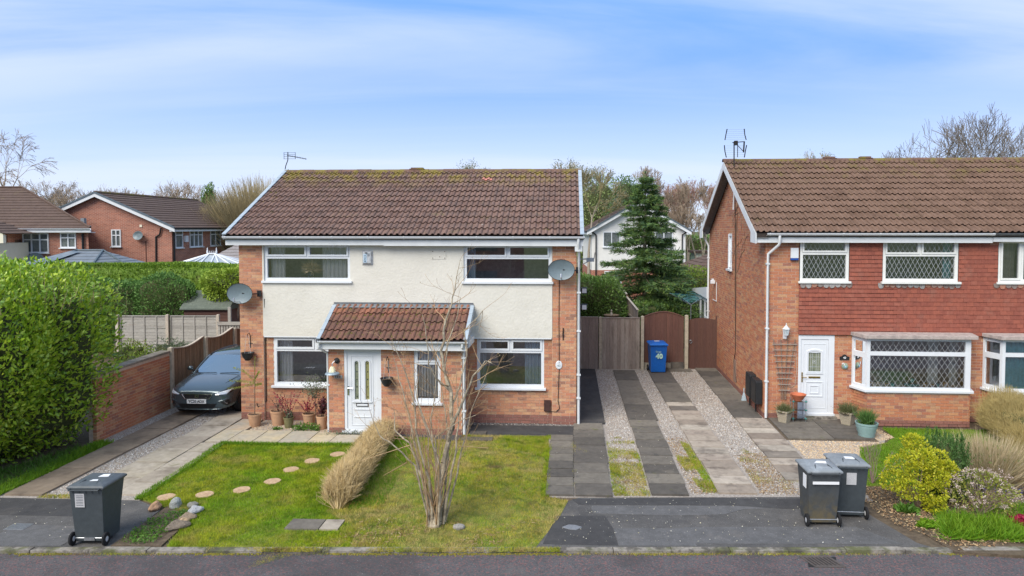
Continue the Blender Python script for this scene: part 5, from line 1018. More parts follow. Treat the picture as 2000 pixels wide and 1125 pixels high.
# alarm boxes
t = thing('alarm_box', 'grey silver burglar alarm box with lettering on the cream wall', 'alarm box', FA, 3.39, -.014, 4.27); m_al = mat('alarm_silver', [(.40, .42, .44), (.46, .48, .50)], .35, spec=.5)
MB().add([(-.14, 0, -.19), (.14, 0, -.19), (.14, 0, .19), (-.14, 0, .19), (-.10, -.07, -.13), (.10, -.07, -.13), (.10, -.07, .15), (-.10, -.07, .15)], [(4, 5, 6, 7), (0, 1, 5, 4), (1, 2, 6, 5), (2, 3, 7, 6), (3, 0, 4, 7)]).build('housing', m_al, t, bevel=.008)
MB().box(-.085, -.005, -.077, -.071, -.12, .10).build('label_plate', mat('label_blue_white', [(.42, .55, .66)], .4), t)
m_ink = mat('ink', [(.01, .015, .03)], .5)
for k, ch in enumerate('ALARM'): put_text('lettering', ch, .040, m_ink, t, (-.045, -.079, .065 - k * .038), (rad(90), 0, 0), .002)
MB().box(.02, .07, -.077, -.071, .05, .12).build('sounder_grille', m_steel, t); MB().lathe([(.035, 0), (.03, .012), (0, .016)], (0, 0, 0), 12).build('strobe_lens', m_iron, t).location = (-.02, -.074, .13); 
t = thing('alarm_box', 'white alarm box with blue base on the brick beside the left leaded window', 'alarm box', FB, .73, -.001, 4.36)
MB().box(-.10, .10, -.07, 0, -.11, .16).build('housing', m_upvc, t, bevel=.012); MB().box(-.10, .10, -.072, 0, -.16, -.113).build('strobe', mat('blue_lens', [(.02, .08, .35)], .2), t, bevel=.01)
# hanging baskets and brackets
def basket(label, fr, u, v, z, rod=True):
    t = thing('hanging_basket', label, 'hanging basket', fr, u, v, z)
    MB().tube([(0, -.005, .10), (0, -.012, .42), (0, -.07, .50), (0, -.16, .47), (0, -.17, .42)], .009, 5).tube([(-.05, -.012, .22), (.05, -.012, .22)], .008, 5).build('bracket', m_iron, t)
    MB().tube([(-.03, -.16, .44), (-.08, -.16, -.02)], .004, 4).tube([(0.03, -.16, .44), (.08, -.16, -.02)], .004, 4).build('chain', m_paperg, t)
    MB().lathe([(.06, -.20), (.12, -.12), (.155, -.01), (.165, 0), (.15, 0), (.10, -.10)], (0, -.16, 0), 16).build('basket', m_black, t)
basket('black hanging basket on the left pier of the rendered house', FA, .27, 0, 1.82); basket('black hanging basket right of the porch front door', FA, 4.17, PV, 1.42)
o = MB().tube([(0, -.005, -.16), (-.01, -.02, .0), (0, -.03, .14)], .012, 5).box(-.015, .015, -.01, 0, -.15, .15).tube([(0, -.03, .10), (0, -.16, .14)], .008, 5).build('basket_bracket', m_iron); o.location = FA.w(8.42, -.0, 2.34); o.rotation_euler = (0, 0, FA.a); tag(o, 'empty black iron basket bracket on the right pier', 'bracket')
# porch lamp with glass shade
t = thing('wall_lamp', 'hooded wall lamp with cream glass shade left of the porch door', 'lamp', FA, 2.86, PV, 1.66)
MB().lathe([(.07, 0), (.07, .02), (.03, .035), (0, .035)], n=16).build('wall_mount', m_iron, t).rotation_euler = (rad(90), 0, 0); t.children[0].location = (.04, 0, .14)
MB().tube([(.04, -.02, .14), (.02, -.12, .15), (-.02, -.16, .10), (-.02, -.17, .04)], .014, 6).build('arm', m_steel, t)
MB().lathe([(.03, .03), (.05, .02), (.095, -.10), (.10, -.115)], (-.02, -.17, 0), 8).build('glass_shade', mat('lamp_glass', [(.75, .68, .42), (.80, .76, .55)], .3, ns=10), t)
for k in range(8): a = k * math.pi / 4; MB().tube([(-.02 + .033 * math.cos(a), -.17 + .033 * math.sin(a), .03), (-.02 + .103 * math.cos(a), -.17 + .103 * math.sin(a), -.115)], .004, 4).build('glazing_bar', m_iron, t)
MB().lathe([(.09, -.10), (.16, -.125), (.175, -.15), (.165, -.15), (.10, -.118)], (-.02, -.17, 0), 20).build('brim', mat('brim_blue_grey', [(.28, .36, .42)], .5, metal=.3), t)
t = thing('house_number', 'small grey number plaque under the porch lamp', 'plaque', FA, 2.93, PV, 1.40); MB().box(-.10, .10, -.015, 0, -.035, .04).build('plate', m_paperg, t, bevel=.006)
for k in range(3): MB().box(-.07 + k * .05, -.045 + k * .05, -.02, -.016, -.02, .025).build('digit', m_rust, t)
# oval plaque right pier
t = thing('house_plaque', 'oval white ceramic plaque on the right pier of the rendered house', 'plaque', FA, 8.31, -.002, 1.54)
oq = MB().lathe([(.085, 0), (.085, .012), (.07, .02), (0, .02)], n=24, sy=1.3); oq.v = [(x, -z_, y) for x, y, z_ in oq.v]; oq.build('plate', m_upvc, t)
put_text('lettering', '40', .085, mat('plaque_ink', [(.15, .22, .25)], .5), t, (0, -.0215, -.02), (rad(90), 0, 0)); MB().tube([(0, -.022, .04), (.02, -.022, .07), (-.01, -.022, .09)], .004, 4).build('motif', m_ink, t)
# side lights on house A flank
for (z_, l) in ((2.9, 'small floodlight high on the hidden flank of the left house'), (3.35, 'upper floodlight on the hidden flank of the left house')):
    t = thing('floodlight', l, 'floodlight', FA, 8.80, 1.2, z_); MB().box(0, .12, -.05, .05, -.03, .03).build('arm', m_black, t); MB().box(.10, .26, -.10, .04, -.09, .07).build('lamp_head', m_black, t, bevel=.01); MB().box(.12, .24, -.108, -.101, -.07, .05).build('lens', m_paper, t)
t = thing('aerial_bracket', 'grey bracket arm sticking out from the right gable of the left house', 'bracket', FA, 8.80, .5, 4.22); MB().tube([(0, 0, 0), (.42, 0, .02)], .016, 6).tube([(.1, 0, -.14), (.42, 0, .02), (.44, 0, .18)], .012, 5).box(.22, .42, -.04, .04, -.06, .04).build('arm', m_steel, t)
# ---- B front fittings
t = thing('wall_lantern', 'white carriage lantern above the wooden trellis', 'lamp', FB, .52, -.0, 2.30)
MB().box(-.05, .05, -.03, 0, -.17, .03).tube([(0, -.03, -.12), (0, -.10, -.16), (0, -.13, -.06)], .014, 6).build('bracket', m_upvc, t, bevel=.0)
mb = MB().lathe([(.055, 0), (.06, .01), (.085, .14), (.09, .15)], (0, -.13, -.05), 6); mb.build('lantern_glass', mat('lantern_glass', [(.45, .52, .55)], .15, spec=.8), t)
MB().lathe([(.105, .15), (.06, .20), (.03, .235), (.015, .25), (.012, .30), (0, .31)], (0, -.13, -.05), 6).lathe([(.062, -.01), (.062, .005), (0, .0)], (0, -.13, -.05), 6).build('lantern_top', m_upvcg, t)
for k in range(6): a = k * math.pi / 3; MB().tube([(.06 * math.cos(a), -.13 + .06 * math.sin(a), -.05), (.09 * math.cos(a), -.13 + .09 * math.sin(a), .10)], .005, 4).build('glazing_bar', m_upvc, t)
t = thing('trellis', 'fan shaped brown wooden trellis on the brick left of the white door', 'trellis', FB, .50, -.035, .52); m_trel = mat('trellis_wood', [(.17, .12, .09), (.24, .19, .15)], .9, piece=.6, ns=8, namt=.2)
for k in range(4): x0 = -.06 + k * .04; x1 = -.28 + k * .187; MB().tube([(x0, 0, 0), (x0 * 1.05, 0, .25), (x1, 0, 1.60)], .011, 4).build('upright', m_trel, t)
for k in range(10):
    z_ = .10 + k * .152; w_ = .10 + .20 * max(0, (z_ - .1)) / 1.4 + .035; MB().box(-w_ + .02, w_, -.028, -.014, z_ - .012, z_ + .012).build('crossbar', mat('tw', [(.35, .30, .26)], .9) if k == 0 else m_trelp, t) if k else None
    if k == 0: m_trelp = mat('trellis_pale', [(.33, .28, .24), (.27, .22, .18)], .9, piece=.5, ns=8)
t = thing('house_plaque', 'black arched house number plaque right of the white door', 'plaque', FB, 2.06, -.002, 1.64); poly = [(-.12, -.055), (.12, -.055), (.12, .03), (.07, .04), (.04, .075), (0, .09), (-.04, .075), (-.07, .04), (-.12, .03)]
MB().prism(poly, lambda x, z: (x, -.02, z), lambda x, z: (x, 0, z)).build('plate', m_black, t); put_text('lettering', '43', .075, m_paper, t, (0, -.022, .0), (rad(90), 0, 0), .002)
t = thing('wall_ornament', 'small round mosaic ornament below the black number plaque', 'ornament', FB, 2.07, -.004, 1.42); oq = MB().lathe([(.085, 0), (.08, .03), (.04, .05), (0, .055)], n=18); oq.v = [(x, -z_, y) for x, y, z_ in oq.v]; oq.build('boss', mat('mosaic', [(.08, .12, .08), (.30, .35, .32), (.18, .26, .14), (.5, .5, .48)], .3, ns=30, namt=.2), t)
oq = MB().lathe([(.035, 0), (.03, .02), (0, .03)], n=12); oq.v = [(x + .0, -.05 - z_, y - .01) for x, y, z_ in oq.v]; oq.build('gem', mat('gem_blue', [(.25, .42, .52)], .1), t); MB().tube([(-.08, -.04, .06), (-.05, -.06, .09), (-.03, -.06, .03)], .016, 6).build('scroll', m_paper, t)
# meter boxes on gable wall
for v_, l, h_ in ((1.05, 'black meter box on the brick gable wall, the rear one on a pipe stand', .62), (.40, 'black meter box on the brick gable wall, nearest the white downpipe', .60)):
    t = thing('meter_box', l, 'meter box', FB, -.01, v_ - .05, .34); mb = MB(); mb.prism([(-.26, 0), (.26, 0), (.26, h_), (.20, h_ + .04), (-.20, h_ + .04), (-.26, h_)], lambda a, z: (-.17, a, z), lambda a, z: (0, a, z)); mb.build('box', m_black, t, bevel=.015)
    MB().box(-.178, -.172, -.23, .23, .03, h_ - .04).build('door', m_black, t, bevel=.003); MB().tube([(-.06, .18, -.34), (-.06, .18, .0)], .025, 6).build('supply_pipe', m_iron, t)
t = thing('watering_brush', 'pale plastic scoop standing against the gable wall by the meter boxes', 'scoop', FB, -.10, 1.75, .03)
MB().add([(-.07, -.03, 0), (.07, -.03, 0), (.07, .03, 0), (-.07, .03, 0), (-.02, -.02, .22), (.02, -.02, .22), (.02, .02, .22), (-.02, .02, .22)], [(0, 1, 5, 4), (1, 2, 6, 5), (2, 3, 7, 6), (3, 0, 4, 7), (4, 5, 6, 7), (0, 3, 2, 1)]).tube([(0, 0, .22), (0, 0, .36)], .014, 6).build('body', mat('pale_plastic', [(.40, .50, .56)], .4), t)
t = thing('security_light', 'small white light fitting on the gable wall', 'light fitting', FB, -.01, 6.65, 3.08); MB().box(-.16, 0, -.06, .06, -.06, .06).build('body', m_upvc, t, bevel=.015); MB().box(-.12, -.04, -.05, .05, .06, .12).build('sensor', m_upvc, t, bevel=.01)
# aerials
t = thing('tv_aerial', 'large grid TV aerial on a mast at the gable of the right-hand house', 'aerial', FB, -.10, 3.4, 5.6)
MB().tube([(.0, .0, .0), (.02, .0, .75)], .022, 6).build('lower_mast', m_upvcg, t); MB().tube([(.03, .0, .65), (.01, .0, 1.25), (.0, .0, 2.10)], .018, 6).build('mast', m_iron, t)
mk = MB(); 
for z0_, z1_, s_ in ((2.16, 2.50, 1), (1.62, 2.0, -1)):
    for x in (-.26, .34):
        q = .04 * (1 if x < 0 else -1) * s_; MB().tube([(x - q * .6, -.02, z0_), (x + q * .3, .02, (z0_ + z1_) / 2), (x + q, -.02, z1_)], .016, 5).build('side_bar', m_black, t)
    for k in range(6): z_ = z0_ + .02 + (z1_ - z0_ - .04) * k / 5; mk.tube([(-.26, 0, z_), (.34, 0, z_)], .003, 4)
mk.build('reflector_rods', m_steel, t); MB().tube([(-.05, 0, 2.08), (.25, -.22, 2.08)], .014, 5).tube([(.06, 0, 2.05), (.24, -.22, 1.78)], .012, 5).tube([(.10, -.05, 2.06), (.10, -.05, 1.62)], .012, 5).box(.0, .10, -.08, .04, 2.0, 2.13).tube([(.24, -.22, 1.75), (.26, -.22, 2.09)], .024, 5).build('boom', m_iron, t)
t = thing('tv_aerial', 'small bent TV aerial above the left end of the rendered house roof', 'aerial', FA, -.28, 3.7, 6.85)
MB().tube([(-.06, 0, -.2), (.0, 0, .12), (.07, 0, .30), (.075, 0, .55)], .014, 5).build('mast', m_iron, t)
mk = MB()
for z_ in (.34, .41, .47, .53): mk.tube([(-.06, .0, z_), (.32, .0, z_)], .006, 4)
for x in (-.05, .07, .31): mk.tube([(x, 0, .33), (x, 0, .54)], .007, 4)
mk.build('reflector', m_iron, t); MB().tube([(.05, 0, .45), (.78, -.3, .30)], .010, 5).build('boom', m_iron, t)
for k in range(9): f = .3 + k * .08; MB().tube([(.05 + .73 * f, -.3 * f, .45 - .15 * f - .03), (.05 + .73 * f, -.3 * f, .45 - .15 * f + .03)], .005, 4).build('director', m_iron, t)
# ================================================================== WHEELIE BINS
m_bin = mat('bin_grey', [(.045, .056, .062), (.055, .066, .072)], .55, ns=3, namt=.15, stains=[((.07, .075, .075), 2, .6, .8, .3)], spec=.4, bump=(120, .1))
m_bind = mat('bin_grey_dirty', [(.05, .057, .062), (.06, .067, .072)], .6, ns=3, namt=.2, stains=[((.14, .11, .055), 5, .42, .62, .75, (.60, .12)), ((.10, .085, .05), 2.2, .5, .75, .35)], spec=.35, bump=(120, .1))
m_lid = mat('bin_lid_faded', [(.16, .18, .195), (.23, .25, .265)], .6, ns=3, namt=.15, stains=[((.40, .44, .47), 2.0, .5, .72, .6)], spec=.4); m_lidd = mat('bin_lid_dark', [(.06, .072, .078), (.08, .09, .098)], .5, ns=3, namt=.2, spec=.5)
m_blue = mat('bin_blue', [(.006, .11, .46), (.008, .13, .50)], .45, ns=3, namt=.1, spec=.5); m_tyre = mat('rubber', [(.015, .015, .016)], .85)
def bin_(label, fr, u, v, rz, body, lid, front=False, tilt=0):
    t = thing('wheelie_bin', label, 'wheelie bin', fr, u, v, 0, rz)
    # local: wheels/back side faces -y (towards the camera) unless front=True
    k = -1 if front else 1
    def Y(y): return y * k
    mb = MB(); lv = [(.0, .235, -.22, .24), (.02, .245, -.24, .26), (.55, .265, -.295, .31), (.93, .285, -.335, .37), (.935, .30, -.35, .385), (.985, .30, -.35, .385)]
    for z, hw, y0, y1 in lv: mb.v += [(-hw, Y(y0), z + .05), (hw, Y(y0), z + .05), (hw, Y(y1), z + .05), (-hw, Y(y1), z + .05)]
    for i in range(len(lv) - 1):
        for q in range(4): mb.f.append((4 * i + q, 4 * i + (q + 1) % 4, 4 * i + 4 + (q + 1) % 4, 4 * i + 4 + q))
    mb.f.append((3, 2, 1, 0)); mb.build('body', body, t, bevel=.018)
    lb = MB(); L2 = [(.0, .32, -.36, .42), (.035, .32, -.36, .42), (.055, .29, -.33, .38), (.085, .20, -.22, .26)]
    for z, hw, y0, y1 in L2: lb.v += [(-hw, Y(y0), z), (hw, Y(y0), z), (hw, Y(y1), z), (-hw, Y(y1), z)]
    for i in range(len(L2) - 1):
        for q in range(4): lb.f.append((4 * i + q, 4 * i + (q + 1) % 4, 4 * i + 4 + (q + 1) % 4, 4 * i + 4 + q))
    lb.f += [(3, 2, 1, 0), (12, 13, 14, 15)]; l = lb.build('lid', lid, t, bevel=.014); l.location = (0, 0, 1.0)
    MB().tube([(-.25, Y(-.33), 1.02), (-.25, Y(-.41), 1.0), (.25, Y(-.41), 1.0), (.25, Y(-.33), 1.02)], .014, 6).build('handle', body, t)
    for x in (-.16, .16): MB().tube([(x, Y(-.34), 1.03), (x * .9, Y(-.24), 1.075), (x * .7, Y(-.12), 1.095)], .011, 5).build('lid_strap', body, l).location = (0, 0, -1.0)
    MB().tube([(-.28, Y(-.24), .12), (.28, Y(-.24), .12)], .013, 6).build('axle', m_steel, t)
    for x in (-.285, .285):
        w = MB().lathe([(.06, -.022), (.095, -.024), (.115, -.014), (.115, .014), (.095, .024), (.06, .022)], n=18); w.v = [(z, a, b) for a, b, z in w.v]; w = w.build('wheel', m_tyre, t); w.location = (x, Y(-.26), .116)
        h = MB().lathe([(.02, -.026), (.058, -.020), (.058, .020), (.02, .026)], n=14); h.v = [(z, a, b) for a, b, z in h.v]; h.build('hub', m_paperg, w)
    for q in range(-2, 3): MB().box(q * .11 - .006, q * .11 + .006, Y(-.352) - .004, Y(-.352) + .004, .93, .985).build('rim_rib', body, t)
    return t, l
t, l = bin_('dark grey wheelie bin standing alone by the left driveway with white papers on its lid', FA, .93, -6.78, 2, m_bin, m_lidd); t.scale = (.93, .80, .93)
for (x, y, a, b) in ((-.02, -.18, .16, .09), (.0, .05, .17, .16)): MB().slab([(x, y), (x + a, y + .02), (x + a * .8, y + b), (x + .02, y + b * .9)], 1.088, 1.092).build('paper', m_paper, l).location = (0, 0, -1.0)
s = MB().add([(-.19, -.319, .68), (-.03, -.319, .68), (-.03, -.333, .92), (-.19, -.333, .92)], [(0, 1, 2, 3)]).build('sticker', m_paperg, t)
for k in range(7): MB().add([(-.17, -.3225 - k * .0016, .71 + k * .028), (-.05, -.3225 - k * .0016, .71 + k * .028), (-.05, -.3229 - k * .0016, .718 + k * .028), (-.17, -.3229 - k * .0016, .718 + k * .028)], [(0, 1, 2, 3)]).build('print_line', m_ink, s)
MB().box(-.09, .09, -.262, -.245, .08, .13).build('foot_grip', m_steel, t)
t, l = bin_('dark grey wheelie bin with white stripe and muddy front on the right-hand tarmac', FA, 12.86, -5.55, 1, m_bind, m_lid); t.scale = (.93, .80, .93)
MB().box(-.22, .25, -.349, -.338, .80, .85).build('white_stripe', m_paper, t); MB().box(-.297, -.290, -.20, -.02, .68, .92).build('sticker', m_paper, t)
MB().slab([(-.08, .02), (.13, -.02), (.16, .12), (.0, .14)], 1.088, 1.092).build('paper', m_paper, l).location = (0, 0, -1.0)
t, l = bin_('dark grey wheelie bin with square label behind the striped one', FA, 13.46, -5.22, -2, m_bin, m_lid); t.scale = (.93, .80, .93)
MB().add([(-.10, -.317, .66), (.08, -.317, .66), (.08, -.331, .89), (-.10, -.331, .89)], [(0, 1, 2, 3)]).build('sticker', m_paperg, t); MB().slab([(-.06, -.10), (.12, -.12), (.10, .03), (-.05, .04)], 1.088, 1.092).build('paper', m_paper, l).location = (0, 0, -1.0)
t, l = bin_('bright blue wheelie bin numbered 40 in front of the arched fence panel', FA, 11.64, 6.45, 2, m_blue, m_blue, front=True)
m_num = mat('number_sticker', [(.45, .75, .55), (.55, .8, .68)], .4)
put_text('number', '40', .23, m_num, t, (.02, -.343, .62), (rad(94), 0, 0), .012); put_text('lettering', 'Onyx', .085, m_num, t, (-.01, -.352, .78), (rad(94), 0, 0)); MB().slab([(-.10, .0), (.08, .0), (.08, .10), (-.10, .10)], 1.088, 1.092).build('paper', m_paper, l).location = (0, 0, -1.0)
# ================================================================== ROCKERY
m_rock = mat('rockery_stone', [(.34, .33, .32), (.44, .43, .42), (.38, .27, .18), (.20, .17, .14), (.42, .30, .20)], .95, piece=.8, ns=9, namt=.35, bump=(20, .8, .02))
RL = ['flat brown rockery stone nearest the road', 'pale grey rockery stone on top of the stone stack', 'brown wedge of stone under the pale one', 'grey jagged rockery stone nearest the bin', 'sandy brown rockery stone right behind the bin', 'dark rounded stone at the back of the rockery', 'small buff stone in the middle of the stack']
for (u, v, sx, sy, sz, c), l in zip([(2.0, -6.35, .24, .12, .12, (.16, .13, .10)), (1.95, -5.72, .17, .12, .11, (.34, .34, .34)), (1.97, -5.98, .17, .11, .10, (.22, .17, .12)), (1.46, -5.48, .14, .12, .13, (.26, .27, .25)), (1.16, -5.60, .16, .10, .12, (.36, .22, .13)), (1.78, -5.50, .13, .11, .09, (.20, .19, .16)), (1.98, -6.14, .14, .08, .08, (.40, .28, .17))], RL):
    bm = bmesh.new(); bmesh.ops.create_icosphere(bm, subdivisions=3, radius=1)
    for w in bm.verts: f = 1 + random.uniform(-.05, .05) + .16 * math.sin(w.co.x * 4 + u * 9) * math.sin(w.co.y * 3.4 + u * 5) + .10 * math.sin(w.co.z * 5 + u * 7); w.co = Vector((w.co.x * sx * f, w.co.y * sy * f, w.co.z * sz * f)) * .8
    me = bpy.data.meshes.new('rockery_stone'); bm.to_mesh(me); bm.free(); o = link_mesh('rockery_stone', me, mat('rock_' + str(len(bpy.data.materials)), [c, tuple(q * 1.25 for q in c)], .95, ns=9, namt=.3, bump=(20, .8, .02))); o.location = FA.w(u, v, sz * .4); o.rotation_euler = (0, 0, random.uniform(0, 3)); tag(o, l, 'stone', 'rockery stones beside the left bin')
struct('flower_bed', [(1.3, kv(1.3) + .02), (2.1, kv(2.1) + .02), (2.0, -5.7), (1.3, -5.45)], -.1, .012, m_soil, FA, 'small rockery bed by the left bin')
o = MB().lathe([(.09, 0), (.11, .04), (.10, .075), (.04, .095), (0, .10)], n=9, sy=.7).build('garden_stone', mat('stone_grey', [(.20, .19, .17), (.30, .28, .25)], .95, ns=8, namt=.3, bump=(20, .8)), bevel=.015); o.location = FA.w(6.72, -6.12, -.02); tag(o, 'pale rounded stone in the grass right of the bare shrub trunk', 'stone')
for (a, b, c, d, l) in ((5.35, kv(5.3) - .15, .18, 25, 'short cut twig lying on the road edge below the bare shrub'),):
    o = MB().tube([(0, 0, .012), (c * .5, .01, .014), (c, .04, .012)], .010, 6).build('fallen_twig', mat('twig_cut', [(.25, .17, .11)], .9)); o.location = FA.w(a, b, -.045); o.rotation_euler = (0, 0, rad(d)); tag(o, l, 'twig')
# ================================================================== POTS
m_terra = mat('terracotta', [(.42, .24, .14), (.50, .30, .18), (.46, .27, .16)], .85, ns=3, namt=.12, stains=[((.55, .42, .30), 3, .58, .75, .4)], bump=(60, .2)); m_olive = mat('olive_glaze', [(.15, .14, .06), (.20, .18, .09)], .6, ns=5, namt=.2)
m_teracy = mat('red_terracotta', [(.45, .13, .06), (.50, .16, .08)], .7, ns=4, namt=.15); m_sage = mat('sage_plastic', [(.20, .32, .31), (.25, .37, .36)], .5, ns=3, namt=.08, spec=.4); m_pebble = mat('pebble_dash', [(.30, .25, .17), (.42, .37, .28), (.22, .19, .14)], .95, ns=45, namt=.4, bump=(45, 1, .02)); m_compost = mat('compost', [(.06, .04, .025), (.10, .07, .045)], 1, ns=20, namt=.4)
def pot(label, fr, u, v, r, h, m, cat='potted plant', name='potted_plant', taper=.72, ribs=False, nn=28, z=0):
    t = thing(name, label, cat, fr, u, v, z); pr = [(0, 0), (r * taper, 0)]
    if ribs: pr += [(r * (taper + (1 - taper) * k / 6) + (.006 if k % 2 else -.006), h * .86 * k / 6) for k in range(1, 7)]
    pr += [(r * .97, h * .86), (r * 1.03, h * .88), (r * 1.04, h), (r * .95, h), (r * .90, h * .85)]
    MB().lathe(pr, n=nn).build('pot', m, t, autosmooth=40 if nn > 10 else None); MB().lathe([(r * .92, h * .87), (0, h * .90)], n=16).build('soil', m_compost, t); return t
def sprig(t, n, base, tops, leaf, mleaf, mstem=None, size=.05, spread=.5, r=.006, up=1.0, ln=14):
    S = []; P = []; Dd = []
    for _ in range(n):
        p = Vector(base) + Vector((random.gauss(0, .03), random.gauss(0, .03), 0)); d = Vector((random.gauss(0, spread), random.gauss(0, spread * .7), up)).normalized(); L = tops * random.uniform(.55, 1.05); k = 6
        for i in range(k):
            q = p + d * (L / k); S.append([*p, *q, r * (1 - i / k * .6), r * (1 - (i + 1) / k * .6)])
            if i >= 1:
                for _ in range(ln // 5): P.append(list(p + (q - p) * random.random())); dd = Vector((random.gauss(0, 1), random.gauss(0, 1), random.gauss(.5, .6))); Dd.append(list(dd.normalized() * .9 + d * .6))
            p = q; d = (d + Vector((random.gauss(0, .10), random.gauss(0, .10), 0))).normalized()
    segs_mesh('stems', S, mstem, t, 4); foliage('leaves', t, P, Dd, RN.uniform(.6, 1.25, len(P)) * size, mleaf)
m_stem = mat('stem_brown', [(.14, .10, .07)], .9); m_crim = mat('leaf_crimson', [(.30, .012, .05), (.40, .02, .08), (.22, .02, .04)], .5, piece=1, trans=.3); m_purp = mat('leaf_purple', [(.07, .02, .035), (.13, .03, .05), (.10, .05, .05)], .5, piece=1, trans=.2); m_sagel = mat('leaf_sage', [(.10, .14, .07), (.16, .20, .12), (.22, .24, .18)], .6, piece=1, trans=.25); m_leafg = mat('leaf_green', [(.07, .16, .02), (.10, .22, .03), (.14, .26, .04)], .5, piece=1, trans=.3); m_dusk = mat('leaf_dusky', [(.16, .10, .11), (.10, .08, .07), (.22, .16, .14)], .6, piece=1, trans=.2)
t = pot('large terracotta pot with a tall thin sapling against the left pier', FA, .60, -.52, .165, .33, m_terra)
MB().tube([(0, 0, .28), (.01, 0, .9), (.0, .05, 1.75)], [.012, .010, .007], 6).build('stem', m_stem, t)
mf = mat('frond_yellow_green', [(.30, .33, .05), (.22, .28, .04), (.36, .36, .10)], .6, piece=1, trans=.3)
for (dx, dz, z0) in ((-.62, .06, 1.12), (-.5, .34, 1.15), (-.66, -.12, 1.1), (.06, .62, 1.15), (.22, .05, 1.05), (.16, .30, 1.1)):
    P = []; Dd = []; f = MB().tube([(0, .02, z0), (dx * .5, -.03, z0 + dz * .75), (dx, -.05, z0 + dz)], .004, 4).build('frond', mf, t)
    for k in range(60): s_ = k / 60; P.append((dx * s_, .02 - .07 * s_, z0 + dz * (1 - (1 - s_) ** 2))); Dd.append((dx * .6 + random.gauss(0, .1), random.gauss(0, .3), (1 if k % 2 else -1) * .8))
    foliage('leaflets', f, P, Dd, RN.uniform(.025, .05, 60), mf)
t = pot('large terracotta pot with dusky bare twigs, second from the left', FA, 1.13, -.36, .185, .38, m_terra); sprig(t, 7, (0, 0, .34), .62, None, m_dusk, m_stem, .035, .4)
sprig(t, 5, (.10, -.04, .3), .45, None, m_crim, m_stem, .05, .5)
t = pot('small olive green pot with a crimson leaved shrub', FA, 1.50, -.58, .125, .27, m_olive); sprig(t, 8, (0, 0, .24), .75, None, m_crim, m_stem, .05, .28, ln=22); sprig(t, 10, (0, 0, .22), .26, None, m_sagel, m_stem, .05, .8, ln=20)
t = pot('terracotta pot with crimson shrub at the back beside the porch', FA, 1.92, -.30, .17, .30, m_terra); sprig(t, 9, (-.05, 0, .28), .58, None, m_crim, m_stem, .05, .42, ln=24)
t = pot('tall narrow terracotta pot with purple-black leaves against the porch side', FA, 2.38, -.66, .135, .34, m_terra, taper=.74); sprig(t, 13, (0, 0, .32), .55, None, m_purp, m_stem, .065, .30, ln=30)
t = thing('standard_shrub', 'clipped lollipop shrub with grey-green leaves in front of the lower left window', 'shrub', FA, 2.12, -.42); MB().tube([(0, 0, 0), (.01, 0, .5), (0, 0, .75)], .010, 5).build('stem', m_stem, t)
P = RN.normal(size=(650, 3)) * [.17, .15, .15] + [0, 0, .98]; foliage('crown', t, P, RN.normal(size=(650, 3)), RN.uniform(.025, .055, 650), m_sagel); sprig(t, 14, (0, 0, .72), .5, None, m_sagel, m_stem, .04, .6)
t = thing('ground_plant', 'low bright green leafy clump at the foot of the pots', 'plant', FA, 2.0, -.78); P = sample([(-.32, -.12), (.38, -.14), (.4, .16), (-.2, .2)], 600); foliage('leaves', t, np.column_stack([P, RN.uniform(0, .13, 600)]), RN.normal(size=(600, 3)) + [0, 0, .6], RN.uniform(.03, .07, 600), m_leafg)
t = thing('ground_plant', 'small green tuft between the two largest terracotta pots', 'plant', FA, 1.28, -.80); foliage('leaves', t, RN.normal(size=(120, 3)) * [.06, .03, .02] + [0, 0, .03], RN.normal(size=(120, 3)) + [0, 0, .8], RN.uniform(.03, .06, 120), m_leafg)
t = thing('ground_plant', 'dark green creeping plant along the porch step', 'plant', FA, 3.2, -1.16); P = sample([(-.6, -.12), (.75, -.08), (.7, .10), (-.4, .12)], 420); foliage('leaves', t, np.column_stack([P, RN.uniform(0, .11, 420)]), RN.normal(size=(420, 3)) + [0, 0, .5], RN.uniform(.025, .05, 420), m_sagel)
o = MB().box(-.18, .18, -.12, .12, 0, .03).build('doormat', m_iron, bevel=.004); o.location = FA.w(3.78, -1.52, .04); o.rotation_euler = (0, 0, FA.a); tag(o, 'dark mat on the flags in front of the porch door', 'mat')
# B pots
t = pot('pebble-dashed square pot with grassy plant below the trellis', FB, .42, -.42, .21, .34, m_pebble, nn=4, taper=.66); P = RN.normal(size=(700, 3)) * [.06, .06, 0] + [0, 0, .3]; m_lav = mat('lavender_foliage', [(.12, .13, .05), (.18, .19, .09), (.10, .12, .04)], .7, piece=1, trans=.2)
foliage('leaves', t, P, RN.normal(size=(700, 3)) * [.55, .5, .25] + [0, 0, .75], RN.uniform(.14, .30, 700), m_lav, TV=[(-.025, 0, 0), (.025, 0, 0), (0, 1, 0)], TF=NEED_F)
t = pot('pebble-dashed pot with spiky foliage right of the white door', FB, 1.98, -.50, .23, .36, m_pebble, nn=4, taper=.66); foliage('leaves', t, RN.normal(size=(800, 3)) * [.07, .07, 0] + [0, 0, .32], RN.normal(size=(800, 3)) * [.65, .6, .25] + [0, 0, .75], RN.uniform(.18, .36, 800), m_lav, TV=[(-.025, 0, 0), (.025, 0, 0), (0, 1, 0)], TF=NEED_F)
t = pot('ribbed sage green pot with grassy plant in front of the door slabs', FB, 2.05, -1.48, .25, .36, m_sage, ribs=True, taper=.68); m_spk = mat('spiky_green', [(.09, .20, .05), (.14, .26, .07), (.07, .15, .04)], .5, piece=1, trans=.3)
foliage('leaves', t, RN.normal(size=(700, 3)) * [.05, .05, 0] + [0, 0, .32], RN.normal(size=(700, 3)) * [.42, .4, .2] + [0, 0, 1], RN.uniform(.22, .44, 700), m_spk, TV=[(-.022, 0, 0), (.022, 0, 0), (0, 1, 0)], TF=NEED_F)
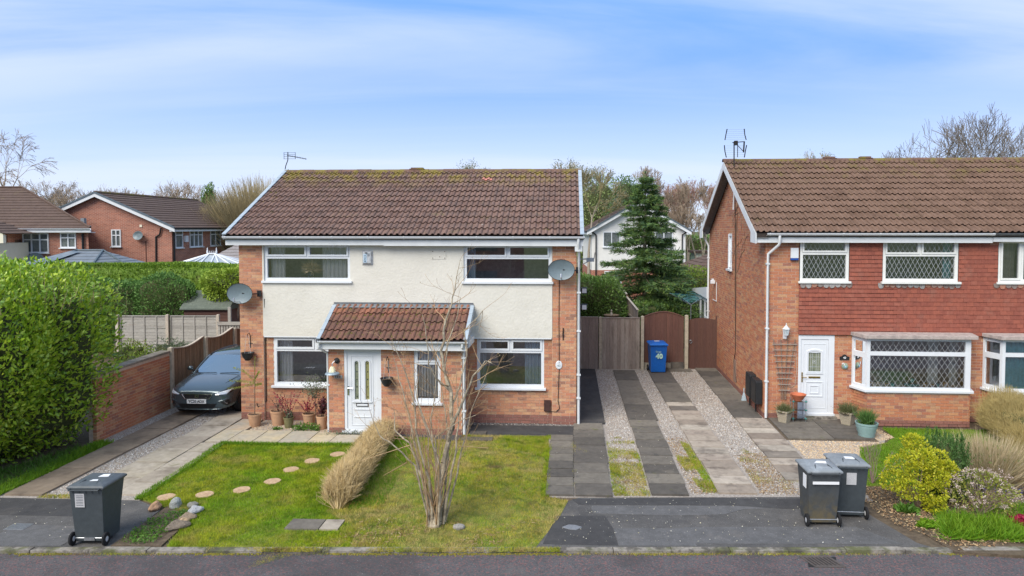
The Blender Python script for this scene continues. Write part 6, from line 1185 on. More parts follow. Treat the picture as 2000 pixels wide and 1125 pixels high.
t = thing('plant_stand', 'teal wire plant stand with glass shelves left of the white door', 'plant stand', FB, .80, -.30); m_tw = mat('teal_wire', [(.05, .33, .30)], .4, metal=.3)
for x, y in ((-.16, -.12), (.16, -.12), (.16, .12), (-.16, .12)): MB().tube([(x, y, 0), (x, y, .62)], .009, 6).build('leg', m_steel, t)
for z_ in (.12, .34, .56):
    MB().slab([(-.19, -.15), (.19, -.15), (.19, .15), (-.19, .15)], z_, z_ + .012).build('shelf', m_glass, t); MB().lathe([(.03, 0), (.03, .03)], (.16, -.12, z_ - .01), 8).lathe([(.03, 0), (.03, .03)], (-.16, -.12, z_ - .01), 8).build('collar', m_tw, t)
t = thing('terracotta_bowl', 'red terracotta bowl on top of the plant stand', 'bowl', FB, .80, -.30, .575); MB().lathe([(.09, 0), (.13, .05), (.185, .13), (.20, .16), (.18, .16), (.10, .06), (0, .05)], n=24).build('bowl', m_teracy, t, autosmooth=40)
MB().tube([(.80, -.012, 2.0), (.84, -.014, 1.3), (.80, -.012, .9), (.70, -.012, .84), (.62, -.012, .88)], .006, 4).build('cable', m_capp, hB)
t = thing('rockery_plants', 'green weeds and trailing plants between the rockery stones', 'plants', FA, 1.65, -6.2); P = sample([(-.3, -.75), (.28, -.75), (.3, .5), (-.3, .65)], 1500); P = P[vnoise(P, 5, 2) + RN.uniform(-.3, .3, len(P)) > -.05]; foliage('leaves', t, np.column_stack([P, RN.uniform(0, .07, len(P))]), RN.normal(size=(len(P), 3)) + [0, 0, .7], RN.uniform(.02, .06, len(P)), m_leafg)
# ================================================================== CAR
m_paint = mat('car_paint', [(.065, .10, .12), (.072, .11, .13)], .25, ns=1, namt=.02, metal=.5, coat=1.0, spec=.5); m_carblk = mat('car_black', [(.010, .011, .012)], .35, spec=.5)
car = thing('parked_car', 'dark grey-blue hatchback parked nose out on the left driveway', 'car', FA, -1.23, .08, .03)
ST = [(-.0, .50, .24, .50, .62, .66), (.05, .68, .20, .52, .66, .72), (.16, .80, .18, .56, .72, .78), (.38, .86, .18, .60, .77, .845), (.70, .885, .18, .64, .82, .915), (1.0, .89, .18, .66, .87, .965), (1.3, .89, .18, .67, .90, .98), (2.2, .89, .18, .68, .92, .98), (3.2, .885, .19, .70, .95, 1.0), (3.8, .86, .22, .74, .97, 1.0), (4.0, .80, .26, .76, .95, .97), (4.05, .70, .32, .76, .92, .94)]
mb = MB(); npf = 8
for (y, w, zl, zm, zs, zh) in ST:
    half = [(w * .80, zl), (w * .97, zl + .07), (w, (zl + zm) / 2 + .05), (w * 1.0, zm), (w * .965, zs), (w * .80, zh - .022), (w * .45, zh - .004), (0, zh)]
    if y < .1: half[5] = (w * .84, zh - .03)
    ring = [(-x, y, z) for x, z in half[:-1]] + [(0, y, half[-1][1])] + [(x, y, z) for x, z in half[:-1][::-1]]; mb.v += ring
R = 15
for i in range(len(ST) - 1):
    for k in range(R - 1): mb.f.append((i * R + k, i * R + k + 1, (i + 1) * R + k + 1, (i + 1) * R + k))
    mb.f.append((i * R + R - 1, i * R, (i + 1) * R, (i + 1) * R + R - 1))
mb.f.append(tuple(range(R))[::-1]); mb.f.append(tuple((len(ST) - 1) * R + k for k in range(R)))
body = mb.build('body', m_paint, car, smooth=True); sm = body.modifiers.new('s', 'SUBSURF'); sm.levels = 2; sm.render_levels = 2
bpy.context.view_layer.update(); me = bpy.data.meshes.new_from_object(body.evaluated_get(bpy.context.evaluated_depsgraph_get())); body.modifiers.clear(); body.data = me
bvh = BVHTree.FromPolygons([v.co[:] for v in me.vertices], [tuple(p.vertices) for p in me.polygons])
def fy(x, z):
    h = bvh.ray_cast(Vector((x, -2, z)), Vector((0, 1, 0)))
    return h[0].y if h[0] and h[0].y < 1.6 else .6
def dens(poly, n=6):
    o = []
    for i in range(len(poly)):
        a, b = poly[i], poly[(i + 1) % len(poly)]
        for k in range(n): o.append((a[0] + (b[0] - a[0]) * k / n, a[1] + (b[1] - a[1]) * k / n))
    return o
def conf(name, poly, m, off=.006, th=.02, parent=car, n=6, lift=0.0):
    """panel following the car's nose: polygon filled on a fine grid of points"""
    d = dens(poly, n); cx = sum(p[0] for p in d) / len(d); cz = sum(p[1] for p in d) / len(d); mb = MB(); rings = 6; N = len(d)
    for r in range(rings + 1):
        s = 1 - r / rings
        for x, z in d: X = cx + (x - cx) * s; Z = cz + (z - cz) * s; mb.v.append((X, fy(X, Z) - off - lift * (1 - s), Z))
    for r in range(rings):
        for k in range(N): mb.f.append((r * N + k, r * N + (k + 1) % N, (r + 1) * N + (k + 1) % N, (r + 1) * N + k))
    b0 = len(mb.v); mb.v += [(x, fy(x, z) + th, z) for x, z in d]
    for k in range(N): mb.f.append((b0 + k, b0 + (k + 1) % N, (k + 1) % N, k))
    return mb.build(name, m, parent)
def strip(name, pts, r, m, off=.01, parent=car):
    d = []
    for i in range(len(pts) - 1):
        for k in range(6): f = k / 6; d.append((pts[i][0] + (pts[i + 1][0] - pts[i][0]) * f, pts[i][1] + (pts[i + 1][1] - pts[i][1]) * f))
    d.append(pts[-1]); return MB().tube([(x, fy(x, z) - off, z) for x, z in d], r, 5).build(name, m, parent)
gtop_, gbot = .625, .505
gl = conf('grille', [(-.40, gtop_), (.40, gtop_), (.33, gbot), (-.33, gbot)], m_carblk, .004)
strip('grille_surround', [(-.41, gtop_), (-.33, gbot), (.33, gbot), (.41, gtop_)], .011, m_chrome, .012, gl); strip('grille_top', [(-.40, gtop_), (.40, gtop_)], .006, m_chrome, .012, gl)
for z in (.535, .565, .595): strip('grille_bar', [(-.36, z), (.36, z)], .003, m_black, .008, gl)
b_ = fy(0, .565) - .022
MB().box(-.055, .055, b_, b_ + .01, .578, .605).box(-.055, .055, b_ + .001, b_ + .011, .53, .557).box(-.055, -.028, b_ + .002, b_ + .010, .555, .580).box(.028, .055, b_ + .002, b_ + .010, .555, .580).build('badge', m_chrome, gl)
MB().box(.22, .27, fy(.25, .54) - .018, fy(.25, .54) - .005, .53, .55).build('trim_badge', m_chrome, gl)
pl = MB().box(-.26, .26, -.008, .004, -.056, .056).build('number_plate', mat('plate_white', [(.70, .71, .70)], .4), car, bevel=.003); pl.location = (0, fy(0, .44) - .03, .440)
put_text('lettering', 'YC20 ADX', .098, m_ink, pl, (0, -.0105, 0), (rad(90), 0, 0), .003, sx=.92)
conf('lower_intake', [(-.52, .375), (.52, .375), (.44, .255), (-.44, .255)], m_carblk, .004)
for s in (-1, 1):
    sg = lambda P: [(s * x, z) for x, z in P]
    conf('fog_intake', sg([(.60, .40), (.78, .47), (.80, .34), (.74, .30)]), m_carblk, .004)
    strip('intake_blade', sg([(.54, .43), (.78, .50)]), .010, m_paint, .010)
    for (x, z) in ((.70, .42), (.72, .39), (.745, .37)): MB().box(-.014, .014, -.006, .01, -.012, .012).build('fog_led', m_chrome, car).location = (s * x, fy(s * x, z) - .014, z)
    hl = conf('headlight', sg([(.44, .625), (.58, .595), (.76, .60), (.85, .69), (.82, .75), (.62, .70)]), m_carblk, .006)
    conf('lens', sg([(.47, .628), (.59, .605), (.745, .610), (.82, .70), (.80, .725), (.62, .685)]), mat('headlamp_glass', [(.60, .66, .72), (.75, .80, .84), (.35, .40, .44)], .08, ns=14, spec=.8, coat=1), .012, parent=hl)
    strip('daylight_strip', sg([(.50, .618), (.74, .628), (.81, .70)]), .008, m_chrome, .018, hl)
strip('lower_lip', [(-.60, .225), (-.3, .215), (.3, .215), (.60, .225)], .014, m_paint, .01)
strip('bonnet_shut_line', [(-.56, .665), (-.3, .655), (.3, .655), (.56, .665)], .003, m_carblk, .002)
# greenhouse
def gh(t, s):    # t along the roof line 0..1, s across -1..1
    key = [(0, 1.02, .955, .74), (.22, 1.36, 1.16, .68), (.42, 1.78, 1.375, .60), (.5, 2.1, 1.425, .585), (.65, 2.8, 1.44, .58), (.8, 3.35, 1.40, .575), (1, 3.92, 1.02, .66)]
    for i in range(len(key) - 1):
        if key[i][0] <= t <= key[i + 1][0]:
            f = (t - key[i][0]) / (key[i + 1][0] - key[i][0]); y, z, w = (key[i][j] + (key[i + 1][j] - key[i][j]) * f for j in (1, 2, 3)); break
    bow = .13 * (1 - min(1, t / .45)) if t < .45 else 0
    return (s * w, y + bow * s * s, z - .05 * s * s)
def patch(name, t0, t1, s0, s1, m, nt=8, ns_=8, off=0, parent=car):
    mb = MB()
    for i in range(nt + 1):
        for j in range(ns_ + 1): x, y, z = gh(t0 + (t1 - t0) * i / nt, s0 + (s1 - s0) * j / ns_); mb.v.append((x, y, z + off))
    for i in range(nt):
        for j in range(ns_): k = i * (ns_ + 1) + j; mb.f.append((k, k + 1, k + ns_ + 2, k + ns_ + 1))
    return mb.build(name, m, parent, smooth=True)
patch('windscreen', 0, .40, -.97, .97, m_glassC); patch('roof_panel', .40, .84, -1, 1, m_paint, 10); patch('rear_screen', .84, 1, -1, 1, m_glassC)
for s in (-1, 1):
    mb = MB(); T_ = [i / 16 for i in range(17)]
    for t_ in T_: x, y, z = gh(t_, s); mb.v += [(x, y, z), (s * .865, min(max(y, 1.05), 3.9), .93)]
    for i in range(16): mb.f.append((2 * i, 2 * i + 2, 2 * i + 3, 2 * i + 1))
    mb.build('side_glass', m_glassC, car, smooth=True)
    MB().tube([gh(t_, s) for t_ in np.linspace(0, .42, 8)], .028, 6).build('windscreen_pillar', m_paint, car, smooth=True); MB().tube([gh(t_, s) for t_ in np.linspace(.42, 1, 12)], .025, 6).build('roof_rail', m_carblk, car, smooth=True)
    for t_ in (.62, .8): x, y, z = gh(t_, s); MB().tube([(x, y, z), (s * .87, y, .93)], .03, 5).build('door_pillar', m_carblk, car)
    mm = MB().lathe([(.02, 0), (.075, .02), (.085, .06), (.06, .11), (.02, .12)], n=14, sy=.7); mo = mm.build('door_mirror', m_paint, car, smooth=True); mo.location = (s * .98, 1.42, .96); MB().tube([(s * .86, 1.42, .96), (s * .95, 1.42, .99)], .018, 5).build('mirror_arm', m_carblk, mo).location = (-s * .98, -1.42, -.96)
    for (y, nm) in ((.80, 1), (3.30, 1)):
        w = MB().lathe([(.17, -.10), (.29, -.105), (.315, -.08), (.315, .08), (.29, .105), (.17, .10)], n=28); w.v = [(z, a, b) for a, b, z in w.v]; w = w.build('wheel', m_tyre, car, autosmooth=40); w.location = (s * .80, y, .29)
        r = MB()
        for k in range(10): a = k * math.pi / 5; r.tube([(s * .10, .04 * math.cos(a), .04 * math.sin(a)), (s * .095, .20 * math.cos(a), .20 * math.sin(a))], .017, 4)
        r.build('rim', m_steel, w)
        ar = MB(); 
        for k in range(13):
            a = math.pi * k / 12
            for rr, xx in ((.335, .895), (.375, .893)): ar.v.append((s * xx, y + rr * math.cos(a), .29 + rr * math.sin(a)))
        for k in range(12): ar.f.append((2 * k, 2 * k + 1, 2 * k + 3, 2 * k + 2))
        ar.build('wheel_arch', m_carblk, car)
MB().box(-.65, .65, 1.9, 3.7, .5, .95).box(-.62, -.12, 2.0, 2.2, .9, 1.22).box(.12, .62, 2.0, 2.2, .9, 1.22).build('seats', m_carblk, car)
MB().tube([(.36 + .17 * math.cos(a), 1.60 + .05 * math.sin(a), .98 + .14 * math.sin(a)) for a in np.linspace(0, 2 * math.pi, 17)], .014, 5).build('steering_wheel', m_carblk, car); MB().box(-.7, .7, 1.25, 1.6, .85, .93).build('dashboard', m_carblk, car, bevel=.03); MB().box(-.12, .12, 1.72, 1.75, 1.26, 1.33).build('rear_view_mirror', m_carblk, car)
for x0, x1 in ((-.55, .0), (.1, .62)): MB().tube([(x0, 1.0 + .10 * x0 * x0 + .02, .972), (x1, .99 + .12 * x1 * x1 + .03, .985)], .010, 4).build('wiper', m_carblk, car)
for s in (-1, 1): MB().tube([(s * .50, .22, .775), (s * .60, .55, .868), (s * .70, .98, .952)], .006, 5).build('bonnet_edge', m_carblk, car)
# ================================================================== PLANTS
TRI = dict(TV=NEED_V, TF=NEED_F)
THIN = [(-.03, 0, 0), (.03, 0, 0), (0, 1, 0)]
m_core = mat('inner_branches', [(.045, .06, .02), (.07, .075, .03)], 1, ns=4, namt=.4)  # dark filler colour imitating the shaded inside of hedges and bushes
m_laurel = mat('laurel_leaf', [(.18, .33, .012), (.26, .43, .02), (.37, .52, .035), (.47, .58, .05), (.21, .37, .02), (.08, .17, .02), (.40, .40, .05)], .4, piece=.75, ns=.9, namt=.2, trans=.25, spec=.6)
m_bark = mat('bark_grey', [(.25, .205, .16), (.34, .29, .225), (.20, .165, .13)], .95, ns=8, namt=.3, bump=(30, .5)); m_barkp = mat('bark_pale', [(.34, .29, .20), (.42, .36, .26), (.26, .22, .16), (.22, .20, .15)], .9, ns=7, namt=.3, bump=(30, .4)); m_twig = mat('twig_brown', [(.24, .18, .13), (.31, .24, .17)], .95, piece=.6, ns=3); m_twigr = mat('twig_red_brown', [(.29, .17, .13), (.35, .22, .17)], .95, piece=.6, ns=3); m_twigy = mat('twig_olive', [(.27, .215, .11), (.34, .275, .15), (.22, .18, .095)], .95, piece=.6, ns=3)
def sq(d, e): return d / (np.sum(np.abs(d) ** e, 1) ** (1 / e))[:, None]
def crown_pts(n, r, e=3, depth=.2, lump=.1, seed=0, zmin=-1.0):
    d = unit(RN.normal(size=(n, 3))); d = d[d[:, 2] > zmin]; p = sq(d, e); k = np.zeros(len(p)); rr = np.random.default_rng(seed)
    for _ in range(6):
        w = unit(rr.normal(size=(1, 3)))[0] * rr.uniform(3, 9); k += np.sin(p @ w + rr.uniform(0, 6))
    s = 1 + lump * k / 3 - np.abs(RN.normal(size=len(p))) * depth
    return p * s[:, None] * np.array(r), d
def core_mesh(t, c, r, e, lump, seed, f=.86):  # solid lump behind the leaves, dark by default to imitate inner shade
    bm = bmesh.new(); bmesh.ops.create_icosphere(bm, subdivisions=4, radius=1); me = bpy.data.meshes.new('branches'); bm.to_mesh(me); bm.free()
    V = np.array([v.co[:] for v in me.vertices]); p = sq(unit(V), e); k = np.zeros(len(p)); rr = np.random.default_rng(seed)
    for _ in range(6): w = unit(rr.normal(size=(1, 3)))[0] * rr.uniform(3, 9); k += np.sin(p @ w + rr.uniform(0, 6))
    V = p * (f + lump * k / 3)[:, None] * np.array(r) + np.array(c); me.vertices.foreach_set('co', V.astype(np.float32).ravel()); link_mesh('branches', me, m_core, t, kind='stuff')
def bush(name, label, cat, fr, u, v, z, r, n, ls, m, e=3, depth=.12, lump=.1, core=.84, up=.5, rnd=.6, seed=1, TV=LEAF_V, TF=LEAF_F, group=None, rz=0, trunk=True, zmin=-1.0):
    t = thing(name, label, cat, fr, u, v, z, rz, group); c = np.array((0, 0, r[2]))
    P, d = crown_pts(n, r, e, depth, lump, seed, zmin); D = d * .8 + np.array((0, 0, up)) + RN.normal(size=P.shape) * rnd
    foliage('foliage', t, P + c, D, RN.uniform(.6, 1.3, len(P)) * ls, m, 'stuff', TV, TF)
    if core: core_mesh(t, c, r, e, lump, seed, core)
    if trunk: MB().tube([(0, 0, -z), (0, 0, r[2])], [.06, .03], 6).build('trunk', m_bark, t)
    return t
# ---- big laurel hedge on the left
t = thing('laurel_hedge', 'very tall glossy green laurel hedge filling the left edge of the picture', 'hedge', FA, -5.3, -3.32)
P, d = crown_pts(54000, (3.05, 2.35, 2.35), 3.6, .12, .095, 3); k = (d[:, 0] > -.35) | (d[:, 1] < -.2); P, d = P[k], d[k]
P[:, 0] += .10 * (P[:, 2] + .2) - .35 * np.clip(-P[:, 2] - .6, 0, 2) * .5; c = np.array((0, 0, 1.98)); D = d * .6 + np.array((0, 0, .55)) + RN.normal(size=P.shape) * .55
foliage('foliage', t, P + c, D, RN.uniform(.07, .135, len(P)), m_laurel, TV=[(0, 0, 0), (.22, .4, .06), (.12, .85, 0), (0, 1, -.04), (-.12, .85, 0), (-.22, .4, .06)], TF=[(0, 1, 5), (1, 2, 5), (2, 4, 5), (2, 3, 4)])
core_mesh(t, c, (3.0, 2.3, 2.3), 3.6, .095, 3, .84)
S = []; P = []; D = []
for _ in range(520):
    a = random.uniform(0, 1); x = random.uniform(-2.6, 3.1); y = random.uniform(-2.0, 2.1); zt = 4.15 - .22 * max(0, x) ** 1.15 * .8 - (.3 if y > 1.2 else 0) - random.uniform(0, .35); L = random.uniform(.25, .75); d0 = Vector((random.gauss(0, .22), random.gauss(0, .22), 1)).normalized(); p = Vector((x, y, zt)); q = p + d0 * L; S.append([*p, *q, .007, .003])
    for k in range(11): f = .2 + .8 * k / 11; P.append(list(p + d0 * (L * f))); D.append([random.gauss(0, 1), random.gauss(0, 1), random.uniform(.1, .9)])
segs_mesh('shoots', S, m_twigy, t, 3); m_laurel2 = mat('laurel_young_leaf', [(.24, .42, .05), (.36, .54, .09), (.30, .46, .06)], .35, piece=.8, ns=.9, trans=.35, spec=.6)
foliage('young_leaves', t, P, D, RN.uniform(.07, .13, len(P)), m_laurel2)
t = thing('strappy_plants', 'dark green strappy leaves at the foot of the laurel hedge', 'plants', FA, -2.45, -4.0); P = sample([(-1.2, -1.4), (.15, -1.2), (.28, 1.6), (-.3, 1.7)], 2600); foliage('leaves', t, np.column_stack([P, np.zeros(len(P))]), RN.normal(size=(len(P), 3)) * [.6, .6, .1] + [.15, -.2, .8], RN.uniform(.08, .2, len(P)), m_leafg, TV=[(-.045, 0, 0), (.045, 0, 0), (0, 1, -.2)], TF=NEED_F)
# ---- twiggy beige hedge
m_beige = mat('twig_beige', [(.50, .37, .16), (.62, .47, .24), (.40, .28, .12), (.68, .54, .31), (.26, .18, .08)], .95, piece=.9, ns=2)
def twig_hedge(label, fr, pts, w, h, n, m=m_beige, hs=1.0):
    t = thing('twiggy_hedge', label, 'hedge', fr, pts[0][0], pts[0][1]); S = []; o = Vector(pts[0])
    cum = [0]
    for i in range(1, len(pts)): cum.append(cum[-1] + (Vector(pts[i]) - Vector(pts[i - 1])).length)
    for _ in range(n):
        s = random.random() * cum[-1]
        if math.sin(s * 13) + math.sin(s * 5.1 + 2) > 1.1 and random.random() < .6: continue
        i = max(k for k in range(len(cum)) if cum[k] <= s + 1e-9); i = min(i, len(pts) - 2); f = (s - cum[i]) / (cum[i + 1] - cum[i]); c = Vector(pts[i]).lerp(Vector(pts[i + 1]), f) - o; dr = (Vector(pts[i + 1]) - Vector(pts[i])).normalized(); nx = Vector((dr.y, -dr.x))
        k = random.uniform(-1, 1); j = random.gauss(0, .06); base = Vector((c.x + nx.x * k * w * .12, c.y + nx.y * k * w * .12, 0)); hh = h * (1 - .45 * abs(k) ** 3) * random.uniform(.58, 1.10) * (1 + .07 * math.sin(s * 3.1) + .06 * math.sin(s * 9.3 + k * 3)) * (1 - .34 * s / cum[-1]); mid = Vector((c.x + nx.x * k * w * .42 + dr.x * j, c.y + nx.y * k * w * .42 + dr.y * j, hh * .5)); top = Vector((c.x + nx.x * k * w * .5 + dr.x * j * 2.2, c.y + nx.y * k * w * .5 + dr.y * j * 2.2, hh))
        if random.random() < .45: S.append([*base, *mid, .0065, .0035])
        S.append([*mid, *top, .0036, .0018])
        for _ in range(3):
            p = mid.lerp(top, random.uniform(-.3, .85)); q = p + Vector((random.gauss(nx.x * k * .5, .5), random.gauss(nx.y * k * .5, .5), random.uniform(.2, 1.2))).normalized() * random.uniform(.07, .20); S.append([*p, *q, .0030, .0014])
    segs_mesh('twigs', S, m, t, 3, kind='stuff'); return t
twig_hedge('beige twiggy clipped hedge running from the porch to the road across the lawn', FA, [(4.42, -5.45), (4.34, -4.2), (4.22, -2.6), (4.12, -1.25)], .60, .66, 7000)
m_tan = mat('twig_tan_green', [(.40, .30, .12), (.34, .27, .10), (.48, .38, .17), (.29, .24, .09)], .95, piece=.9, ns=2)
# ---- branching generator
def grow(S, tips, p, d, L, r, depth, wob=.12, up=.1, ratio=.68, ang=.7, n=4, side=.75, rr=.62, minr=.003, droop=0.0):
    p = Vector(p); d = Vector(d).normalized(); r1 = r
    for i in range(n):
        d = (d + Vector((random.gauss(0, wob), random.gauss(0, wob), random.gauss(0, wob) + up - droop))).normalized(); q = p + d * (L / n); r2 = max(minr, r * (1 - (1 - rr) * (i + 1) / n)); S.append([*p, *q, r1, r2]); p = q; r1 = r2
        if depth > 0 and i >= (1 if n > 2 else 0) and random.random() < side:
            ax = d.orthogonal().normalized(); ax.rotate(Matrix.Rotation(random.uniform(0, 6.28), 3, d)); e = d.copy(); e.rotate(Matrix.Rotation(ang * random.uniform(.7, 1.3), 3, ax)); grow(S, tips, p, e, L * ratio * random.uniform(.7, 1.1), max(minr, r2 * .6), depth - 1, wob, up, ratio, ang, n, side, rr, minr, droop)
    if depth > 0:
        for s_ in (1, -1):
            ax = d.orthogonal().normalized(); ax.rotate(Matrix.Rotation(random.uniform(0, 6.28), 3, d)); e = d.copy(); e.rotate(Matrix.Rotation(ang * .55 * random.uniform(.6, 1.2), 3, ax)); grow(S, tips, p, e, L * ratio * random.uniform(.75, 1.05), max(minr, r1 * .75), depth - 1, wob, up, ratio, ang, n, side, rr, minr, droop)
    else: tips.append(tuple(p))
def bare_tree(label, X, Y, h, mt=m_bark, mtw=m_twig, depth=5, ang=.65, ratio=.70, seed=0, r=.12, trunk=.34, minr=.006, leaves=None, nl=0, ls=.06, up=.06, droop=0.0, spread=0.0, name='bare_tree', group=None, stems=1, side=.72, lean=(0, 0), wob=.10):
    random.seed(seed); t = thing(name, label, 'tree', FW, X, Y, -.02, 0, group); T0 = []; S = []; tips = []
    for s_ in range(stems):
        d = Vector((lean[0] + random.gauss(0, spread), lean[1] + random.gauss(0, spread), 1)).normalized(); top = d * h * trunk; T0.append([0, 0, 0, *(top * .5), r, r * .85]); T0.append([*(top * .5), *top, r * .85, r * .7]); grow(S, tips, top, d, h * (1 - trunk) * .36, r * .68, depth, wob, up, ratio, ang, 3, side, .60, minr * 1.1, droop)
    A = np.array(S); zmax = max(A[:, 5].max(), .1)
    if True:
        f = h / zmax; A[:, :6] *= f; B = np.array(T0); B[:, :6] *= f; tips = [tuple(q * f for q in p) for p in tips]
    segs_mesh('trunk', B, mt, t, 8); thin = A[:, 6] < .03
    if (~thin).any(): segs_mesh('limbs', A[~thin], mt, t, 5)
    segs_mesh('twigs', A[thin], mtw, t, 3)
    if leaves and nl:
        tp = np.array(tips); idx = RN.integers(0, len(tp), nl); P = tp[idx] + RN.normal(size=(nl, 3)) * .18; foliage('foliage', t, P, RN.normal(size=(nl, 3)) + [0, 0, -.2], RN.uniform(.6, 1.3, nl) * ls, leaves)
    return t
# ---- multi-stemmed bare shrub in the front lawn
random.seed(11); t = thing('bare_shrub', 'tall bare multi-stemmed shrub with pale trunk in front of the porch', 'shrub', FA, 6.28, -6.02, -.02); S = []; Tk = []; tips = []
def pl(pts, r0, r1, sd=.55, dep=1, out=Tk, L=.42):
    q = [Vector(((x - 852) / 118., y_, (1030 - y) / 118.)) for x, y, y_ in pts]; pp = []
    for i in range(len(q) - 1):
        for k in range(3): pp.append(q[i].lerp(q[i + 1], k / 3) + Vector((random.gauss(0, .008), random.gauss(0, .01), 0)))
    pp.append(q[-1]); n = len(pp) - 1
    for i in range(n):
        ra = r0 + (r1 - r0) * i / n; rb_ = r0 + (r1 - r0) * (i + 1) / n; out.append([*pp[i], *pp[i + 1], ra, rb_])
        if i > n * .28 and random.random() < sd:
            d = (pp[i + 1] - pp[i]).normalized(); e = (d + Vector((random.gauss(0, .8), random.gauss(0, .8), random.gauss(.15, .4)))).normalized(); grow(S, tips, pp[i + 1], e, L * random.uniform(.5, 1.2), max(.0035, rb_ * .45), dep, .13, .05, .6, .6, 3, .35, .6, .0018)
    return pp[-1]
# main pale trunk and crown stems (pixel-measured shape, kept in metres)
pl([(858, 1032, 0), (864, 985, 0), (862, 950, .02), (872, 900, .03), (878, 868, .05)], .07, .042, .15)
pl([(878, 868, .05), (888, 830, .05), (886, 790, .10), (884, 760, .12), (872, 725, .15), (866, 680, .15), (872, 620, .2), (884, 585, .2), (893, 545, .22), (902, 497, .25)], .044, .005, .8, 1)
pl([(880, 860, .05), (900, 800, -.1), (918, 762, -.15), (935, 720, -.2), (960, 690, -.2), (972, 695, -.2)], .030, .006, .7, 1); pl([(886, 790, .1), (902, 750, .2), (915, 690, .25), (910, 640, .3), (948, 600, .35), (938, 645, .35)], .018, .004, .6, 1)
pl([(884, 760, .12), (858, 730, 0), (846, 700, -.1), (842, 640, -.15), (836, 600, -.2), (820, 640, -.2)][:5], .018, .004, .7, 1); pl([(872, 725, .15), (880, 660, .1), (898, 610, .1), (905, 570, .1)], .014, .004, .7, 1)
for pts, r in (([(848, 1030, 0), (835, 960, .05), (815, 900, .1), (802, 865, .1), (770, 840, .1), (768, 800, .15)], .036), ([(842, 1028, .05), (826, 930, .1), (806, 860, .2), (790, 790, .25), (775, 740, .3), (762, 690, .3)], .026), ([(850, 1026, -.05), (845, 930, -.1), (826, 850, -.2), (822, 780, -.25), (800, 700, -.3), (780, 650, -.3)], .026),
               ([(868, 1026, .1), (874, 930, .15), (880, 860, .2), (868, 800, .25), (860, 740, .3)], .024), ([(870, 1024, 0), (885, 940, -.05), (898, 870, -.1), (905, 800, -.1), (900, 740, -.1)], .026), ([(874, 1022, .05), (892, 950, .1), (905, 880, .15), (925, 800, .2), (950, 740, .2)], .020),
               ([(856, 1026, .1), (850, 900, .2), (840, 820, .3), (850, 760, .35), (846, 700, .4)], .020), ([(862, 1022, -.1), (870, 900, -.2), (850, 830, -.3), (828, 760, -.35), (818, 690, -.4)], .020), ([(846, 1030, -.05), (820, 900, -.2), (780, 855, -.3), (755, 835, -.35), (740, 790, -.4)], .018),
               ([(866, 1028, .05), (860, 920, 0), (856, 850, 0), (880, 830, -.1), (905, 812, -.1), (938, 800, -.1)], .018), ([(852, 1020, .1), (838, 930, .2), (835, 860, .3), (815, 800, .3), (810, 740, .3)], .016)):
    pl(pts, r, .0045, .62, 1)
for k in range(26):
    a = random.uniform(0, 6.28); d = Vector((math.cos(a) * .25, math.sin(a) * .2, 1)); grow(S, tips, (random.gauss(0, .06), random.gauss(0, .06), .05), d, random.uniform(.8, 1.9), .010, 1, .06, .03, .5, .5, 5, .3, .4, .0022)
for (x, y, x2, y2) in ((806, 868, 700, 905), (795, 905, 745, 935), (900, 870, 960, 875), (760, 830, 742, 880)): S.append([(x - 852) / 118, .1, (1030 - y) / 118, (x2 - 852) / 118, .15, (1030 - y2) / 118, .008, .004])
segs_mesh('stems', Tk, m_barkp, t, 7); segs_mesh('twigs', S, mat('twig_buff', [(.34, .22, .12), (.42, .29, .16), (.27, .17, .09)], .9, piece=.8, ns=3), t, 4)
MB().lathe([(.14, 0), (.10, .07), (.07, .18), (.0, .30)], n=10).build('root_flare', m_barkp, t, bevel=.01)
P = np.array(tips); P = P[RN.random(len(P)) < .8]; foliage('buds', t, P, RN.normal(size=P.shape) + [0, 0, 1], RN.uniform(.012, .028, len(P)), m_straw)
# ---- right-hand front bed shrubs
m_gold = mat('golden_leaf', [(.46, .46, .015), (.54, .52, .02), (.36, .42, .02), (.60, .54, .05), (.22, .30, .02), (.42, .44, .02)], .5, piece=.7, ns=3, namt=.2, trans=.3); m_yew = mat('yew_leaf', [(.05, .12, .03), (.075, .16, .04), (.11, .19, .045)], .6, piece=.7, ns=3, namt=.25, trans=.15, stains=[((.10, .07, .03), 4, .6, .75, .5)])
random.seed(5)
t = thing('golden_shrub', 'bright yellow-green leafed shrub between the bins and the dark conifer', 'shrub', FB, 1.27, -5.62); S = []; P = []; D = []
lobes = [(0, 0, .95, .28), (-.28, .05, .72, .24), (.28, 0, .85, .26), (-.42, 0, .45, .22), (.38, .1, .60, .24), (.0, -.15, .62, .28), (-.05, .1, 1.15, .17), (.15, -.25, .32, .22), (-.25, -.2, .38, .22), (.48, -.05, .72, .15), (.22, -.22, .60, .2), (-.02, -.22, .92, .2), (.15, -.28, .14, .16)]
for cx, cy, cz, r in lobes:
    q, d = crown_pts(620, (r, r, r * .8), 2.2, .12, .15, int(cz * 100)); P.append(q + [cx, cy, cz]); D.append(d * .6 + RN.normal(size=d.shape) * .5 + [0, 0, .4]); S.append([0, 0, 0, cx, cy, cz, .02, .006])
P = np.concatenate(P); D = np.concatenate(D); k = P[:, 2] > 0.02; foliage('foliage', t, P[k], D[k], RN.uniform(.03, .065, k.sum()), m_gold); segs_mesh('stems', S, m_twig, t, 4)
t = thing('dwarf_conifer', 'dark green upright dwarf conifer behind the golden shrub', 'conifer', FB, 1.98, -5.10); P = []; D = []
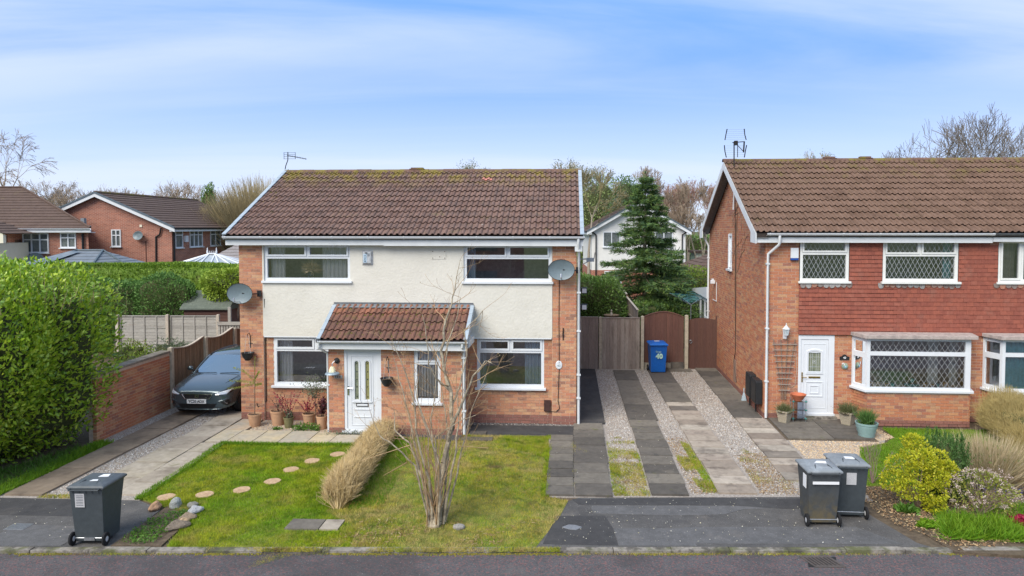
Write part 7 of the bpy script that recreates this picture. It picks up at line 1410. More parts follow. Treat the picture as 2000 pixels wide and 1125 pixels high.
for k in range(60):
    a = random.uniform(0, 6.28); r = .42 * math.sqrt(random.random()); x, y = r * math.cos(a), r * .8 * math.sin(a); h = 1.28 - .5 * (r / .42) ** 3 * random.random() - random.uniform(0, .18); n = 230; s = RN.random(n); P.append(np.column_stack([x + RN.normal(0, .05, n) * (1.15 - s), y + RN.normal(0, .05, n) * (1.15 - s), s * h])); D.append(np.column_stack([RN.normal(0, .5, n), RN.normal(0, .5, n), np.ones(n)]))
P = np.concatenate(P); foliage('foliage', t, P, np.concatenate(D), RN.uniform(.035, .075, len(P)), m_yew, TV=[(-.12, 0, 0), (.12, 0, 0), (0, 1, 0)], TF=NEED_F); MB().lathe([(.24, 0), (.30, .4), (.27, .8), (.1, .98), (0, 1.0)], n=12).build('branches', m_core, t)  # dark lathed core imitates the shade inside the conifer
m_rh = mat('shrub_leaf_yellowgreen', [(.16, .22, .04), (.30, .30, .05), (.12, .16, .04)], .5, piece=.8, ns=3, trans=.25); m_pinkf = mat('pale_pink_blossom', [(.60, .46, .42), (.66, .56, .50), (.52, .36, .32)], .8, piece=.9, ns=4, trans=.2)
t = thing('flowering_shrub', 'low shrub covered in pale pink blossom at the lower right', 'shrub', FB, 2.18, -5.92); P, d = crown_pts(1500, (.56, .45, .36), 2.3, .25, .12, 8, -.6); foliage('foliage', t, P + [0, 0, .40], d + RN.normal(size=d.shape) * .6, RN.uniform(.03, .07, len(P)), m_rh)
P, d = crown_pts(170, (.60, .48, .40), 2.3, .08, .1, 9, -.4); Q = np.repeat(P, 16, 0) + RN.normal(size=(len(P) * 16, 3)) * .022; foliage('blossom', t, Q + [0, 0, .40], RN.normal(size=Q.shape), RN.uniform(.018, .035, len(Q)), m_pinkf)
S = []; tips = []
for _ in range(16): grow(S, tips, (0, 0, 0), (random.gauss(0, .7), random.gauss(0, .6), 1), .34, .01, 1)
segs_mesh('stems', S, m_twig, t, 4)
m_blond = mat('blond_grass', [(.50, .40, .24), (.58, .48, .32), (.42, .32, .18), (.30, .30, .12)], .9, piece=.9, ns=3, trans=.2)
t = thing('ornamental_grass', 'blond dry ornamental grass clump behind the dwarf conifer', 'ornamental grass', FB, 3.25, -4.30); n = 5200; P = RN.normal(size=(n, 3)) * [.22, .2, 0]; d = P * [2.2, 2.2, 0] + RN.normal(size=(n, 3)) * [.35, .35, .1] + [0, 0, 1]; foliage('blades', t, P, d, RN.uniform(.4, 1.05, n), m_blond, TV=[(-.012, 0, 0), (.012, 0, 0), (.006, 1, .12)], TF=NEED_F)
P = RN.normal(size=(900, 3)) * [.3, .25, .1] + [-.25, .1, .45]; foliage('green_leaves', t, P, RN.normal(size=P.shape), RN.uniform(.03, .08, 900), m_leafg)
t = thing('bluebell_patch', 'patch of small violet-blue flowers below the blond grass', 'flowers', FB, 3.2, -4.9); P = sample([(-.7, -.25), (.9, -.3), (.9, .15), (-.6, .2)], 900); foliage('flowers', t, np.column_stack([P, RN.uniform(.05, .22, 900)]), RN.normal(size=(900, 3)), RN.uniform(.015, .03, 900), mat('violet_petal', [(.10, .10, .30), (.16, .15, .36), (.07, .10, .08)], .8, piece=1))
twig_hedge('rounded tan and green hedge against the bay at the right edge', FB, [(5.45, -.95), (5.35, -2.0), (5.1, -3.2)], 1.15, 1.08, 17000, m_tan)
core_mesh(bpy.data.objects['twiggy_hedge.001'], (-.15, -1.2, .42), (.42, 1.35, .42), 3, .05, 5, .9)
t = thing('strappy_plants', 'lush green strappy clump beside the kerb at the lower right', 'plants', FB, 1.72, -6.62); P = sample([(-.65, -.35), (.75, -.38), (.6, .35), (-.3, .5)], 3600); foliage('leaves', t, np.column_stack([P, np.zeros(len(P))]), RN.normal(size=(len(P), 3)) * [.75, .6, .1] + [0, -.1, .7], RN.uniform(.12, .32, len(P)), m_grassR, TV=[(-.04, 0, 0), (.04, 0, 0), (0, 1, -.25)], TF=NEED_F)
for (u, v, r, lab, mm) in ((.62 + .4, -6.5, .13, 'small green weed tuft on the bare soil near the bins', m_grassR), (2.75, -6.3, .2, 'reddish leafed low plant at the lower right corner', m_crim), (2.75, -6.75, .22, 'pale yellow primroses at the lower right corner', m_blond), (.95, -5.9, .14, 'pale bulb leaves left of the golden shrub', m_leafg)):
    t = thing('border_plant', lab, 'plant', FB, u, v); n = 260; foliage('leaves', t, RN.normal(size=(n, 3)) * [r * .5, r * .4, .02] + [0, 0, .02], RN.normal(size=(n, 3)) * [.7, .7, .2] + [0, 0, .6], RN.uniform(.05, .14, n), mm)
t = thing('bare_shrub', 'small purple-grey bare twig shrub on the right lawn beside the golden shrub', 'shrub', FB, .92, -4.55); S = []; tips = []
for _ in range(11): grow(S, tips, (0, 0, 0), (random.gauss(-.1, .5), random.gauss(0, .4), 1), .42, .007, 2, .1, .05, .65, .5, 3, .6, .6, .002)
segs_mesh('twigs', S, mat('twig_purple_grey', [(.20, .13, .13), (.26, .18, .17)], .9), t, 3)
g = thing('grass_verge', 'grass growing behind the flower bed at the lower right', 'grass', FB, 0, 0); grass('grass', [(2.2, -5.6), (6.5, -4.9), (6.5, -7.0), (2.6, -6.9)], 15000, m_grassR, FB, .09, g)
bpy.data.objects['grass_verge']['kind'] = 'stuff'
for o in list(g.children): o.parent = None; o.location = g.location; o.rotation_euler = g.rotation_euler; tag(o, 'grass growing behind the flower bed at the lower right', 'grass')
bpy.data.objects.remove(g)
# ---- between the houses
m_ivy = mat('ivy_leaf', [(.06, .13, .03), (.11, .20, .04), (.16, .27, .055), (.22, .32, .08)], .4, piece=.8, ns=2, namt=.2, trans=.2, spec=.5); m_spruce = mat('spruce_needle', [(.05, .11, .05), (.08, .15, .06), (.12, .20, .05), (.19, .27, .05)], .6, piece=.75, ns=1.5, namt=.25, trans=.15)
bush('cotoneaster_bush', 'dense dark green arching bush behind the grey gate', 'bush', FW, 2.25, 27.0, .2, (1.15, 1.2, 1.5), 15000, .10, m_ivy, 2.6, .14, .14, .84, seed=4)
t = thing('spruce_tree', 'tall dark green spruce tree between the two houses', 'conifer', FW, 4.65, 29.6); random.seed(3); S = []; P = []; D = []; H = 7.55
z = 1.0
while z < H - .45:
    f = (H - z) / (H - .8); R_ = 3.25 * f ** .95 + .03; nb = int(6 + 6 * f)
    for k in range(nb):
        a = random.uniform(0, 6.28); L = R_ * random.uniform(.75, 1.12); dz = -.10 - .18 * f; tip = Vector((math.cos(a) * L, math.sin(a) * L, z + L * (dz * .7) + .14 * f)); b0 = Vector((0, 0, z)); mid = b0.lerp(tip, .55) + Vector((0, 0, -.10 * f)); S.append([*b0, *mid, .022 * f + .008, .012 * f + .005]); S.append([*mid, *tip, .012 * f + .005, .003])
        n = int(32 + 90 * f); s = RN.random(n) ** .75
        for q in s:
            q = float(q); p = b0.lerp(mid, q / .55) if q < .55 else mid.lerp(tip, (q - .55) / .45); side = random.choice((-1, 1)); w = (1 - q * .75) * .34 * (f * .8 + .25); lat = Vector((-math.sin(a), math.cos(a), 0)) * side; pp = p + lat * random.uniform(0, w) + Vector((0, 0, random.gauss(0, .03))); P.append(list(pp)); D.append(list(Vector((math.cos(a), math.sin(a), random.gauss(0, .25))) * .8 + lat * .8))
    z += .17 + .10 * random.random()
P.append([0, 0, H - .2]); D.append([0, 0, 1])
for k in range(14): P.append([0, 0, H - .9 + k * .06]); D.append([random.gauss(0, 1), random.gauss(0, 1), .5])
MB().tube([(0, 0, 0), (0, 0, H * .5), (0, 0, H + .15)], [.14, .08, .012], 8).build('trunk', m_bark, t); segs_mesh('branches', S, m_twig, t, 4)
P = np.array(P); D = np.array(D); foliage('needles', t, np.repeat(P, 4, 0) + RN.normal(size=(len(P) * 4, 3)) * .035, np.repeat(D, 4, 0) + RN.normal(size=(len(P) * 4, 3)) * .45, RN.uniform(.09, .21, len(P) * 4), m_spruce, TV=[(-.10, 0, 0), (.10, 0, 0), (.03, 1, 0), (-.03, 1, 0)], TF=[(0, 1, 2), (0, 2, 3)])
m_lime = mat('lime_leaf', [(.20, .31, .04), (.30, .40, .055), (.14, .23, .035), (.26, .18, .08)], .5, piece=.85, ns=2, namt=.2, trans=.3)
bush('garden_bush', 'yellow-green bush behind the dark gate and washing line', 'bush', FW, 7.6, 33.0, .1, (2.2, 1.5, 1.45), 15000, .10, m_lime, 3, .14, .14, .84, seed=6)
bush('garden_bush', 'low dark bush at the foot of the spruce', 'bush', FW, 4.6, 28.3, .0, (2.2, .9, 1.0), 9000, .10, m_ivy, 3, .14, .12, .84, seed=7)
# ---- left garden
m_yewg = mat('yew_green', [(.08, .18, .045), (.12, .24, .055), (.17, .29, .07)], .6, piece=.75, ns=1.5, namt=.25, trans=.2); m_privet = mat('clipped_hedge_leaf', [(.13, .23, .02), (.18, .29, .03), (.24, .35, .045)], .6, piece=.6, ns=.8, namt=.25, trans=.2, stains=[((.13, .10, .04), 1.6, .56, .7, .5)])
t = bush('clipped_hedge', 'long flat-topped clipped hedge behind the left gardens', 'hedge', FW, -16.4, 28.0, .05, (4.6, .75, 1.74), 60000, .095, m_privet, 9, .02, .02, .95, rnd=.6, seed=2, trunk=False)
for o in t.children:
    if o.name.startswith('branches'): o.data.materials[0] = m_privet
bush('yew_bush', 'dark rounded yew bush above the middle of the lapped fence', 'bush', FW, -14.2, 26.1, .85, (1.15, .75, 1.18), 10000, .09, m_yewg, 2.8, .12, .12, .84, seed=11)
bush('yew_bush', 'broad green bush between the laurel hedge and the rounded yew', 'bush', FW, -16.3, 26.2, .7, (1.45, .8, 1.20), 11000, .10, m_yewg, 3, .14, .14, .84, seed=12)
m_cyp = mat('cypress_leaf', [(.18, .29, .03), (.27, .38, .045), (.35, .44, .06)], .6, piece=.75, ns=2, trans=.2)
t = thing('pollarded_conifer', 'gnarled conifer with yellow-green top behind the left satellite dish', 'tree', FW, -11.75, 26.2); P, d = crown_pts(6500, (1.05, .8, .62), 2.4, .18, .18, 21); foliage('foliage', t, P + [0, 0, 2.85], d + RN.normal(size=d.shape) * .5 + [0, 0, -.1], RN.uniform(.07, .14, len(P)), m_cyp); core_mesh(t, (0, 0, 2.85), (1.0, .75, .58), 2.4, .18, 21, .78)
MB().tube([(.15, 0, 0), (.05, 0, 1.4), (.2, 0, 2.0), (.0, 0, 2.6)], [.16, .13, .11, .06], 7).tube([(.05, 0, 1.3), (-.3, .0, 1.5), (-.45, 0, 1.55)], [.09, .06, .05], 6).build('trunk', m_bark, t)
bush('garden_shrub', 'yellow-green shrub against the lapped fence just right of the laurel', 'shrub', FW, -12.3, 20.6, .1, (.55, .6, .75), 2600, .07, m_lime, 2.4, .25, .2, .7, seed=14)
bush('garden_shrub', 'straggly green shrub behind the brown dipped fence', 'shrub', FW, -11.9, 22.4, .1, (.9, .7, .62), 3200, .07, m_sagel, 2.4, .28, .2, .65, seed=15); bush('garden_shrub', 'low yellow shrub behind the brick garden wall', 'shrub', FW, -11.25, 19.2, .4, (.5, .8, .55), 2200, .06, m_lime, 2.4, .25, .2, .7, seed=16)
# ---- trees behind
GT = 'bare winter trees behind the houses'
bare_tree('weeping bare birch at the far left edge', -38.9, 50, 12.4, m_bark, m_twig, 5, .6, .74, 21, .16, .4, .010, up=.0, droop=.11, group=GT)
for i, (px, Y, top, sd, dep) in enumerate([(82, 62, 352, 1, 5), (150, 60, 362, 2, 5), (235, 66, 370, 3, 5), (338, 64, 352, 4, 5), (372, 60, 358, 5, 5), (112, 72, 368, 7, 5), (300, 76, 368, 8, 5), (425, 66, 392, 6, 5), (60, 58, 350, 9, 5), (130, 64, 350, 10, 5), (185, 70, 356, 11, 5), (262, 62, 366, 12, 5), (358, 72, 350, 13, 5), (393, 68, 360, 14, 5)]):
    L_ = ['bare tree above the hipped roof at the left', 'bare tree just left of the brick gable peak', 'bare tree behind the ridge right of the brick gable peak', 'taller bare tree behind the far roof, left one of the pair', 'bare tree behind the far roof, right one of the pair', 'thin bare tree between the two left rooftops', 'faint far bare tree over the long brown ridge', 'small bare tree left of the round willow', 'bare tree crown right behind the hip of the left roof', 'bare tree midway between the hipped roof and the gable peak', 'bare tree touching the left verge of the brick gable', 'low bare tree over the middle of the long brown ridge', 'tall faint tree between the pair behind the far roof', 'bare tree beside the ivy-clad trunk'][i]
    bare_tree(L_, (px - 1050) / 1333 * Y, Y, 5.07 + (443 - top) / 1333 * Y, m_bark, m_twig, dep, .66, .78, sd * 7, .13, .30, .011, leaves=m_dusk if i % 2 else None, nl=700, ls=.09, group=GT)
bush('ivy_clad_tree', 'narrow dark ivy-clad tree trunk poking above the far roof', 'tree', FW, (410 - 1050) / 1333 * 58, 58, 2.5, (.75, .75, 3.1), 5500, .14, m_ivy, 2.0, .2, .2, .8, seed=31)
for i, (px, Y, top, wd) in enumerate([(508, 52, 338, 1), (462, 55, 372, 1)]):
    random.seed(40 + i); X = (px - 1050) / 1333 * Y; h = 5.07 + (443 - top) / 1333 * Y; t = thing('willow_tree', ['rounded beige-green willow behind the left end of the rendered house roof', 'smaller olive willow left of the rounded one'][i], 'tree', FW, X, Y, 0, 0, None); S = []
    for _ in range(12000 if i == 0 else 5000):
        a = random.gauss(0, .55); b = random.gauss(0, .4); d = Vector((a, b, 1)).normalized(); L = h * random.uniform(.35, 1.0) * (1 - .25 * abs(a)); p = Vector((0, 0, .5)) + d * L * .45; q = d * L + Vector((random.gauss(0, .15), random.gauss(0, .15), 0)); S.append([*p, *q, .022, .007])
        for _ in range(2): m_ = p.lerp(q, random.uniform(.3, .95)); S.append([*m_, *(m_ + Vector((random.gauss(a, .35), random.gauss(b, .35), 1)).normalized() * random.uniform(.3, .8)), .010, .005])
    segs_mesh('twigs', S, m_twigy, t, 3); MB().tube([(0, 0, 0), (0, 0, h * .4)], [.3, .2], 8).build('trunk', m_bark, t)
for i, (px, Y, top) in enumerate([(925, 55, 318), (1100, 50, 314), (1150, 48, 322)]):
    bare_tree(['top of a leafy-budding tree showing over the middle of the ridge', 'budding tree top over the right end of the ridge', 'budding tree just right of the rendered house roof'][i], (px - 1050) / 1333 * Y, Y, 5.07 + (443 - top) / 1333 * Y, m_bark, m_twigy, 5, .62, .72, 60 + i, .13, .34, .012, leaves=m_sagel, nl=1500, ls=.10, name='budding_tree')
m_palew = mat('willow_leaf_pale', [(.27, .36, .12), (.36, .44, .17), (.21, .28, .09)], .6, piece=.8, ns=2, trans=.3)
bush('weeping_willow', 'pale green misty willow right of the rendered house roof', 'tree', FW, 4.7, 60, 1.5, (2.6, 2.2, 4.1), 9000, .19, m_palew, 2.2, .28, .15, .72, up=-.5, seed=33)
bush('pine_tree', 'dark green pine top left of the spruce tip', 'conifer', FW, 7.3, 56, 3.2, (1.7, 1.6, 3.0), 7000, .16, m_spruce, 2.2, .25, .22, .75, seed=34)
for i, (px, Y, top, wt) in enumerate([(1255, 58, 322, 0), (1305, 60, 356, 1), (1345, 62, 350, 1), (1385, 58, 352, 1), (1325, 70, 362, 1), (1372, 54, 345, 2), (1340, 52, 392, 2), (1400, 66, 360, 1), (1282, 66, 362, 1)]):
    L_ = ['bare grey tree behind the spruce tip', 'reddish bare tree above the white house gable', 'reddish bare tree behind the white stems', 'reddish bare tree nearest the right-hand gable', 'farther reddish tree in the same clump', 'pale stemmed birch left of the right-hand gable', 'short pale stemmed birch beside the white house', 'reddish tree partly behind the right-hand gable', 'reddish tree just right of the spruce'][i]
    bare_tree(L_, (px - 1050) / 1333 * Y, Y, 5.07 + (443 - top) / 1333 * Y, m_barkp if wt == 2 else m_bark, m_twigr if wt == 1 else m_twig, 5, .55, .72, 80 + i * 3, .10, .32, .012, leaves=mat('rusty_leaf', [(.20, .09, .07), (.26, .14, .10)], .8, piece=1) if wt == 1 and i == 1 else (bpy.data.materials.get('rusty_leaf') if wt == 1 else None), nl=1700, ls=.09, stems=3 if wt == 2 else 2, spread=.10, group=GT)
m_twigd = mat('twig_dark', [(.13, .11, .09), (.18, .15, .12)], .95, piece=.6)
for i, (px, Y, top) in enumerate([(1815, 46, 222), (1938, 44, 204), (1765, 50, 262), (1990, 50, 250)]):
    bare_tree(['bare tree standing above the right roof near its vent', 'tallest bare tree above the far right roof', 'thin bare tree left of the pair above the right roof', 'bare tree cut by the right edge above the roof'][i], (px - 1050) / 1333 * Y, Y, 5.07 + (443 - top) / 1333 * Y, m_twigd, m_twigd, 5, .66, .82, 120 + i * 5, .11, .28, .010, up=.05, group=GT)
bare_tree('tip of a budding tree over the ridge of the right-hand house', (1600 - 1050) / 1333 * 48, 48, 5.07 + (443 - 292) / 1333 * 48, m_bark, m_twigy, 5, .6, .7, 150, .1, .34, .012, leaves=m_sagel, nl=900, ls=.09, name='budding_tree')
# far woodland: one mass
random.seed(9); base = []
for k in range(3):
    S = []; tips = []; grow(S, tips, (0, 0, 2), (0, 0, 1), 2.4, .12, 4, .1, .05, .72, .6, 3, .7, .65, .02); S.append([0, 0, 0, 0, 0, 2, .18, .14]); base.append(np.array(S))
out = []
for k in range(120):
    A = base[k % 3].copy(); s = random.uniform(.9, 1.35); a = random.uniform(0, 6.28); X = random.uniform(-75, 75); Y = random.uniform(80, 110); c_, s_ = math.cos(a), math.sin(a)
    for o in (0, 3): x = A[:, o] * c_ - A[:, o + 1] * s_; y = A[:, o] * s_ + A[:, o + 1] * c_; A[:, o] = x * s + X; A[:, o + 1] = y * s + Y; A[:, o + 2] *= s * .85
    out.append(A)
tag(segs_mesh('far_woodland', np.concatenate(out), m_twig, None, 3, 'stuff'), 'distant band of bare woodland on the horizon', 'woodland')
bush('boundary_hedge', 'dark hedge line closing the gardens far behind the houses', 'hedge', FW, -5, 74, 0, (80, 1.5, 2.0), 26000, .35, m_ivy, 8, .04, .03, .93, seed=50, trunk=False)
# ================================================================== BACKGROUND BUILDINGS
def brickwall_mat(name, c1, c2, mort, sc=1.0):
    m = bpy.data.materials.new(name); m.use_nodes = True; nt = m.node_tree; N = nt.nodes; Lk = nt.links; P = N['Principled BSDF']; P.inputs['Roughness'].default_value = .9; P.inputs['Specular IOR Level'].default_value = .2
    g = N.new('ShaderNodeNewGeometry'); sp = N.new('ShaderNodeSeparateXYZ'); Lk.new(g.outputs['Position'], sp.inputs[0]); ad = N.new('ShaderNodeMath'); Lk.new(sp.outputs[0], ad.inputs[0]); Lk.new(sp.outputs[1], ad.inputs[1])
    cb = N.new('ShaderNodeCombineXYZ'); Lk.new(ad.outputs[0], cb.inputs[0]); Lk.new(sp.outputs[2], cb.inputs[1])
    b = N.new('ShaderNodeTexBrick'); Lk.new(cb.outputs[0], b.inputs[0]); b.inputs['Color1'].default_value = (*c1, 1); b.inputs['Color2'].default_value = (*c2, 1); b.inputs['Mortar'].default_value = (*mort, 1); b.inputs['Scale'].default_value = 1; b.inputs['Brick Width'].default_value = .225; b.inputs['Row Height'].default_value = .075; b.inputs['Mortar Size'].default_value = .009; b.inputs['Bias'].default_value = -.1
    n = N.new('ShaderNodeTexNoise'); n.inputs['Scale'].default_value = 1.1; n.inputs['Detail'].default_value = 6; Lk.new(g.outputs['Position'], n.inputs['Vector']); r = N.new('ShaderNodeMapRange'); r.inputs[3].default_value = .75; r.inputs[4].default_value = 1.25; Lk.new(n.outputs[0], r.inputs[0]); h = N.new('ShaderNodeHueSaturation'); Lk.new(r.outputs[0], h.inputs['Value']); Lk.new(b.outputs[0], h.inputs['Color']); Lk.new(h.outputs[0], P.inputs['Base Color']); return m
m_bfar = brickwall_mat('far_brick', (.37, .14, .09), (.24, .085, .06), (.40, .29, .23)); m_bfar2 = brickwall_mat('far_brick_dark', (.36, .13, .085), (.26, .08, .055), (.38, .26, .2))
m_rfar = mat('far_roof_tile', [(.09, .06, .047), (.12, .08, .063)], .9, ns=3, namt=.25, stains=[((.16, .14, .05), 1.5, .6, .75, .5)]); m_white = mat('white_painted_render', [(.66, .65, .62), (.72, .71, .68)], .9, ns=1, namt=.04); m_cream2 = mat('cream_paint', [(.70, .66, .52)], .9, ns=1, namt=.03); m_slate = mat('grey_roof_panel', [(.13, .15, .17), (.17, .19, .21)], .5, ns=2, namt=.1, spec=.5); m_blackp = mat('black_pipe', [(.015, .016, .018)], .5)
m_vgrey = mat('verge_dark', [(.09, .12, .14)], .6)
def rplane(mb, a, b, c, d, n=14, lift=.035):
    """stepped roof plane: eave a-b, ridge d-c"""
    a, b, c, d = map(Vector, (a, b, c, d)); nn = (b - a).cross(d - a).normalized()
    if nn.z < 0: nn = -nn
    for i in range(n):
        f0, f1 = i / n, (i + 1) / n; p, q, r, s = a.lerp(d, f0), b.lerp(c, f0), b.lerp(c, f1), a.lerp(d, f1); mb.quad(p + nn * lift, q + nn * lift, r + nn * .004, s + nn * .004); mb.quad(p, q, q + nn * lift, p + nn * lift)
    mb.quad(d + nn * .0, c + nn * .0, b, a)
def far_window(parent, face, a, b, z0, z1, pos, cols=2, rows=2, sgn=-1, m=m_upvc, label=None, blind=False):
    """face 'y': wall facing -y at y=pos, spanning x a..b; face 'x': wall facing +x at x=pos spanning y a..b"""
    t = .06; w = (b - a - t) / cols; h = (z1 - z0 - t) / rows if rows == 1 else None; holes = []
    zs = [z0 + t, z1 - t] if rows == 1 else [z0 + t, z0 + (z1 - z0) * .66 - t / 2, z0 + (z1 - z0) * .66 + t / 2, z1 - t]
    for i in range(cols):
        for j in range(0, len(zs), 2): holes.append((a + t + i * w, a + (i + 1) * w, zs[j], zs[j + 1]))
    ax = 'u' if face == 'y' else 'v'; v0, v1 = (pos - .05, pos + .02) if face == 'y' else (pos - .02, pos + .05)
    o = MB().plate(a, b, z0, z1, holes, v0, v1, axis=ax).build('window', m, parent, label=label)
    s = MB(); s.box(*((a - .05, b + .05, pos - .12, pos, z0 - .05, z0) if face == 'y' else (pos, pos + .12, a - .05, b + .05, z0 - .05, z0))); s.build('sill', m, o)
    for h_ in holes:
        q = MB(); y = pos - .004 if face == 'y' else pos + .004
        (q.quad((h_[0], y, h_[2]), (h_[1], y, h_[2]), (h_[1], y, h_[3]), (h_[0], y, h_[3])) if face == 'y' else q.quad((y, h_[0], h_[2]), (y, h_[1], h_[2]), (y, h_[1], h_[3]), (y, h_[0], h_[3]))); q.build('pane', m_farglass, o)
m_farglass = mat('dark_window_glass', [(.06, .075, .085), (.12, .14, .14), (.20, .21, .20)], .08, ns=2.2, namt=.3, spec=.9)
# L2: brick gable house
t = thing('brick_house', 'brick house with gable end and satellite dish behind the left gardens', 'house', FW, -27, 42)
def gable_house(t, x0, x1, L, ze, zr, mw, mv=m_fascia):
    MB().box(x0, x1, 0, L, 0, ze).build('wall', mw, t); w = MB(); xr = (x0 + x1) / 2
    w.prism([(x0, ze + .002), (x1, ze + .002), (xr, zr - .12)], lambda a, z: (a, 0, z), lambda a, z: (a, L, z)); w.build('gable', mw, t)
    r = MB(); o = .35; dz = (zr - ze) / (xr - x0) * o
    rplane(r, (x0 - o, -.3, ze - dz), (x0 - o, L + .3, ze - dz), (xr, L + .3, zr), (xr, -.3, zr)); rplane(r, (x1 + o, L + .3, ze - dz), (x1 + o, -.3, ze - dz), (xr, -.3, zr), (xr, L + .3, zr)); rf_ = r.build('roof', m_rfar, t)
    MB().tube([(xr, -.3, zr + .02), (xr, L + .3, zr + .02)], .10, 8).build('ridge', m_ridge, rf_)
    for s, xe in ((-1, x0 - o), (1, x1 + o)):
        MB().prism([(xe, ze - dz - .03), (xr, zr - .03), (xr, zr - .25), (xe, ze - dz - .25)], lambda a, z: (a, -.33, z), lambda a, z: (a, -.30, z)).build('barge_board', mv, rf_); MB().prism([(xe, ze - dz + .07), (xr, zr + .07), (xr, zr - .03), (xe, ze - dz - .03)], lambda a, z: (a, -.37, z), lambda a, z: (a, -.28, z)).build('verge', m_vgrey, rf_)
        MB().box(xe - .06, xe + .06, -.3, L + .3, ze - dz - .08, ze - dz + .02).build('gutter', m_blackp, rf_); MB().box(min(xe, xe - s * .33), max(xe, xe - s * .33), -.29, L + .25, ze - dz - .22, ze - dz - .09).build('fascia', mv, rf_)
    return rf_
gable_house(t, -4.5, 4.5, 12, 5.15, 7.15, m_bfar)
far_window(t, 'y', .80, 1.38, 3.85, 4.90, 0, 2, 2); MB().box(2.55, 2.70, -.04, 0, 5.05, 5.2).build('vent', m_cream2, t)
for a, b, c in ((.35, 1.25, 1), (2.1, 3.8, 3), (4.9, 6.4, 2)): far_window(t, 'x', a, b, 3.75, 4.95, 4.5, c, 2)
MB().tube([(3.9, -.1, 5.0), (2.9 + .9, -.08, 4.6), (3.55, -.06, 4.45), (3.5, -.06, 0)], .05, 6).build('downpipe', m_blackp, t); MB().tube([(4.58, .12, 5.0), (4.58, .12, 0)], .055, 6).build('downpipe', m_blackp, t); MB().tube([(2.9, -.02, 4.2), (2.9, -.02, 1)], .015, 4).build('cable', m_blackp, t)
MB().box(4.5, 4.62, 1.42, 1.78, 4.1, 4.5).build('alarm_cover', m_upvc, t)
d = thing('satellite_dish', 'dark satellite dish on the far brick gable wall', 'satellite dish', FW, -24.4, 41.8, 4.52); MB().lathe([(0, 0), (.20, .03), (.36, .10), (.37, .10), (.2, .02)], n=18, sy=.75).build('reflector', m_dish, d).rotation_euler = (rad(80), 0, rad(-15)); MB().tube([(0, .2, 0), (.3, .1, -.05)], .02, 5).build('arm', m_black, d)
# rear extension roof seen above white conservatory
t = thing('tiled_extension', 'grey-brown tiled extension roof behind the white conservatory', 'extension', FW, -17.2, 38); MB().box(-.2, 4, 0, 4, 0, 3.4).build('wall', m_bfar2, t); r = MB(); rplane(r, (-1.0, -.2, 3.3), (4.3, -.2, 3.3), (4.3, 3.2, 4.7), (.4, 3.2, 4.7), 9); r.build('roof', mat('grey_tile', [(.22, .20, .19), (.28, .25, .24)], .9), t)
# L1: hipped brick house
t = thing('brick_house', 'brick house with hipped brown roof at the far left', 'house', FW, -25, 38)
MB().slab([(-12, 0), (0, 0), (-5.6, 8), (-12, 8)], 0, 5.0).build('wall', m_bfar, t); r = MB(); rplane(r, (-13, -.35, 4.98), (.35, -.35, 4.98), (-6.6, 4.0, 7.45), (-13, 4.0, 7.45), 15); r2 = r.build('roof', m_rfar, t)
q = MB(); rplane(q, (.35, -.35, 4.98), (-5.5, 8.3, 4.98), (-6.6, 4.0, 7.45), (-6.6, 3.99, 7.45), 12); q.build('hip_slope', m_rfar, r2); MB().tube([(.35, -.35, 5.03), (-6.6, 4.0, 7.5), (-13, 4.0, 7.5)], .06, 6).build('hip_tiles', m_rfar, r2)
MB().box(-13, .40, -.42, -.36, 4.76, 4.92).build('fascia', m_fascia, r2); gutter(r2, -13, .42, -.46, 4.97, .06, every=1.6); MB().box(-13, .4, -.36, 0, 4.74, 4.77).build('soffit', m_fascia, r2); MB().box(-.55, -.35, .2, .4, 5.1, 5.55).box(-.75, -.15, .05, .5, 5.08, 5.14).build('soil_vent', m_lead, r2)
far_window(t, 'y', -3.65, -2.2, 3.62, 4.72, 0, 3, 2); far_window(t, 'y', -1.55, -.68, 3.9, 4.74, 0, 2, 2); far_window(t, 'y', -6.0, -4.55, 3.5, 4.6, 0, 2, 2)
MB().tube([(-.25, -.1, 4.7), (-.25, -.1, 0)], .06, 6).build('downpipe', m_blackp, t); MB().box(-3.95, -3.75, -.2, 0, 4.2, 4.35).build('wall_light', m_rust, t)
d = thing('satellite_dish', 'dark dish half hidden above the laurel hedge on the far left house', 'satellite dish', FW, -27.75, 37.7, 3.2); MB().lathe([(0, 0), (.25, .03), (.42, .10), (.43, .10), (.2, .02)], n=18).build('reflector', m_dish, d).rotation_euler = (rad(80), 0, rad(20)); MB().tube([(0, .3, 0), (.0, .0, -.05)], .02, 5).build('arm', m_black, d)
# cream porch building at the left edge
t = thing('cream_annexe', 'cream gabled annexe cut by the left edge above the laurel', 'annexe', FW, -28.2, 35.6); MB().box(-6, .0, 0, 2.2, 0, 4.2).build('wall', m_cream2, t); MB().prism([(-6, 5.7), (-2.2, 5.5), (.45, 4.72), (.45, 4.22), (-6, 4.22)], lambda a, z: (a, -.15, z), lambda a, z: (a, .0, z)).build('gable_board', m_cream2, t); r = MB(); rplane(r, (.55, 2.3, 4.70), (.55, -.2, 4.70), (-2.2, -.2, 5.52), (-2.2, 2.3, 5.52), 6); r.build('roof', m_rfar, t)
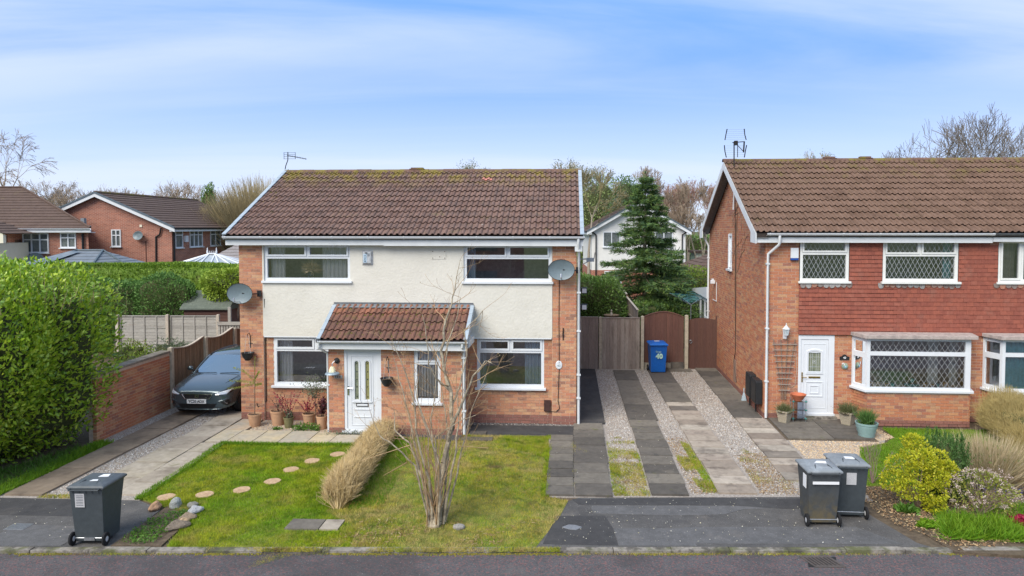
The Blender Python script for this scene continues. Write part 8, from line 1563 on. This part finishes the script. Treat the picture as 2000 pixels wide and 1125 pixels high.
# conservatories
t = thing('conservatory', 'conservatory with dark grey solid roof behind the laurel hedge', 'conservatory', FW, -20.2, 30); B_ = [(-2.6, -1.4), (1.3, -1.4), (2.25, .3), (2.25, 2.6), (-2.6, 2.6)]; MB().slab([(a * .96, b * .94) for a, b in B_], 0, 3.15).build('wall', m_bfar2, t)
ra, rb_ = (-.7, 1.0, 3.98), (.45, 1.0, 3.98); r = MB(); rplane(r, (-2.6, -1.4, 3.15), (1.3, -1.4, 3.15), rb_, ra, 7, .02); rplane(r, (1.3, -1.4, 3.15), (2.25, .3, 3.15), rb_, rb_, 7, .02); rplane(r, (2.25, .3, 3.15), (2.25, 2.6, 3.15), rb_, rb_, 7, .02); rplane(r, (-2.6, 2.6, 3.15), (-2.6, -1.4, 3.15), ra, ra, 7, .02); rr_ = r.build('roof', m_slate, t)
for p, q in ((ra, rb_), ((1.3, -1.4, 3.15), rb_), ((2.25, .3, 3.15), rb_), ((-2.6, -1.4, 3.15), ra)): MB().tube([tuple(c + (.03 if i == 2 else 0) for i, c in enumerate(p)), tuple(c + (.03 if i == 2 else 0) for i, c in enumerate(q))], .05, 5).build('hip_bar', mat('bar', [(.20, .26, .30)], .5) if False else m_vgrey, rr_)
MB().add([(-2.0, -.95, 3.37), (-1.0, -.95, 3.37), (-.35, .7, 3.92), (-.9, .7, 3.92)], [(0, 1, 2, 3)]).build('roof_glass', m_farglass, rr_).location = (0, 0, .05)
t = thing('conservatory', 'white framed glass conservatory with crested ridge left of the house', 'conservatory', FW, -15.85, 33); B_ = [(-2.1, -.4), (-1.2, -1.5), (1.2, -1.5), (2.1, -.4), (2.1, 3), (-2.1, 3)]; MB().slab([(a * .95, b * .93) for a, b in B_], 0, 3.02).build('wall', m_upvc, t)
ra, rb_ = (-.15, .2, 3.72), (.15, .2, 3.72); r = MB(); m_cgl = mat('conservatory_glass', [(.28, .32, .35), (.36, .40, .42)], .15, spec=.7, ns=2)
for (p, q, c, d_) in (((-2.1, -.4), (-1.2, -1.5), ra, ra), ((-1.2, -1.5), (1.2, -1.5), rb_, ra), ((1.2, -1.5), (2.1, -.4), rb_, rb_), ((2.1, -.4), (2.1, 3), rb_, rb_), ((-2.1, 3), (-2.1, -.4), ra, ra)): r.quad((*p, 3.08), (*q, 3.08), c, d_)
rr_ = r.build('roof', m_cgl, t)
for (p, c) in (((-2.1, -.4), ra), ((-1.65, -.95), ra), ((-1.2, -1.5), ra), ((-.6, -1.5), ra), ((0, -1.5), ra), ((.6, -1.5), rb_), ((1.2, -1.5), rb_), ((1.65, -.95), rb_), ((2.1, -.4), rb_), ((2.1, .5), rb_), ((2.1, 1.4), rb_)): MB().tube([(*p, 3.11), (c[0], c[1], c[2] + .03)], .035, 5).build('glazing_bar', m_upvc, rr_)
MB().tube([(-2.1, 3, 3.08), (-2.1, -.4, 3.08), (-1.2, -1.5, 3.08), (1.2, -1.5, 3.08), (2.1, -.4, 3.08), (2.1, 3, 3.08)], .06, 6).build('eaves_beam', m_upvc, rr_); c_ = MB().box(-.22, .22, .15, .25, 3.74, 3.80)
for x in (-.22, .22): c_.lathe([(.04, 0), (.045, .1), (.02, .16), (.03, .2), (0, .30)], (x, .2, 3.78), 8)
for x in (-.1, 0, .1): c_.box(x - .01, x + .01, .19, .21, 3.8, 3.9)
tag(c_.build('cresting', m_upvc, rr_), kind=None)
# garden bits left
t = thing('garden_shed', 'low brown shed with dark felt roof behind the lapped fence', 'shed', FW, -13.25, 25.5); MB().box(0, 1.7, 0, 1.5, 0, 2.0).build('wall', m_wgate, t)
for k in range(9): MB().box(-.01, 1.71, -.02, 0, .95 + k * .118, 1.05 + k * .118).build('cladding_board', m_wgate, t)
r = MB(); r.prism([(-.15, 2.02), (.75, 2.62), (1.65, 2.02), (1.65, 1.97), (-.15, 1.97)], lambda a, z: (-.1, a, z), lambda a, z: (1.75, a, z)); r.build('roof', mat('green_felt', [(.10, .12, .10), (.13, .15, .12)], .95, ns=4), t)
m_umb = mat('umbrella_white', [(.74, .75, .78)], .8)
t = thing('garden_parasol', 'closed white garden parasol poking above the laurel hedge at far left', 'parasol', FW, -27.9, 35.0); MB().lathe([(.05, 2.2), (.42, 2.6), (.34, 2.75), (.22, 3.0), (.10, 3.5), (.0, 3.75)], n=10).build('canopy', m_umb, t); MB().tube([(0, 0, 0), (0, 0, 2.8)], .03, 6).build('pole', m_upvc, t)
# ---- white gabled house between the two
t = thing('white_house', 'white rendered gable house with brick ground floor behind the spruce', 'house', FW, 7.1, 48); gable_house(t, -3.3, 3.3, 9, 4.95, 6.85, m_white)
MB().box(-3.31, 3.31, -.02, .0, 0, 2.02).build('brick_base', m_bfar2, t); MB().box(-3.34, -3.31, -.02, 9, 0, 2.02).build('brick_base', m_bfar2, t)
far_window(t, 'y', 1.15, 2.4, 3.65, 4.72, -.0, 2, 1); far_window(t, 'y', -2.5, -1.3, 3.65, 4.72, .0, 2, 1); far_window(t, 'y', 1.4, 2.5, .9, 1.95, -.022, 2, 1); far_window(t, 'y', -2.4, -1.2, .9, 1.95, -.022, 2, 1)
for x in (-3.0, 3.05): MB().tube([(x * 1.12, -.25, 4.75), (x, -.1, 4.5), (x, -.1, 0)], .05, 6).build('downpipe', m_blackp, t)
t = thing('garage', 'small brick garage with brown roof right of the white house', 'garage', FW, 9.35, 40.5); MB().box(0, 5, 0, 5, 0, 2.35).build('wall', m_bfar, t); r = MB(); rplane(r, (-.25, -.3, 2.4), (5.2, -.3, 2.4), (5.2, 2.5, 3.5), (1.8, 2.5, 3.5), 7); rplane(r, (-.25, 5.2, 2.4), (-.25, -.3, 2.4), (1.8, 2.5, 3.5), (1.8, 2.51, 3.5), 7); r.build('roof', m_rfar, t); MB().box(-.3, 5.2, -.36, -.3, 2.25, 2.42).build('fascia', m_vgrey, t); far_window(t, 'y', .95, 2.0, 1.5, 2.15, 0, 2, 1)
t = thing('timber_fence', 'bright new orange timber fence between the white house and the garage', 'fence', FW, 9.0, 42.0); m_new = mat('new_timber', [(.50, .29, .10), (.56, .34, .13)], .8, piece=.7, ns=5)
for k in range(7): MB().box(k * .10, k * .10 + .09, 0, .03, 0, 2.15).build('board', m_new, t)
MB().box(0, .7, -.03, -.001, 2.15, 2.2).build('capping', m_new, t)
t = thing('caravan', 'white caravan roof showing above the orange fence', 'caravan', FW, 11.6, 46.5); MB().prism([(-1.5, .5), (1.8, .5), (1.8, 2.2), (1.3, 2.5), (.2, 2.62), (-1.1, 2.62), (-1.5, 2.4)], lambda a, z: (a, -.9, z), lambda a, z: (a, 1.0, z)).build('body', m_upvc, t, bevel=.08); MB().box(-.3, .3, -.3, .3, 2.6, 2.7).build('roof_light', m_upvc, t); MB().box(-.8, .6, -.93, -.905, 1.3, 1.9).build('window', m_farglass, t)
for x in (-.6, .9): MB().lathe([(.3, 0), (.3, .15)], (0, 0, 0), 14).build('wheel', m_tyre, t).rotation_euler = (rad(90), 0, 0)
t = thing('summerhouse', 'pale glazed summerhouse far behind the white stemmed trees', 'summerhouse', FW, 14.6, 56); mb = MB().plate(-1.6, 1.8, 0, 2.9, [(-1.4 + k * .65, -.9 + k * .65, 1.0, 2.6) for k in range(5)], 0, .1); mb.build('front_frame', m_cream2, t); MB().box(-1.6, 1.8, .11, 2, 0, 2.85).build('wall', mat('greenish', [(.20, .28, .22), (.32, .38, .30)], .5, ns=1.5), t); MB().box(-1.8, 2.0, -.2, 2.1, 2.9, 3.1).build('roof', m_rfar, t)
# ---- lean-to behind house B, washing line, bird bath
t = thing('conservatory', 'white lean-to conservatory behind the right-hand house', 'conservatory', FB, 0.02, 7.85); MB().plate(.0, 3.1, 0, 2.35, [(.12, .95, .9, 1.5), (.12, .95, 1.58, 2.15), (1.1, 1.95, .3, 2.15), (2.1, 2.95, .3, 2.15)], -.0, .07, axis='v').build('side_frame', m_upvc, t); MB().box(.0, 3, 3.05, 3.12, 0, 2.35).build('end_frame', m_upvc, t)
for (a, b, c, d_) in ((.12, .95, .9, 1.5), (.12, .95, 1.58, 2.15), (1.1, 1.95, .3, 2.15), (2.1, 2.95, .3, 2.15)): MB().quad((.03, a, c), (.03, b, c), (.03, b, d_), (.03, a, d_)).build('pane', m_farglass, t)
MB().prism([(-.05, 2.36), (3.25, 2.36), (3.25, 2.46), (-.05, 2.80)], lambda a, z: (-.12, a, z), lambda a, z: (3, a, z)).build('roof', m_upvc, t)
t = thing('rotary_washing_line', 'rotary washing line with blue-green cords behind the dark gate', 'washing line', FW, 6.22, 27.6); MB().tube([(0, 0, 0), (0, 0, 1.95)], .022, 6).build('pole', m_steel, t); m_cord = mat('cord_teal', [(.10, .38, .38), (.12, .30, .42)], .7)
arms = [(-.95, -.45, 2.42), (.55, -.85, 2.4), (.9, .5, 2.42), (-.5, .9, 2.4)]
for a in arms: MB().tube([(0, 0, 1.9), a], .016, 5).build('arm', m_steel, t)
cm = MB()
for k in range(7):
    f = .3 + .7 * k / 6
    for i in range(4): p = Vector(arms[i]) * f; q = Vector(arms[(i + 1) % 4]) * f; p.z = q.z = 1.92 + f * .5; mid = (p + q) / 2 - Vector((0, 0, .06)); cm.tube([p, mid, q], .006, 3, False)
tag(cm.build('cord', m_cord, t), kind='stuff')
t = thing('bird_bath', 'stone bird bath with small figure behind the grey fence', 'bird bath', FW, 2.78, 25.6); MB().lathe([(.14, 0), (.12, .1), (.07, .3), (.07, 1.5), (.12, 1.6), (.28, 1.72), (.30, 1.76), (.24, 1.72), (0, 1.68)], n=18).build('basin', mat('stone_brown', [(.24, .17, .11)], .9, ns=6), t); MB().lathe([(.03, 1.68), (.05, 1.78), (.02, 1.88), (.035, 1.92), (0, 1.96)], n=8).build('figure', m_capp, t)
# ---- houses across the road, only seen mirrored in the windows
for X, l in ((-9, 'brick house across the road, seen only as a window reflection, left one'), (4, 'brick house across the road, seen only as a window reflection, right one')):
    t = thing('brick_house', l, 'house', FW, X, -12); MB().box(-4.5, 4.5, -8, 0, 0, 5).build('wall', m_bfar, t); r = MB(); rplane(r, (-4.8, .3, 4.9), (4.8, .3, 4.9), (4.8, -4, 7.3), (-4.8, -4, 7.3)); rplane(r, (4.8, -8.3, 4.9), (-4.8, -8.3, 4.9), (-4.8, -4, 7.3), (4.8, -4, 7.3)); r.build('roof', m_rfar, t)
    for a in (-3.5, 1.5):
        for z in (.9, 3.4): MB().box(a, a + 2, 0, .03, z, z + 1.1).build('window', m_farglass, t)
struct('far_lawn', [(-40, -12), (40, -12), (40, 1.4), (-40, 1.4)], -.15, -.01, m_field, FW)
